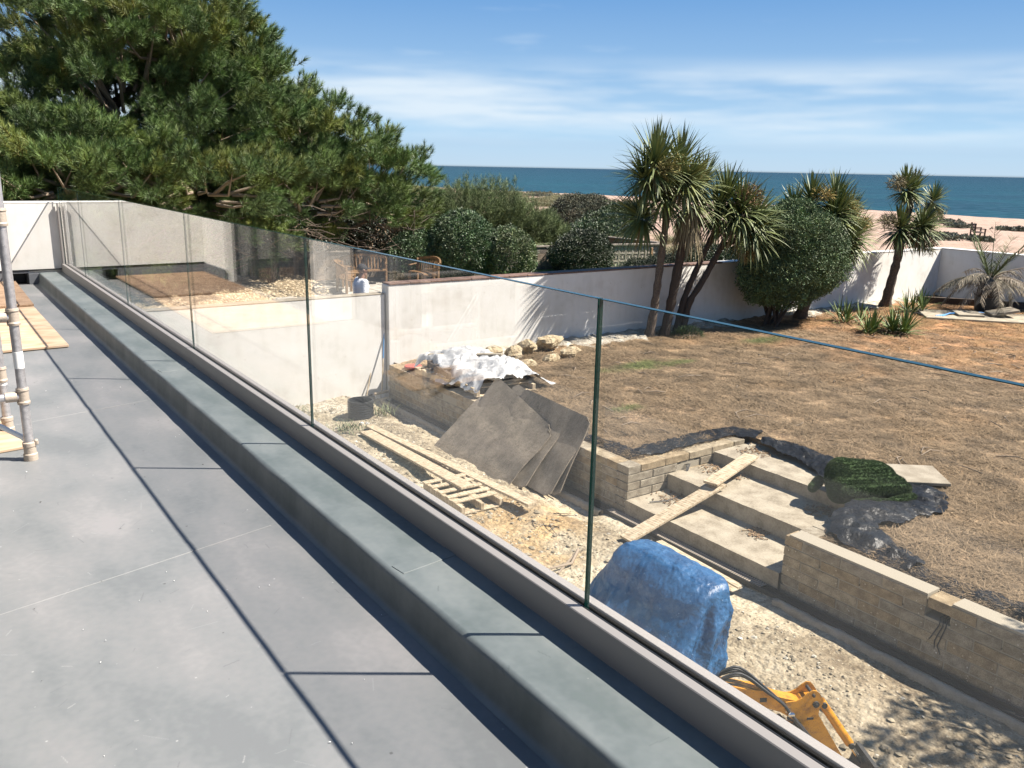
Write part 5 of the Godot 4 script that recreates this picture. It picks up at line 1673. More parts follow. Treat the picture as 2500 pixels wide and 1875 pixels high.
	for p in [[Vector3(5.1, -2.7, -13.9), "wispy green weed at the foot of the low white wall, left"], [Vector3(5.55, -2.7, -12.55), "green weed growing in the chalky ground near the planks"], [Vector3(6.5, -2.7, -13.1), "small green weed beside the black pipe ring"]]:
		t = thing("weed", p[1], "plant", p[0], "weeds on the lower ground")
		b = MB.new()
		for i in 90:
			var an := rng.randf() * TAU
			strap(b, p[0] + Vector3(rng.randfn() * 0.13, 0.02, rng.randfn() * 0.13), Vector3(cos(an) * 0.6, 0.8, sin(an) * 0.6), rng.randf_range(0.08, 0.28), 0.014, 1.5, Color(0.07, 0.09, 0.035), Color(0.14, 0.15, 0.07), 3)
		part("blades", b, M.leaf, t)


func build_beach() -> void:
	rng.seed = 91
	# marram and scrub on the shingle: a few clumps one can tell apart
	var b := MB.new()
	for i in 60:
		var an := rng.randf() * TAU
		var r := rng.randf_range(0, 0.32)
		strap(b, Vector3(cos(an) * r, 0, sin(an) * r), Vector3(cos(an) * 0.5 + rng.randf_range(-0.3, 0.3), 1, sin(an) * 0.5), rng.randf_range(0.3, 0.7), 0.022, 1.2, Color.WHITE * rng.randf_range(0.6, 1.1), Color.WHITE * rng.randf_range(0.9, 1.4), 3)
	var clump := b.mesh(M.dry_blade)
	var xs := []
	var cs := []
	# dry grass between the bushes and the crest
	while xs.size() < 2600:
		var x := rng.randf_range(25.0, 92.0)
		var z := -0.46 * x - 10 - rng.randf_range(0.0, 1.0) * x * 1.35
		var k := nz.get_noise_2d(x * 0.11 + 5, z * 0.11) + 0.4 * nz.get_noise_2d(x * 0.5, z * 0.5)
		var left := clampf((-z / x - 0.95) / 0.35, 0, 1)
		if k < lerpf(0.42, 0.02, left) + 0.15 * rng.randf(): continue
		xs.append(Transform3D(Basis(Vector3.UP, rng.randf() * TAU).scaled(Vector3(1.4, rng.randf_range(0.6, 1.2), 1.4)), Vector3(x, beach_y(x, z), z)))
		var g := rng.randf()
		cs.append(Color(0.17, 0.145, 0.075).lerp(Color(0.085, 0.10, 0.05), g) * rng.randf_range(0.7, 1.3))
	# a fringe along the back of the garden wall
	for i in 420:
		var x := rng.randf_range(23.5, 34.0)
		var z := rng.randf_range(-30.0, -15.2)
		if x < 24.6 and z < -24: continue
		if nz.get_noise_2d(x * 0.4, z * 0.4) < rng.randf_range(-0.3, 0.3): continue
		xs.append(Transform3D(Basis(Vector3.UP, rng.randf() * TAU).scaled(Vector3(1.2, rng.randf_range(0.6, 1.1), 1.2)), Vector3(x, beach_y(x, z), z)))
		cs.append(Color(0.19, 0.15, 0.085).lerp(Color(0.09, 0.10, 0.05), rng.randf()) * rng.randf_range(0.7, 1.3))
	multi("beach_grass", clump, xs, cs, self)
	var kale := leaf_spray(26, 0.18, 0.11, 0.22, 21).mesh(M.leaf)
	rng.seed = 93
	var spots := [[56.5, -30.3, 2.2, 0.55, "grey green low plant patch on the shingle, left of the beach bench"], [59.0, -30.8, 1.4, 0.5, "small grey green plant patch on the shingle at the foot of the beach bench"], [83.0, -44.5, 2.4, 0.7, "dark green plant patch near the crest of the beach behind the tiered palm"],
		[75.9, -39.4, 1.8, 0.4, "flat dark plant patch on the shingle behind the beach bench"], [76.8, -35.1, 2.6, 0.45, "olive green plant patch on the shingle at the right edge"], [96.0, -128.0, 4.0, 0.7, "dark scrub patch on the beach crest above the grey green bush"], [84.0, -112.0, 4.5, 0.6, "scrub patch on the beach left of the large bushes"],
		[57.5, -28.6, 1.3, 0.35, "thin plant patch on the shingle right in front of the bench"]]
	for s in spots:
		var at := Vector3(s[0], beach_y(s[0], s[1]), s[1])
		var t := thing("beach_plant", s[4], "plant", at, "plants on the shingle beach")
		var x2 := []
		var c2 := []
		for i in int(26 * s[2]):
			var p := at + Vector3(rng.randfn() * s[2] * 0.36, rng.randf() * s[3] * 0.3, rng.randfn() * s[2] * 0.36)
			p.y += beach_y(p.x, p.z) - at.y
			x2.append(facing(Vector3.UP + rvec() * 0.5, rng.randf() * TAU, rng.randf_range(0.6, 1.2), p))
			c2.append(Color(0.13, 0.14, 0.10) * rng.randf_range(0.6, 1.25))
		multi("leaves", kale, x2, c2, t)
	# bench looking out to sea
	var at := Vector3(60.2, -2.58, -30.3)
	var t := thing("beach_bench", "dark brown wooden bench standing on the shingle beach facing the sea", "bench", at)
	var bs := Basis(Vector3.UP, 0.62)
	var f := func(x, y, z): return at + bs * Vector3(x, y, z)
	for x in [-0.85, 0.85]:
		for z in [0.0, 0.62]:
			b = MB.new()
			b.box(f.call(x, 0.55 if z == 0.0 else 0.36, z), Vector3(0.10, 1.1 if z == 0.0 else 0.72, 0.09), 0.01, bs)
			part("leg", b, M.bench_dark, t)
		b = MB.new()
		b.box(f.call(x, 0.74, 0.32), Vector3(0.11, 0.06, 0.72), 0.01, bs)
		part("armrest", b, M.bench_dark, t)
	for k in 4:
		b = MB.new()
		b.box(f.call(0, 0.48, 0.10 + k * 0.15), Vector3(1.7, 0.045, 0.12), 0.008, bs)
		part("seat_slat", b, M.bench_dark, t)
	for y in [0.62, 0.80, 0.99]:
		b = MB.new()
		b.box(f.call(0, y, 0.0), Vector3(1.62, 0.10, 0.05), 0.008, bs)
		part("back_rail", b, M.bench_dark, t)
	for k in 3:
		b = MB.new()
		b.box(f.call(-0.42 + 0.42 * k, 0.82, 0.0), Vector3(0.09, 0.42, 0.035), 0.004, bs)
		part("back_post", b, M.bench_dark, t)


func curved_bench(at: Vector3, mid_angle: float, label: String) -> void:
	# part of a ring of radius 2 round at; the back is on the outside
	var t := thing("curved_bench", label, "bench", at + Vector3(cos(mid_angle), 0, sin(mid_angle)) * 1.75, "curved wooden benches on the patio")
	var half := 0.50
	var pt := func(a: float, r: float, y: float) -> Vector3: return at + Vector3(cos(mid_angle + a) * r, y, sin(mid_angle + a) * r)
	var b := MB.new()
	var n := 10
	for r in [1.36, 1.50, 1.64]:
		b = MB.new()
		for k in n:
			b.bar(pt.call(lerpf(-half, half, k / float(n)), r, 0.43), pt.call(lerpf(-half, half, (k + 1) / float(n)), r, 0.43), 0.125, 0.03)
		part("seat_slat", b, M.teak, t)
	b = MB.new()
	for k in n:
		var m := func(f: float) -> Vector3: return pt.call(lerpf(-half, half, f), 1.80, 0.80 + 0.10 * sin(f * PI))
		b.bar(m.call(k / float(n)), m.call((k + 1) / float(n)), 0.05, 0.07)
	part("top_rail", b, M.teak, t)
	for k in 17:
		var f := (k + 0.5) / 17
		b = MB.new()
		b.bar(pt.call(lerpf(-half, half, f), 1.72, 0.44), pt.call(lerpf(-half, half, f), 1.79, 0.78 + 0.10 * sin(f * PI)), 0.045, 0.018, 0.0, Vector3(cos(mid_angle), 0, sin(mid_angle)))
		part("back_slat", b, M.teak, t)
	for a in [-half, 0.0, half]:
		for r in [1.34, 1.74]:
			b = MB.new()
			b.bar(pt.call(a, r, 0.0), pt.call(a, r, 0.43 if r < 1.5 else 0.82), 0.065, 0.065, 0.006)
			part("leg", b, M.teak, t)
	for a in [-half, half]:
		b = MB.new()
		b.bar(pt.call(a, 1.32, 0.63), pt.call(a, 1.8, 0.66), 0.07, 0.03, 0.005)
		part("armrest", b, M.teak, t)


func build_neighbour() -> void:
	rng.seed = 95
	# patio of pale flags
	var t := thing("patio", "pale stone flag patio under the curved benches in the next garden", "paving", Vector3(11.3, -2.1, -23))
	t.set_meta("kind", "structure")
	var b := MB.new()
	for i in 9:
		for j in 10:
			b = MB.new()
			b.box(Vector3(8.4 + i * 0.63, -2.085 + rng.randf_range(-0.004, 0.004), -20.0 - j * 0.63), Vector3(0.615, 0.05, 0.615), 0.008)
			part("flagstone", b, M.patio, t)
	curved_bench(Vector3(11.55, -2.06, -23.0), -PI / 2 - 0.05, "curved wooden bench with a high slatted back, in the middle of the patio")
	curved_bench(Vector3(11.75, -2.06, -22.8), PI + 0.35, "curved wooden bench seen end on at the left of the patio, nearest the man")
	curved_bench(Vector3(11.5, -2.06, -23.3), 0.12, "curved wooden bench at the right of the patio beside the clipped hedges")
	# gravel bed with dry shrubs
	b = MB.new()
	var gy := func(x, z): return -2.10 + 0.22 * smoothstep(-22.6, -24.8, z) + 0.05 * nz.get_noise_2d(x * 1.2, z * 1.2)
	grid(b, 2.0, 9.6, -27.4, -18.5, 0.25, gy, func(_x, _z): return Color(0.62, 0.58, 0.52))
	solo("gravel_bed", b, M.sand, "", "", "", "structure")
	b = MB.new()
	for i in 6:
		var a := i * TAU / 6
		var a2 := (i + 1) * TAU / 6
		b.tri(Vector3(cos(a), 0, sin(a)), Vector3(0, 0.7, 0.1), Vector3(cos(a2), 0, sin(a2)))
	var pm := b.mesh(M.pebble)
	var xs := []
	var cs := []
	for i in 9000:
		var x := rng.randf_range(3.5, 9.9)
		var z := rng.randf_range(-27.0, -19.0)
		var s := rng.randf_range(0.02, 0.05)
		xs.append(Transform3D(Basis.from_euler(Vector3(rng.randf_range(-0.4, 0.4), rng.randf() * TAU, 0)).scaled(Vector3(s, s, s)), Vector3(x, gy.call(x, z) + 0.005, z)))
		cs.append(Color(0.50, 0.41, 0.28) * rng.randf_range(0.5, 1.2))
	multi("gravel", pm, xs, cs, self)
	for d in [[Vector3(8.6, -1.95, -24.7), 0.8, 26, "bare dry shrub with many upright twigs on the gravel bed"], [Vector3(7.5, -1.95, -24.5), 0.42, 14, "smaller reddish dry shrub on the gravel bed"]]:
		var p: Vector3 = d[0]
		t = thing("dry_shrub", d[3], "shrub", p, "dry shrubs on the gravel bed")
		b = MB.new()
		for i in int(d[2]):
			var an := rng.randf() * TAU
			var e := p + Vector3(cos(an) * rng.randf_range(0.1, 0.5), rng.randf_range(0.6, 1.0), sin(an) * rng.randf_range(0.1, 0.5)) * float(d[1])
			b.tube([p + Vector3(rng.randfn() * 0.04, -0.03, rng.randfn() * 0.04), p.lerp(e, 0.5) + rvec() * 0.05, e], [0.02, 0.014, 0.006], 4)
			for w in 3:
				var s := p.lerp(e, rng.randf_range(0.4, 0.9))
				b.tube([s, s + (rvec() + Vector3.UP).normalized() * 0.2 * float(d[1])], [0.009, 0.004], 3)
		part("twigs", b, M.plank_dark if d[1] > 0.5 else M.teak, t)
	# rubble rockery wall at the back of the gravel
	t = thing("rockery", "low rockery of rough grey stones behind the gravel bed", "rockery", Vector3(7, -2.1, -27))
	for i in 46:
		b = MB.new()
		rock(b, Vector3(rng.randf_range(4.5, 10.2), -2.0 + 0.28 * (i % 3) + rng.randf_range(-0.05, 0.05), -26.7 + 0.12 * (i % 3) * -1.0), Vector3(rng.randf_range(0.18, 0.36), rng.randf_range(0.12, 0.2), 0.2), i)
		part("stone", b, M.old_block, t)


func rock(b: MB, at: Vector3, r: Vector3, seed_: int) -> void:
	# a lump with broken facets
	var g := RandomNumberGenerator.new()
	g.seed = seed_ * 7 + 3
	var cuts := []
	for i in 14:
		var d := Vector3(g.randfn(), g.randfn(), g.randfn()).normalized()
		cuts.append([d, g.randf_range(0.45, 0.85)])
	var n := 9
	var m := 14
	var rows := []
	for i in n + 1:
		var row := []
		for j in m:
			var th := PI * i / n
			var ph := TAU * j / m
			var d := Vector3(sin(th) * cos(ph), cos(th), sin(th) * sin(ph))
			var k := 1.0
			for q in cuts:
				var dt := d.dot(q[0])
				if dt > 0.05: k = minf(k, q[1] / dt)
			row.append(at + d * k * r + Vector3(g.randfn(), g.randfn(), g.randfn()) * 0.02 * r.x)
		rows.append(row)
	for i in n:
		for j in m:
			var j2 := (j + 1) % m
			b.quad(rows[i][j], rows[i][j2], rows[i + 1][j2], rows[i + 1][j])


# ---------------------------------------------------------------- things on the building site
# a slightly bent sheet between four corners, thick, with rounded corners
func bent_board(a: Vector3, b2: Vector3, c2: Vector3, d2: Vector3, thick: float, sag: float, wave: float, round_at := 0.06) -> MB:
	var b := MB.new()
	var nrm := (b2 - a).cross(d2 - a).normalized()
	if nrm.y < 0: nrm = -nrm
	var n := 18
	var top := []
	var bot := []
	for i in n + 1:
		var r0 := PackedVector3Array()
		var r1 := PackedVector3Array()
		for j in n + 1:
			var u := i / float(n)
			var v := j / float(n)
			# pull the outermost corners in
			var cu := minf(u, 1 - u)
			var cv := minf(v, 1 - v)
			if cu < 0.01 and cv < 0.01:
				u = lerpf(u, 0.5, round_at)
				v = lerpf(v, 0.5, round_at)
			var p := a.lerp(b2, u).lerp(d2.lerp(c2, u), v)
			p += nrm * (sag * sin(u * PI) * (1.0 - v) + wave * nz.get_noise_2d(u * 2.0 + thick * 900, v * 2.0))
			r0.append(p)
			r1.append(p - nrm * thick)
		top.append(r0)
		bot.append(r1)
	var flip := (b2 - a).cross(d2 - a).dot(nrm) < 0
	b.sheet(top, [], flip)
	b.sheet(bot, [], not flip)
	for k in n:
		for e in [[top[0][k], top[0][k + 1], bot[0][k + 1], bot[0][k]], [top[n][k], top[n][k + 1], bot[n][k + 1], bot[n][k]], [top[k][0], top[k + 1][0], bot[k + 1][0], bot[k][0]], [top[k][n], top[k + 1][n], bot[k + 1][n], bot[k][n]]]:
			b.quad(e[0], e[1], e[2], e[3])
	return b

# a pallet in its own axes: x along the deck boards, z along the bearers; missing boards are left out
func pallet(t: Node3D, xf: Transform3D, w: float, l: float, boards: Array, m: Material) -> void:
	for k in 3:
		var b := MB.new()
		b.box(xf * Vector3(lerpf(-w / 2 + 0.04, w / 2 - 0.04, k / 2.0), 0.065, 0), Vector3(0.05 if k == 1 else 0.06, 0.09, l), 0.004, xf.basis)
		part("bearer", b, m, t)
	for z in boards:
		var b := MB.new()
		b.box(xf * Vector3(rng.randf_range(-0.01, 0.01), 0.121, z * l / 2), Vector3(w, 0.02, 0.095), 0.003, xf.basis * Basis(Vector3.UP, rng.randf_range(-0.03, 0.03)))
		part("deck_board", b, m, t)
	for z in [-0.9, 0.0, 0.9]:
		var b := MB.new()
		b.box(xf * Vector3(0, 0.01, z * l / 2), Vector3(w, 0.018, 0.095), 0.003, xf.basis)
		part("bottom_board", b, m, t)

func build_pit_things() -> void:
	rng.seed = 101
	# boards leaning on the block wall
	var grp := "dark ground boards leaning on the block wall"
	solo("ground_board", bent_board(Vector3(6.31, -2.72, -11.12), Vector3(6.34, -2.72, -9.08), Vector3(7.17, -2.05, -9.10), Vector3(7.29, -1.97, -11.17), 0.014, -0.03, 0.03), M.mat_board, "front grey ground board leaning lowest against the wall, its streaked face lit by the sun", "board", grp)
	solo("ground_board", bent_board(Vector3(6.52, -2.72, -10.9), Vector3(6.50, -2.72, -9.30), Vector3(7.235, -2.02, -9.2), Vector3(7.53, -1.68, -11.1), 0.014, 0.0, 0.03), M.mat_board, "dark ground board with a pointed corner sticking up behind the front board", "board", grp)
	solo("ground_board", bent_board(Vector3(6.56, -2.72, -10.4), Vector3(6.50, -2.72, -8.90), Vector3(7.42, -1.87, -9.04), Vector3(7.57, -1.70, -10.63), 0.014, -0.03, 0.02), M.mat_board, "second ground board from the right in the leaning stack", "board", grp)
	solo("ground_board", bent_board(Vector3(6.68, -2.72, -10.2), Vector3(6.62, -2.72, -8.48), Vector3(7.44, -1.83, -8.58), Vector3(7.52, -1.74, -10.4), 0.014, -0.02, 0.015), M.mat_board, "ground board with a broad plain face, nearest the glass joint in the leaning stack", "board", grp)
	solo("ground_board", bent_board(Vector3(6.80, -2.72, -10.0), Vector3(6.74, -2.72, -8.42), Vector3(7.43, -1.76, -8.58), Vector3(7.50, -1.70, -10.3), 0.014, 0.0, 0.015), M.mat_board, "rearmost ground board of the leaning stack, only its right edge showing", "board", grp)
	# pallet and two long planks
	var t := thing("pallet", "small broken wooden pallet on the sandy ground with planks resting on it", "pallet", Vector3(5.62, -2.72, -9.05))
	pallet(t, Transform3D(Basis(Vector3.UP, -0.03), Vector3(5.63, -2.715, -9.08)), 0.66, 1.05, [-0.9, -0.52, -0.1, 0.28, 0.62], M.wood)
	var b := MB.new()
	b.bar(Vector3(5.95, -2.69, -12.62), Vector3(6.06, -2.555, -8.08), 0.15, 0.035, 0.004)
	solo("plank", b, M.wood, "long narrow plank lying over the pallet, the one nearer the block wall", "plank")
	b = MB.new()
	b.bar(Vector3(5.76, -2.69, -12.35), Vector3(5.68, -2.555, -9.02), 0.21, 0.035, 0.004)
	solo("plank", b, M.wood, "shorter wider plank beside the long one, its near end split and resting on the pallet", "plank")
	b = MB.new()
	b.bar(Vector3(6.88, -2.70, -6.62), Vector3(6.80, -2.695, -5.30), 0.09, 0.02, 0.003)
	solo("batten", b, M.wood, "thin timber batten lying along the drain behind the blue covered digger", "batten")
	b = MB.new()
	b.bar(Vector3(5.35, -2.70, -6.62), Vector3(5.9, -2.70, -6.95), 0.02, 0.015)
	b.tube([Vector3(5.9, -2.69, -6.95), Vector3(5.6, -2.68, -6.7), Vector3(5.3, -2.69, -6.75)], [0.02, 0.018, 0.01], 5)
	solo("stick", b, M.twig, "crooked brown stick lying on the ground beside the blue tarpaulin", "stick")
	b = MB.new()
	rng.seed = 111
	for i in 14:
		var p := Vector3(6.12 + rng.randfn() * 0.1, -2.70, -8.0 + rng.randfn() * 0.22)
		var an := rng.randf_range(0.6, 2.0)
		var d := Vector3(cos(an), 0.05, sin(an)) * rng.randf_range(0.15, 0.45)
		b.tube([p, p + d * 0.5 + rvec() * 0.04, p + d], [0.006, 0.006, 0.003], 4)
	solo("twig_bundle", b, M.plank_dark, "loose bundle of dark twigs on the sand past the end of the planks", "twigs")
	# black ring
	t = thing("pipe_ring", "short black ribbed plastic pipe ring standing on the chalky ground", "pipe", Vector3(6.08, -2.73, -13.22))
	b = MB.new()
	var prof := []
	for k in 17:
		prof.append(Vector2(0.222 + (0.006 if k % 2 else 0.0), 0.0 + k * 0.02125))
	prof.append_array([Vector2(0.222, 0.35), Vector2(0.205, 0.35), Vector2(0.205, 0.0)])
	b.lathe(Vector3(6.08, -2.74, -13.22), prof, 32)
	part("ring", b, M.black_plastic, t)
	b = MB.new()
	rock(b, Vector3(5.93, -2.71, -12.85), Vector3(0.045, 0.035, 0.04), 3)
	rock(b, Vector3(6.02, -2.715, -12.83), Vector3(0.04, 0.03, 0.04), 4)
	solo("chalk_lumps", b, M.render, "two white chalk lumps beside the black pipe ring", "stone")
	b = MB.new()
	rock(b, Vector3(6.05, -2.72, -2.95), Vector3(0.13, 0.05, 0.10), 8)
	solo("chalk_lump", b, M.stone, "large white chalk lump on the ground beyond the digger arm", "stone")
	# brooms against the wall end
	t = thing("rake", "wooden handled rake leaning against the low white wall", "rake", Vector3(6.78, -2.72, -14.5))
	b = MB.new()
	b.tube([Vector3(6.78, -2.70, -14.45), Vector3(7.16, -1.62, -14.73)], [0.015, 0.014], 8)
	part("handle", b, M.wood, t)
	b = MB.new()
	b.box(Vector3(6.77, -2.71, -14.44), Vector3(0.3, 0.03, 0.03), 0.003, Basis(Vector3.UP, 0.3))
	part("head", b, M.grime, t)
	t = thing("broom", "broom with a blue and grey handle leaning at the end of the white garden wall", "broom", Vector3(7.02, -2.72, -14.3))
	b = MB.new()
	b.tube([Vector3(7.02, -2.62, -14.28), Vector3(7.14, -2.0, -14.44)], [0.014, 0.014], 8)
	part("lower_handle", b, M.wood, t)
	b = MB.new()
	b.tube([Vector3(7.14, -2.0, -14.44), Vector3(7.255, -1.36, -14.60)], [0.015, 0.014], 8)
	part("upper_handle", b, M.blue_handle, t)
	b = MB.new()
	b.box(Vector3(7.01, -2.63, -14.27), Vector3(0.34, 0.045, 0.06), 0.008, Basis(Vector3.UP, 0.25))
	part("head", b, M.wood, t)
	b = MB.new()
	for i in 60:
		var p := Vector3(7.01, -2.65, -14.27) + Basis(Vector3.UP, 0.25) * Vector3(rng.randf_range(-0.16, 0.16), 0, rng.randf_range(-0.02, 0.02))
		b.bar(p, p + Vector3(rng.randf_range(-0.02, 0.02), -0.075, rng.randf_range(-0.02, 0.02)), 0.006, 0.006)
	part("bristles", b, M.white_label, t)


func drape(b: MB, path: Array, width: Array, lift: float, seed_: float, yf: Callable, rows := 9, per := 22) -> void:
	# crumpled sheet laid along a path on the ground
	var c := Curve3D.new()
	for i in path.size():
		var a: Vector3 = path[maxi(i - 1, 0)]
		var e: Vector3 = path[mini(i + 1, path.size() - 1)]
		c.add_point(path[i], -(e - a) * 0.15, (e - a) * 0.15)
	var L := c.get_baked_length()
	var n := int(L * per)
	var pts := []
	for i in n + 1:
		var f := i / float(n)
		var p := c.sample_baked(L * f, true)
		var q := c.sample_baked(minf(L * f + 0.05, L), true)
		var o := c.sample_baked(maxf(L * f - 0.05, 0), true)
		var d := (q - o).normalized()
		var s := Vector3(-d.z, 0, d.x)
		var k := f * (width.size() - 1)
		var w := 1.25 * lerpf(width[int(k)], width[mini(int(k) + 1, width.size() - 1)], k - int(k))
		w *= 1.0 + 0.3 * nz.get_noise_2d(f * L * 2.0, seed_)
		var row := PackedVector3Array()
		for j in rows + 1:
			var v := j / float(rows) - 0.5
			var at := p + s * v * w
			var r1 := 1.0 - absf(nz.get_noise_2d(at.x * 1.7 + seed_, at.z * 1.7)) * 2.2
			var r2 := 1.0 - absf(nz.get_noise_2d(at.x * 4.5 + seed_, at.z * 4.5 + 30)) * 2.0
			var edge := 1.0 - absf(v) * 1.7
			at.y = yf.call(at.x, at.z) + p.y + 0.012 + 0.55 * lift * maxf(0.0, (0.55 * r1 + 0.3 * r2)) * maxf(0.12, edge) + 0.13 * lift * (1.0 - 2.4 * absf(nz.get_noise_2d(at.x * 8.0 + seed_, at.z * 8.0)))
			at += s * 0.05 * nz.get_noise_2d(at.x * 6.0, at.z * 6.0 + seed_)
			row.append(at)
		pts.append(row)
	b.sheet(pts, [], true)

func build_lawn_things() -> void:
	rng.seed = 121
	var b := MB.new()
	# black sheeting along the back of the walls (y of the path is added to the ground)
	drape(b, [Vector3(7.56, 0.0, -9.3), Vector3(7.55, 0.0, -8.4), Vector3(7.62, 0.0, -7.92), Vector3(8.2, 0.0, -7.88), Vector3(8.9, 0.0, -7.9), Vector3(9.5, 0.0, -7.85), Vector3(9.72, 0.0, -7.5)], [0.16, 0.22, 0.24, 0.26, 0.30, 0.34, 0.3], 0.11, 1.0, lawn_y)
	solo("black_sheet", b, M.black_sheet, "crumpled black plastic sheeting behind the left return wall of the steps", "sheet", "black plastic sheeting round the steps")
	b = MB.new()
	var fy := func(x, z): return -2.12 if x > 9.5 else lerpf(-2.175, -2.12, smoothstep(9.1, 9.5, x))
	drape(b, [Vector3(9.62, 0.0, -7.35), Vector3(9.60, 0.02, -7.1), Vector3(9.58, 0.02, -6.7), Vector3(9.50, 0.02, -6.3), Vector3(9.35, 0.02, -5.9)], [0.2, 0.30, 0.36, 0.4, 0.4], 0.16, 2.0, fy)
	solo("black_sheet", b, M.black_sheet, "black plastic sheet hanging over the top step, left of the folded turf", "sheet", "black plastic sheeting round the steps")
	b = MB.new()
	drape(b, [Vector3(9.75, 0.0, -5.0), Vector3(9.3, 0.0, -4.72), Vector3(8.75, 0.03, -4.8), Vector3(8.2, 0.06, -4.86), Vector3(7.85, 0.04, -4.72), Vector3(7.72, 0.0, -4.3), Vector3(7.62, 0.0, -3.9)], [0.25, 0.36, 0.4, 0.5, 0.46, 0.34, 0.22], 0.17, 3.0, lawn_y)
	solo("black_sheet", b, M.black_sheet, "shiny crumpled black plastic sheet in front of the folded turf", "sheet", "black plastic sheeting round the steps")
	b = MB.new()
	drape(b, [Vector3(7.60, 0.0, -4.0), Vector3(7.58, 0.0, -3.2), Vector3(7.62, 0.0, -2.4), Vector3(7.60, 0.0, -1.2), Vector3(7.6, 0.0, 0.5)], [0.2, 0.26, 0.3, 0.3, 0.3], 0.06, 4.0, lawn_y)
	solo("black_sheet", b, M.black_sheet, "long strip of black plastic sheet behind the right hand block wall", "sheet", "black plastic sheeting round the steps")
	b = MB.new()
	drape(b, [Vector3(9.6, 0.0, -4.95), Vector3(9.75, 0.0, -5.15), Vector3(9.98, 0.0, -5.2)], [0.1, 0.28, 0.05], 0.10, 5.0, lawn_y)
	solo("black_sheet", b, M.black_sheet, "corner of black plastic sheet between the folded turf and the paving slab", "sheet", "black plastic sheeting round the steps")
	# folded turf
	var t := thing("folded_turf", "thick folded roll of dark green artificial turf dumped beside the steps", "turf", Vector3(9.1, -2.15, -5.45))
	b = MB.new()
	nets(b, [[Vector3(8.892, -2.007, -5.575), Vector3(9.312, -2.007, -5.373), 0.202, 0.210], [Vector3(8.934, -1.906, -5.642), Vector3(9.354, -1.940, -5.474), 0.168, 0.126], [Vector3(8.699, -2.074, -5.491), Vector3(9.102, -2.074, -5.222), 0.126, 0.143], [Vector3(8.682, -1.974, -5.457), Vector3(9.371, -1.990, -5.138), 0.063, 0.084]], 0.026, 0.08)
	nets(b, [[Vector3(8.615, -2.007, -5.323), Vector3(9.287, -1.999, -5.020), 0.071, 0.080], [Vector3(8.682, -2.007, -5.440), Vector3(9.312, -1.999, -5.138), 0.071, 0.076]], 0.024, 0.05)
	nets(b, [[Vector3(8.581, -2.104, -5.172), Vector3(8.766, -2.095, -5.054), 0.063, 0.067], [Vector3(8.766, -2.095, -5.054), Vector3(8.951, -2.100, -4.970), 0.067, 0.050], [Vector3(8.984, -2.091, -4.962), Vector3(9.270, -2.083, -4.903), 0.059, 0.067], [Vector3(8.682, -2.125, -5.306), Vector3(9.186, -2.125, -5.054), 0.067, 0.067]], 0.024, 0.03)
	nets(b, [[Vector3(8.615, -2.100, -5.793), Vector3(8.816, -2.074, -5.852), 0.050, 0.059]], 0.024, 0.03)
	var skin := b
	part("turf_backing", b, mat("turf_base", 0.95, Color(0.04, 0.075, 0.02)), t)
	var blade := MB.new()
	for i in 5:
		var d := (Vector3.UP + rvec() * 0.6).normalized() * 0.024
		var s := rvec() * 0.0022
		var o := Vector3(rng.randf_range(-0.012, 0.012), -0.004, rng.randf_range(-0.012, 0.012))
		blade.tri(o - s, o + s, o + d)
	var xs := []
	var cs := []
	var nt := skin.v.size() / 3
	for i in 48000:
		var k := (rng.randi() % nt) * 3
		var u := rng.randf()
		var w := rng.randf() * (1 - u)
		var p := skin.v[k] * (1 - u - w) + skin.v[k + 1] * u + skin.v[k + 2] * w
		var q := nz.get_noise_3dv(p * 5.0)
		xs.append(facing(skin.n[k] + rvec() * 0.25, rng.randf() * TAU, rng.randf_range(0.6, 1.1), p))
		cs.append(Color(0.052, 0.088, 0.026) * (rng.randf_range(0.8, 1.15) + 0.15 * q))
	multi("pile", blade.mesh(M.turf), xs, cs, t)
	# paving slab on a block
	t = thing("paving_slab", "single square concrete paving slab lying on the lawn beside the folded turf", "paving slab", Vector3(9.97, -2.1, -5.25))
	b = MB.new()
	b.box(Vector3(9.97, -2.03, -5.25), Vector3(0.6, 0.045, 0.6), 0.006, Basis(Vector3.UP, -0.70) * Basis(Vector3.RIGHT, 0.03))
	part("slab", b, M.paving, t)
	# white rubble sack sheet over pallets
	t = thing("pallet", "weathered pallet on the block wall under the white sheet, at the left end", "pallet", Vector3(7.75, -2.1, -12.75), "pallets under the white sheet")
	pallet(t, Transform3D(Basis(Vector3.UP, 0.08), Vector3(7.72, -2.075, -12.75)), 1.0, 1.1, [-0.9, -0.5, -0.1, 0.3, 0.7], M.wood)
	t = thing("pallet", "weathered pallet on the block wall under the white sheet, at the right end", "pallet", Vector3(7.8, -2.1, -11.75), "pallets under the white sheet")
	pallet(t, Transform3D(Basis(Vector3.UP, -0.10), Vector3(7.9, -2.075, -11.70)), 1.15, 0.85, [-0.9, -0.4, 0.1, 0.6], M.wood)
	t = thing("pallet", "upper broken pallet stacked on the left one under the white sheet", "pallet", Vector3(7.75, -1.94, -12.5), "pallets under the white sheet")
	pallet(t, Transform3D(Basis(Vector3.UP, -0.15), Vector3(7.75, -1.935, -12.55)), 0.95, 1.0, [-0.9, -0.3, 0.4], M.plank_dark)
	b = MB.new()
	var pts := []
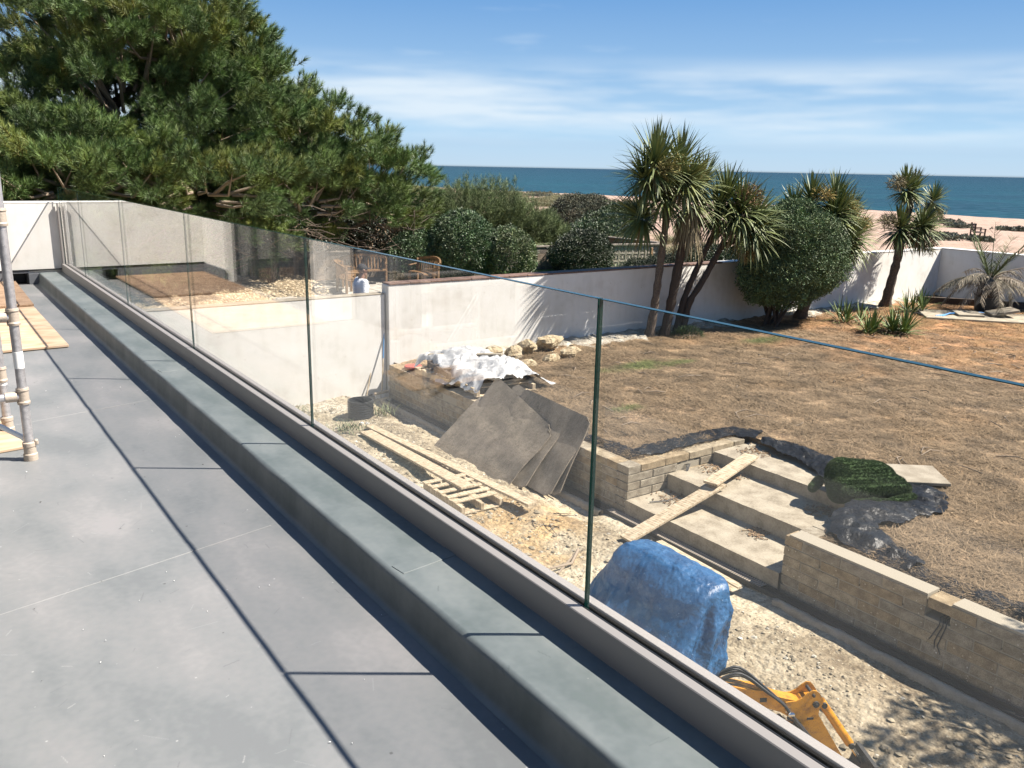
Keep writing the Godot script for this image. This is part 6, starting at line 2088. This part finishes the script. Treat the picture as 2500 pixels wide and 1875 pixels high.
	for i in 64:
		var row := PackedVector3Array()
		for j in 40:
			var u := i / 63.0
			var v := j / 39.0
			var x := lerpf(7.28, 8.95, v) + 0.14 * nz.get_noise_2d(u * 4, 3.0) + 0.10 * sin(u * 9.0) * (1 - v)
			var z := lerpf(-13.45, -11.25, u) + 0.16 * nz.get_noise_2d(v * 4, 9.0)
			var hump := 0.20 * exp(-pow((x - 7.95) / 0.52, 2) - pow((z + 12.85) / 0.55, 2)) + 0.15 * exp(-pow((x - 8.25) / 0.40, 2) - pow((z + 11.85) / 0.42, 2)) + 0.12 * exp(-pow((x - 8.6) / 0.3, 2) - pow((z + 12.4) / 0.9, 2))
			var r1 := 1.0 - 2.4 * absf(nz.get_noise_2d(x * 1.6 + 20, z * 1.6))
			var r2 := 1.0 - 2.4 * absf(nz.get_noise_2d(x * 4.2, z * 4.2 + 50))
			var on := smoothstep(7.2, 7.5, x) * smoothstep(8.85, 8.3, x)
			var y := -2.06 + 0.20 * on + hump + 0.07 * maxf(r1, 0) * (0.3 + on) + 0.014 * r2
			row.append(Vector3(x, y, z))
		pts.append(row)
	b.sheet(pts)
	solo("white_sheet", b, M.white_tarp, "crumpled white plastic sheet heaped over pallets on the block wall", "sheet")
	b = MB.new()
	b.bar(Vector3(7.5, -1.75, -13.3), Vector3(8.35, -1.62, -12.15), 0.11, 0.03, 0.004)
	solo("board", b, M.paving, "grey board lying in the folds of the white sheet", "board")
	b = MB.new()
	b.lathe(Vector3(7.42, -2.07, -13.75), [Vector2(0.0, 0.03), Vector2(0.10, 0.035), Vector2(0.16, 0.03), Vector2(0.17, 0.0), Vector2(0.15, -0.02)], 20)
	solo("red_lid", b, M.red_plastic, "faded red plastic lid lying on the wall by the white sheet", "lid")
	# boulders
	var rk := [[8.75, -2.02, -13.15, 0.34, 0.20, 0.22, "yellow boulder at the left end of the row of rocks by the wall"], [9.05, -2.05, -12.75, 0.17, 0.16, 0.16, "small dark split rock in front of the left boulders"], [9.55, -1.98, -13.5, 0.30, 0.22, 0.24, "buff boulder leaning in the middle of the rock row"], [9.45, -2.06, -12.85, 0.24, 0.14, 0.17, "pale flat sided rock in front of the middle boulders"],
		[10.05, -1.96, -13.75, 0.28, 0.24, 0.24, "rounded grey boulder behind the middle of the rock row"], [10.65, -1.92, -13.75, 0.42, 0.22, 0.24, "long slanted buff boulder, highest in the rock row"], [10.15, -2.06, -13.05, 0.26, 0.13, 0.2, "low pale rock in front of the slanted boulder"], [10.65, -2.03, -13.1, 0.28, 0.16, 0.2, "blocky grey rock at the right end of the row"], [11.0, -2.05, -13.35, 0.2, 0.13, 0.16, "small pale rock at the far right of the row"], [9.15, -1.95, -13.65, 0.22, 0.18, 0.18, "tan boulder against the white wall behind the row"]]
	for i in rk.size():
		var r: Array = rk[i]
		b = MB.new()
		rock(b, Vector3(r[0], r[1], r[2]), Vector3(r[3], r[4], r[5]), i + 20)
		solo("boulder", b, M.stone, r[6], "boulder", "boulders along the foot of the white wall")
	# corner by the potted palm
	b = MB.new()
	b.lathe(Vector3(24.62, -2.1, -11.72), [Vector2(0.27, 0.0), Vector2(0.31, 0.40), Vector2(0.325, 0.40), Vector2(0.325, 0.44), Vector2(0.29, 0.44), Vector2(0.27, 0.36), Vector2(0.0, 0.36)], 24)
	solo("plant_pot", b, M.black_plastic, "large black plastic plant pot holding the half dead palm", "pot")
	b = MB.new()
	b.box(Vector3(23.6, -2.085, -11.1), Vector3(3.4, 0.09, 1.5), 0.012, Basis(Vector3.UP, -0.87))
	solo("concrete_base", b, M.concrete, "long pale concrete base slab on the lawn in front of the potted palm", "slab")
	for s in [[Vector3(23.25, -2.0, -11.5), Vector3(0.66, 0.06, 0.6), Basis(Vector3.UP, -0.75) * Basis(Vector3.RIGHT, 0.05), "flat paving slab lying on the concrete base, left of the other"], [Vector3(23.95, -1.92, -10.95), Vector3(0.68, 0.07, 0.62), Basis(Vector3.UP, -0.78) * Basis(Vector3.BACK, 0.22), "tilted paving slab propped on the concrete base right of the pot"], [Vector3(24.92, -1.80, -11.20), Vector3(0.08, 0.60, 0.42), Basis(Vector3.UP, -1.13) * Basis(Vector3.BACK, 0.18), "paving slab standing on edge against the black pot"]]:
		b = MB.new()
		b.box(s[0], s[1], 0.008, s[2])
		solo("paving_slab", b, M.paving, s[3], "paving slab")
	for s in [[Vector3(25.2, -2.0, -12.9), 2.1, "dark timber sleeper at the foot of the seaward wall left of the pot"], [Vector3(26.1, -2.0, -11.6), 1.4, "dark timber sleeper at the foot of the seaward wall right of the pot"]]:
		b = MB.new()
		b.box(s[0], Vector3(s[1], 0.2, 0.12), 0.008, Basis(Vector3.UP, -0.9))
		solo("sleeper", b, M.plank_dark, s[2], "sleeper", "dark sleepers along the seaward wall")
	b = MB.new()
	for i in 4:
		var pz := -11.9 + i * 0.05
		b.tube([Vector3(22.35 + i * 0.03, -2.04, pz), Vector3(22.8, -2.02 + 0.01 * i, pz + 0.1 - 0.04 * i), Vector3(23.3, -2.02, pz + 0.05), Vector3(23.9, -2.03, pz + 0.12), Vector3(24.1, -2.04, pz + 0.35)], [0.016, 0.016, 0.016, 0.016, 0.016], 6)
	solo("hose", b, M.blue_pipe, "loops of bright blue water pipe on the concrete base by the potted palm", "pipe")
	b = MB.new()
	drape(b, [Vector3(22.3, 0.02, -12.35), Vector3(23.0, 0.02, -12.15), Vector3(23.8, 0.02, -12.0)], [0.4, 0.5, 0.4], 0.06, 8.0, lawn_y)
	solo("dark_sheet", b, M.black_sheet, "dark plastic sheet lying behind the blue pipe near the potted palm", "sheet")


func build_digger() -> void:
	rng.seed = 131
	var t := thing("mini_digger", "small yellow mini digger arm reaching out from under a blue tarpaulin", "digger", Vector3(3.95, -2.7, -3.95))
	var b := MB.new()
	# undercarriage and body under the cover
	for z in [-4.35, -3.62]:
		b = MB.new()
		var poly := PackedVector2Array()
		for i in 24:
			var a := TAU * i / 24
			poly.append(Vector2(clampf(cos(a) * 1.6, -1, 1) * 0.42 + cos(a) * 0.13, sin(a) * 0.16))
		b.prism(poly, -0.09, 0.09, Transform3D(Basis(), Vector3(3.9, -2.55, z)))
		part("track", b, M.rubber, t)
	b = MB.new()
	b.box(Vector3(3.97, -2.20, -3.96), Vector3(0.56, 0.34, 0.66), 0.04)
	b.box(Vector3(3.98, -1.80, -3.94), Vector3(0.42, 0.5, 0.56), 0.04)
	part("body", b, M.digger_paint, t)
	b = MB.new()
	for z in [-4.15, -3.68]:
		b.tube([Vector3(4.05, -1.9, z), Vector3(4.08, -1.4, z), Vector3(4.14, -1.36, z), Vector3(4.22, -1.36, z)], [0.025, 0.025, 0.025, 0.025], 8)
	part("roll_bar", b, M.grime, t)
	# boom: in the upright plane through the pivot P and the elbow pin E
	var P := Vector3(4.33, -2.00, -3.46)
	var E := Vector3(4.93, -2.065, -3.12)
	var fx := Vector3(E.x - P.x, 0, E.z - P.z).normalized()
	var side := fx.cross(Vector3.UP)
	var xf := Transform3D(Basis(fx, Vector3.UP, side), P)
	var to2 := func(p: Vector3) -> Vector2: return Vector2((p - P).dot(fx), p.y - P.y)
	b = MB.new()
	b.prism(PackedVector2Array([Vector2(-0.22, -0.02), Vector2(0.024, -0.005), Vector2(0.237, -0.075), Vector2(0.438, -0.146), Vector2(0.528, -0.204), Vector2(0.595, -0.275), Vector2(0.60, -0.08), Vector2(0.540, -0.055), Vector2(0.476, -0.040), Vector2(0.390, -0.014), Vector2(0.296, 0.032), Vector2(0.191, 0.045), Vector2(0.017, 0.086), Vector2(-0.2, 0.10)]), -0.046, 0.046, xf)
	part("boom", b, M.digger_paint, t)
	b = MB.new()
	b.prism(PackedVector2Array([Vector2(-0.2, 0.098), Vector2(0.017, 0.083), Vector2(0.191, 0.042), Vector2(0.296, 0.029), Vector2(0.33, 0.015), Vector2(0.34, 0.022), Vector2(0.296, 0.040), Vector2(0.191, 0.053), Vector2(0.017, 0.094), Vector2(-0.2, 0.11)]), -0.056, 0.056, xf)
	part("boom_flange", b, M.digger_paint, t)
	b = MB.new()
	for s in [-0.060, 0.050]:
		b.prism(PackedVector2Array([Vector2(0.495, -0.156), Vector2(0.464, -0.059), Vector2(0.546, -0.051), Vector2(0.586, -0.030), Vector2(0.624, 0.006), Vector2(0.659, 0.029), Vector2(0.69, 0.022), Vector2(0.716, -0.005), Vector2(0.745, -0.050), Vector2(0.744, -0.085), Vector2(0.725, -0.125), Vector2(0.66, -0.19), Vector2(0.60, -0.24)]), s, s + 0.010, xf)
	part("elbow_plate", b, M.digger_paint, t)
	b = MB.new()
	for q in [[Vector2(0.689, -0.081), 0.024], [Vector2(0.663, -0.007), 0.012], [Vector2(0.57, -0.285), 0.02]]:
		var c := xf * Vector3(q[0].x, q[0].y, 0)
		b.tube([c - side * 0.074, c + side * 0.074], [q[1], q[1]], 14)
		b.tube([c - side * 0.082, c + side * 0.082], [q[1] * 0.55, q[1] * 0.55], 10)
	part("pin", b, M.grime, t)
	# dipper running down out of the view
	b = MB.new()
	b.prism(PackedVector2Array([Vector2(0.50, -0.15), Vector2(0.60, -0.06), Vector2(0.712, -0.045), Vector2(0.733, -0.09), Vector2(0.729, -0.183), Vector2(1.057, -0.715), Vector2(0.945, -0.715), Vector2(0.620, -0.279)]), -0.044, 0.044, xf)
	part("dipper", b, M.digger_paint, t)
	b = MB.new()
	b.tube([xf * Vector3(0.756, -0.10, 0), xf * Vector3(1.02, -0.47, 0)], [0.033, 0.033], 14)
	part("bucket_ram", b, M.digger_paint, t)
	b = MB.new()
	b.tube([xf * Vector3(1.02, -0.47, 0), xf * Vector3(1.15, -0.66, 0)], [0.017, 0.017], 12)
	part("ram_rod", b, M.chrome, t)
	# ram under the boom
	b = MB.new()
	b.tube([xf * Vector3(0.05, -0.14, 0), xf * Vector3(0.45, -0.245, 0)], [0.034, 0.036], 14)
	part("lift_ram", b, M.digger_paint, t)
	b = MB.new()
	b.tube([xf * Vector3(0.45, -0.245, 0), xf * Vector3(0.57, -0.285, 0)], [0.018, 0.018], 12)
	part("ram_rod", b, M.chrome, t)
	# bucket on the ground, out of view
	b = MB.new()
	b.prism(PackedVector2Array([Vector2(0.94, -0.70), Vector2(1.12, -0.72), Vector2(1.16, -0.58), Vector2(1.19, -0.58), Vector2(1.16, -0.74), Vector2(0.93, -0.735)]), -0.14, 0.14, xf)
	part("bucket", b, M.grime, t)
	b = MB.new()
	for q in [Vector2(0.12, 0.0), Vector2(0.30, -0.04)]:
		b.box(xf * Vector3(q.x, q.y, 0.0475), Vector3(0.05, 0.035, 0.004), 0.001, xf.basis)
		for w in [-0.02, 0.02]:
			b.tube([xf * Vector3(q.x + w, q.y, 0.046), xf * Vector3(q.x + w, q.y, 0.054)], [0.004, 0.004], 6)
	for q in [Vector2(0.05, 0.02), Vector2(0.47, -0.245), Vector2(1.02, -0.47), Vector2(0.77, -0.115)]:
		b.tube([xf * Vector3(q.x, q.y, -0.045), xf * Vector3(q.x, q.y, 0.045)], [0.022, 0.022], 10)
	part("fitting", b, M.grime, t)
	b = MB.new()
	b.box(xf * Vector3(0.66, -0.20, 0.062), Vector3(0.05, 0.02, 0.003), 0.001, xf.basis)
	part("decal", b, M.grime, t)
	# hoses over the boom
	b = MB.new()
	for i in 5:
		var o := side * (-0.035 + 0.018 * i)
		var h := 0.02 * (i % 3)
		var pts := [xf * Vector3(-0.10, 0.09 + h, 0) + o, xf * Vector3(0.09, 0.150 + h * 1.5, 0) + o, xf * Vector3(0.188, 0.115 + h, 0) + o, xf * Vector3(0.294, 0.050 + h * 0.6, 0) + o + side * 0.05, xf * Vector3(0.428, -0.045, 0) + o * 0.6 + side * 0.085, xf * Vector3(0.491, -0.125, 0) + o * 0.6 + side * 0.09, xf * Vector3(0.66, -0.33 - h, 0) + o * 0.6 + side * 0.085, xf * Vector3(0.87, -0.60 - h, 0) + o * 0.6 + side * 0.075]
		var c := Curve3D.new()
		for k in pts.size():
			var ta: Vector3 = (pts[mini(k + 1, 7)] - pts[maxi(k - 1, 0)]) * 0.17
			c.add_point(pts[k], -ta, ta)
		var q := []
		var rr := []
		for k in 30:
			q.append(c.sample_baked(c.get_baked_length() * k / 29.0, true))
			rr.append(0.0095)
		b.tube(q, rr, 7)
	part("hose", b, M.rubber, t)
	b = MB.new()
	b.box(xf * Vector3(0.48, -0.11, 0.10), Vector3(0.05, 0.02, 0.08), 0.003, xf.basis)
	part("hose_clip", b, M.chrome, t)
	# the blue cover: a skin hung from the top edges, gathered at the foot
	b = MB.new()
	var rows := []
	var ny := 46
	var na := 150
	for i in ny + 1:
		var f := i / float(ny)
		var row := PackedVector3Array()
		for j in na + 1:
			var a := TAU * (j % na) / na
			# cross sections by height: centre, half sizes
			var y: float
			var cx: float
			var cz: float
			var hx: float
			var hz: float
			if f < 0.22:
				var g := f / 0.22
				y = -1.10 - 0.035 * g * g
				cx = 4.20
				cz = -3.90
				hx = 0.17 * g
				hz = 0.44 * g
			else:
				var g := (f - 0.22) / 0.78
				y = lerpf(-1.135, -2.28, g)
				cx = lerpf(4.18, 3.98, smoothstep(0.0, 0.45, g))
				cz = lerpf(-3.90, -3.98, smoothstep(0.0, 0.5, g))
				hx = lerpf(0.20, 0.43, smoothstep(0.0, 0.5, g)) - 0.10 * smoothstep(0.72, 1.0, g)
				hz = lerpf(0.46, 0.57, smoothstep(0.0, 0.5, g)) - 0.20 * smoothstep(0.62, 1.0, g)
				if g > 0.6: cz += 0.03 * smoothstep(0.6, 1.0, g)
			# rounded rectangle
			var ca := cos(a)
			var sa := sin(a)
			var pw := 4.2
			var k := pow(pow(absf(ca), pw) + pow(absf(sa), pw), -1.0 / pw)
			var p := Vector3(cx + ca * k * hx, y, cz + sa * k * hz)
			# the side towards the house slopes down from the ridge
			if f > 0.1: p.y -= 0.16 * clampf((4.15 - p.x) / 0.4, 0, 1) * (1.0 - smoothstep(0.5, 0.9, f)) * (1.0 if f > 0.22 else f / 0.22)
			var g2 := clampf((f - 0.22) / 0.78, 0, 1)
			var out := Vector3(ca, 0, sa)
			var fold := sin(a * 9.0 + 2.0 * nz.get_noise_2d(g2 * 2.0, 3.0)) * 0.5 + sin(a * 17.0 + 1.3 + 3.0 * g2) * 0.35
			p += out * (0.05 * fold * g2 * g2 + 0.05 * fold * g2 * (1 - g2))
			p += out * 0.04 * nz.get_noise_3d(p.x * 2.2, p.y * 2.2, p.z * 2.2) * smoothstep(0.1, 0.4, f)
			var cr := 1.0 - 2.2 * absf(nz.get_noise_3d(p.x * 6.0, p.y * 6.0, p.z * 6.0 + 9))
			p += out * 0.012 * cr * smoothstep(0.15, 0.35, f)
			var hang := 1.0 - 2.6 * absf(nz.get_noise_2d(a * 1.6 + 0.7 * g2, 20.0 + g2 * 0.9))
			p += out * 0.055 * hang * smoothstep(0.0, 0.35, g2) * (1.0 - 0.5 * g2)
			p.y += 0.012 * nz.get_noise_2d(p.x * 7, p.z * 7)
			# cord tied round the foot
			p -= out * 0.05 * exp(-pow((p.y + 1.92) / 0.05, 2))
			row.append(p)
		rows.append(row)
	b.sheet(rows, [], true)
	var rope := MB.new()
	var tied: PackedVector3Array = rows[34]
	var rp := []
	var rd := []
	for q in range(0, na + 1, 3):
		rp.append(tied[q] + (tied[q] - Vector3(3.98, tied[q].y, -3.95)).normalized() * 0.008)
		rd.append(0.006)
	rope.tube(rp, rd, 5, false)
	solo("rope", rope, M.blue_handle, "thin blue cord tied round the foot of the tarpaulin", "rope")
	solo("tarpaulin", b, M.blue_tarp, "bright blue crinkled tarpaulin tied over the body of the mini digger", "tarpaulin")


func build_scaffold() -> void:
	rng.seed = 141
	var t := thing("scaffold_tower", "galvanised scaffold tower frame standing on the deck at the left edge", "scaffold", Vector3(0.38, 0, -5.14))
	var b := MB.new()
	for p in [Vector3(0.38, 0, -5.14), Vector3(0.325, 0, -5.74), Vector3(-0.42, 0, -5.14), Vector3(-0.42, 0, -5.74)]:
		b = MB.new()
		b.tube([p + Vector3.UP * 0.05, p + Vector3.UP * 2.0], [0.0242, 0.0242], 16)
		part("standard", b, M.galvanised, t)
		b = MB.new()
		b.lathe(p, [Vector2(0.0, 0.0), Vector2(0.036, 0.0), Vector2(0.036, 0.035), Vector2(0.031, 0.04), Vector2(0.031, 0.075), Vector2(0.034, 0.08), Vector2(0.034, 0.10), Vector2(0.024, 0.105)], 18)
		part("foot", b, M.coupler, t)
		for y in [0.365, 0.80, 1.32]:
			b = MB.new()
			b.lathe(p + Vector3.UP * (y - 0.045), [Vector2(0.024, 0.0), Vector2(0.031, 0.0), Vector2(0.033, 0.012), Vector2(0.029, 0.02), Vector2(0.029, 0.07), Vector2(0.033, 0.078), Vector2(0.031, 0.09), Vector2(0.024, 0.09)], 18)
			part("coupler", b, M.coupler, t)
	for y in [0.365, 0.80, 1.32]:
		for z in [-5.14, -5.74]:
			b = MB.new()
			b.tube([Vector3(-0.42, y, z), Vector3(0.38 if z > -5.5 else 0.325, y, z)], [0.021, 0.021], 14)
			part("ledger", b, M.galvanised, t)
			b = MB.new()
			var xe := 0.38 if z > -5.5 else 0.325
			b.tube([Vector3(xe - 0.085, y, z), Vector3(xe - 0.03, y, z)], [0.027, 0.029], 14)
			part("coupler", b, M.coupler, t)
	b = MB.new()
	b.tube([Vector3(0.375, 0.11, -5.16), Vector3(-0.41, 0.62, -5.70)], [0.014, 0.014], 10)
	part("brace", b, M.white_label, t)
	b = MB.new()
	b.tube([Vector3(0.395, 0.095, -5.14), Vector3(0.42, 0.10, -5.12)], [0.008, 0.008], 8)
	b.box(Vector3(0.415, 0.10, -5.13), Vector3(0.016, 0.028, 0.028), 0.003)
	part("clamp_bolt", b, M.coupler, t)
	b = MB.new()
	b.lathe(Vector3(0.325, 0.30, -5.74), [Vector2(0.0246, 0.0), Vector2(0.0252, 0.002), Vector2(0.0252, 0.10), Vector2(0.0246, 0.102)], 16)
	part("sticker", b, M.white_label, t)
	b = MB.new()
	b.lathe(Vector3(0.38, 0.52, -5.14), [Vector2(0.0243, 0.0), Vector2(0.0250, 0.002), Vector2(0.0250, 0.09), Vector2(0.0243, 0.092)], 16)
	part("sticker", b, M.white_label, t)


func build_person() -> void:
	var at := Vector3(7.32, -2.1, -15.75)
	var t := thing("person", "man in a white T-shirt and dark cap walking behind the low white wall", "person", at)
	var o := func(x: float, y: float, z: float) -> Vector3: return at + Vector3(x, y, z)
	# he walks towards +x: legs apart, arms swinging
	var hipL: Vector3 = o.call(0.0, 0.92, 0.09)
	var hipR: Vector3 = o.call(0.0, 0.92, -0.09)
	var kneeL: Vector3 = o.call(-0.03, 0.50, 0.10)
	var kneeR: Vector3 = o.call(0.20, 0.53, -0.09)
	var ankL: Vector3 = o.call(-0.27, 0.14, 0.10)
	var ankR: Vector3 = o.call(0.27, 0.10, -0.09)
	var shL: Vector3 = o.call(0.0, 1.42, 0.185)
	var shR: Vector3 = o.call(0.02, 1.42, -0.185)
	var elL: Vector3 = o.call(-0.05, 1.13, 0.24)
	var elR: Vector3 = o.call(0.10, 1.15, -0.23)
	var wrL: Vector3 = o.call(0.08, 0.92, 0.25)
	var wrR: Vector3 = o.call(0.34, 1.04, -0.20)
	var neck: Vector3 = o.call(0.015, 1.50, 0)
	var hd: Vector3 = o.call(0.045, 1.63, 0)
	var b := MB.new()
	nets(b, [[hipL, kneeL, 0.078, 0.052], [kneeL, ankL, 0.05, 0.033], [hipR, kneeR, 0.078, 0.052], [kneeR, ankR, 0.05, 0.033], [hipL, hipR, 0.10, 0.10], [o.call(0, 0.95, 0), o.call(0.0, 1.30, 0), 0.12, 0.135], [o.call(0, 1.33, 0.08), o.call(0, 1.33, -0.08), 0.11, 0.11],
		[shL, elL, 0.048, 0.038], [elL, wrL, 0.037, 0.025], [shR, elR, 0.048, 0.038], [elR, wrR, 0.037, 0.025], [o.call(0, 1.40, 0), neck, 0.07, 0.054], [neck, hd, 0.052, 0.06]], 0.016, 0.05)
	# head with brow, nose, chin, ears
	nets(b, [[hd + Vector3(-0.02, 0.035, 0), hd + Vector3(0.012, 0.02, 0), 0.088, 0.080], [hd + Vector3(0.02, -0.06, 0), hd + Vector3(0.045, -0.085, 0), 0.056, 0.038], [hd + Vector3(0.075, 0.012, 0.03), hd + Vector3(0.075, 0.012, -0.03), 0.014, 0.014], [hd + Vector3(0.085, 0.0, 0), hd + Vector3(0.108, -0.035, 0), 0.010, 0.015], [hd + Vector3(0.082, -0.066, 0.018), hd + Vector3(0.082, -0.066, -0.018), 0.010, 0.010],
		[hd + Vector3(-0.005, -0.01, 0.085), hd + Vector3(-0.008, 0.015, 0.092), 0.016, 0.02], [hd + Vector3(-0.005, -0.01, -0.085), hd + Vector3(-0.008, 0.015, -0.092), 0.016, 0.02], [hd + Vector3(-0.02, -0.1, 0), hd + Vector3(-0.03, -0.16, 0), 0.055, 0.058]], 0.006, 0.018)
	# hands: palm, four fingers in two bones, thumb
	for h in [[wrL, (wrL - elL).normalized(), 1.0], [wrR, (wrR - elR).normalized(), -1.0]]:
		var w: Vector3 = h[0]
		var d: Vector3 = h[1]
		var sd := Vector3(d.y, -d.x, 0).normalized()
		var pn := d.cross(sd).normalized() * float(h[2])
		var bones := [[w, w + d * 0.05, 0.024, 0.022]]
		for k in 4:
			var off := sd * (0.027 - 0.018 * k)
			var L: float = [0.036, 0.042, 0.039, 0.031][k]
			var r: Vector3 = w + d * 0.075 + off * 0.9
			var m: Vector3 = r + (d + pn * -0.25).normalized() * L
			bones.append([w + d * 0.03 + off * 0.6, r, 0.015, 0.010])
			bones.append([r, m, 0.0095, 0.0085])
			bones.append([m, m + (d + pn * -0.9).normalized() * L * 0.8, 0.0085, 0.007])
		bones.append([w + d * 0.015 + sd * 0.02, w + d * 0.045 + sd * 0.05, 0.014, 0.011])
		bones.append([w + d * 0.045 + sd * 0.05, w + d * 0.078 + sd * 0.056, 0.011, 0.008])
		nets(b, bones, 0.0045, 0.008)
	part("body", b, M.skin, t)
	b = MB.new()
	nets(b, [[o.call(-0.005, 0.93, 0.03), o.call(0.0, 1.27, 0.03), 0.145, 0.145], [o.call(-0.005, 0.93, -0.03), o.call(0.0, 1.27, -0.03), 0.145, 0.145], [o.call(0, 1.33, 0.10), o.call(0, 1.33, -0.10), 0.125, 0.125], [shL, shL.lerp(elL, 0.68), 0.072, 0.066], [shR, shR.lerp(elR, 0.68), 0.072, 0.066], [o.call(0, 1.40, 0.05), o.call(0, 1.44, 0), 0.08, 0.066]], 0.02, 0.05)
	part("shirt", b, M.shirt, t)
	b = MB.new()
	nets(b, [[hipL, kneeL, 0.098, 0.072], [kneeL, ankL, 0.07, 0.055], [hipR, kneeR, 0.098, 0.072], [kneeR, ankR, 0.07, 0.055], [hipL, hipR, 0.125, 0.125]], 0.02, 0.05)
	part("trousers", b, M.trousers, t)
	b = MB.new()
	for a in [[ankL, Vector3(0.75, -0.35, 0).normalized()], [ankR, Vector3(1, 0.05, 0).normalized()]]:
		var p: Vector3 = a[0]
		nets(b, [[p + Vector3(-0.03, -0.05, 0), p + (a[1] as Vector3) * 0.16 + Vector3(0, -0.05, 0), 0.045, 0.038]], 0.012, 0.02)
	part("shoe", b, M.leather, t)
	b = MB.new()
	nets(b, [[hd + Vector3(-0.022, 0.055, 0), hd + Vector3(0.012, 0.05, 0), 0.092, 0.086]], 0.009, 0.02)
	b.prism(PackedVector2Array([Vector2(0.05, -0.075), Vector2(0.13, -0.07), Vector2(0.175, -0.04), Vector2(0.185, 0.0), Vector2(0.175, 0.04), Vector2(0.13, 0.07), Vector2(0.05, 0.075)]), -0.004, 0.004, Transform3D(Basis(Vector3.RIGHT, PI / 2) * Basis(), hd + Vector3(0, 0.045, 0)))
	part("cap", b, M.dark_cloth, t)
	b = MB.new()
	for z in [-0.03, 0.03]:
		b.lathe(hd + Vector3(0.078, 0.0, z), [Vector2(0, -0.008), Vector2(0.008, -0.004), Vector2(0.009, 0.0), Vector2(0.008, 0.004), Vector2(0, 0.008)], 10)
	part("eye", b, M.dark_cloth, t)
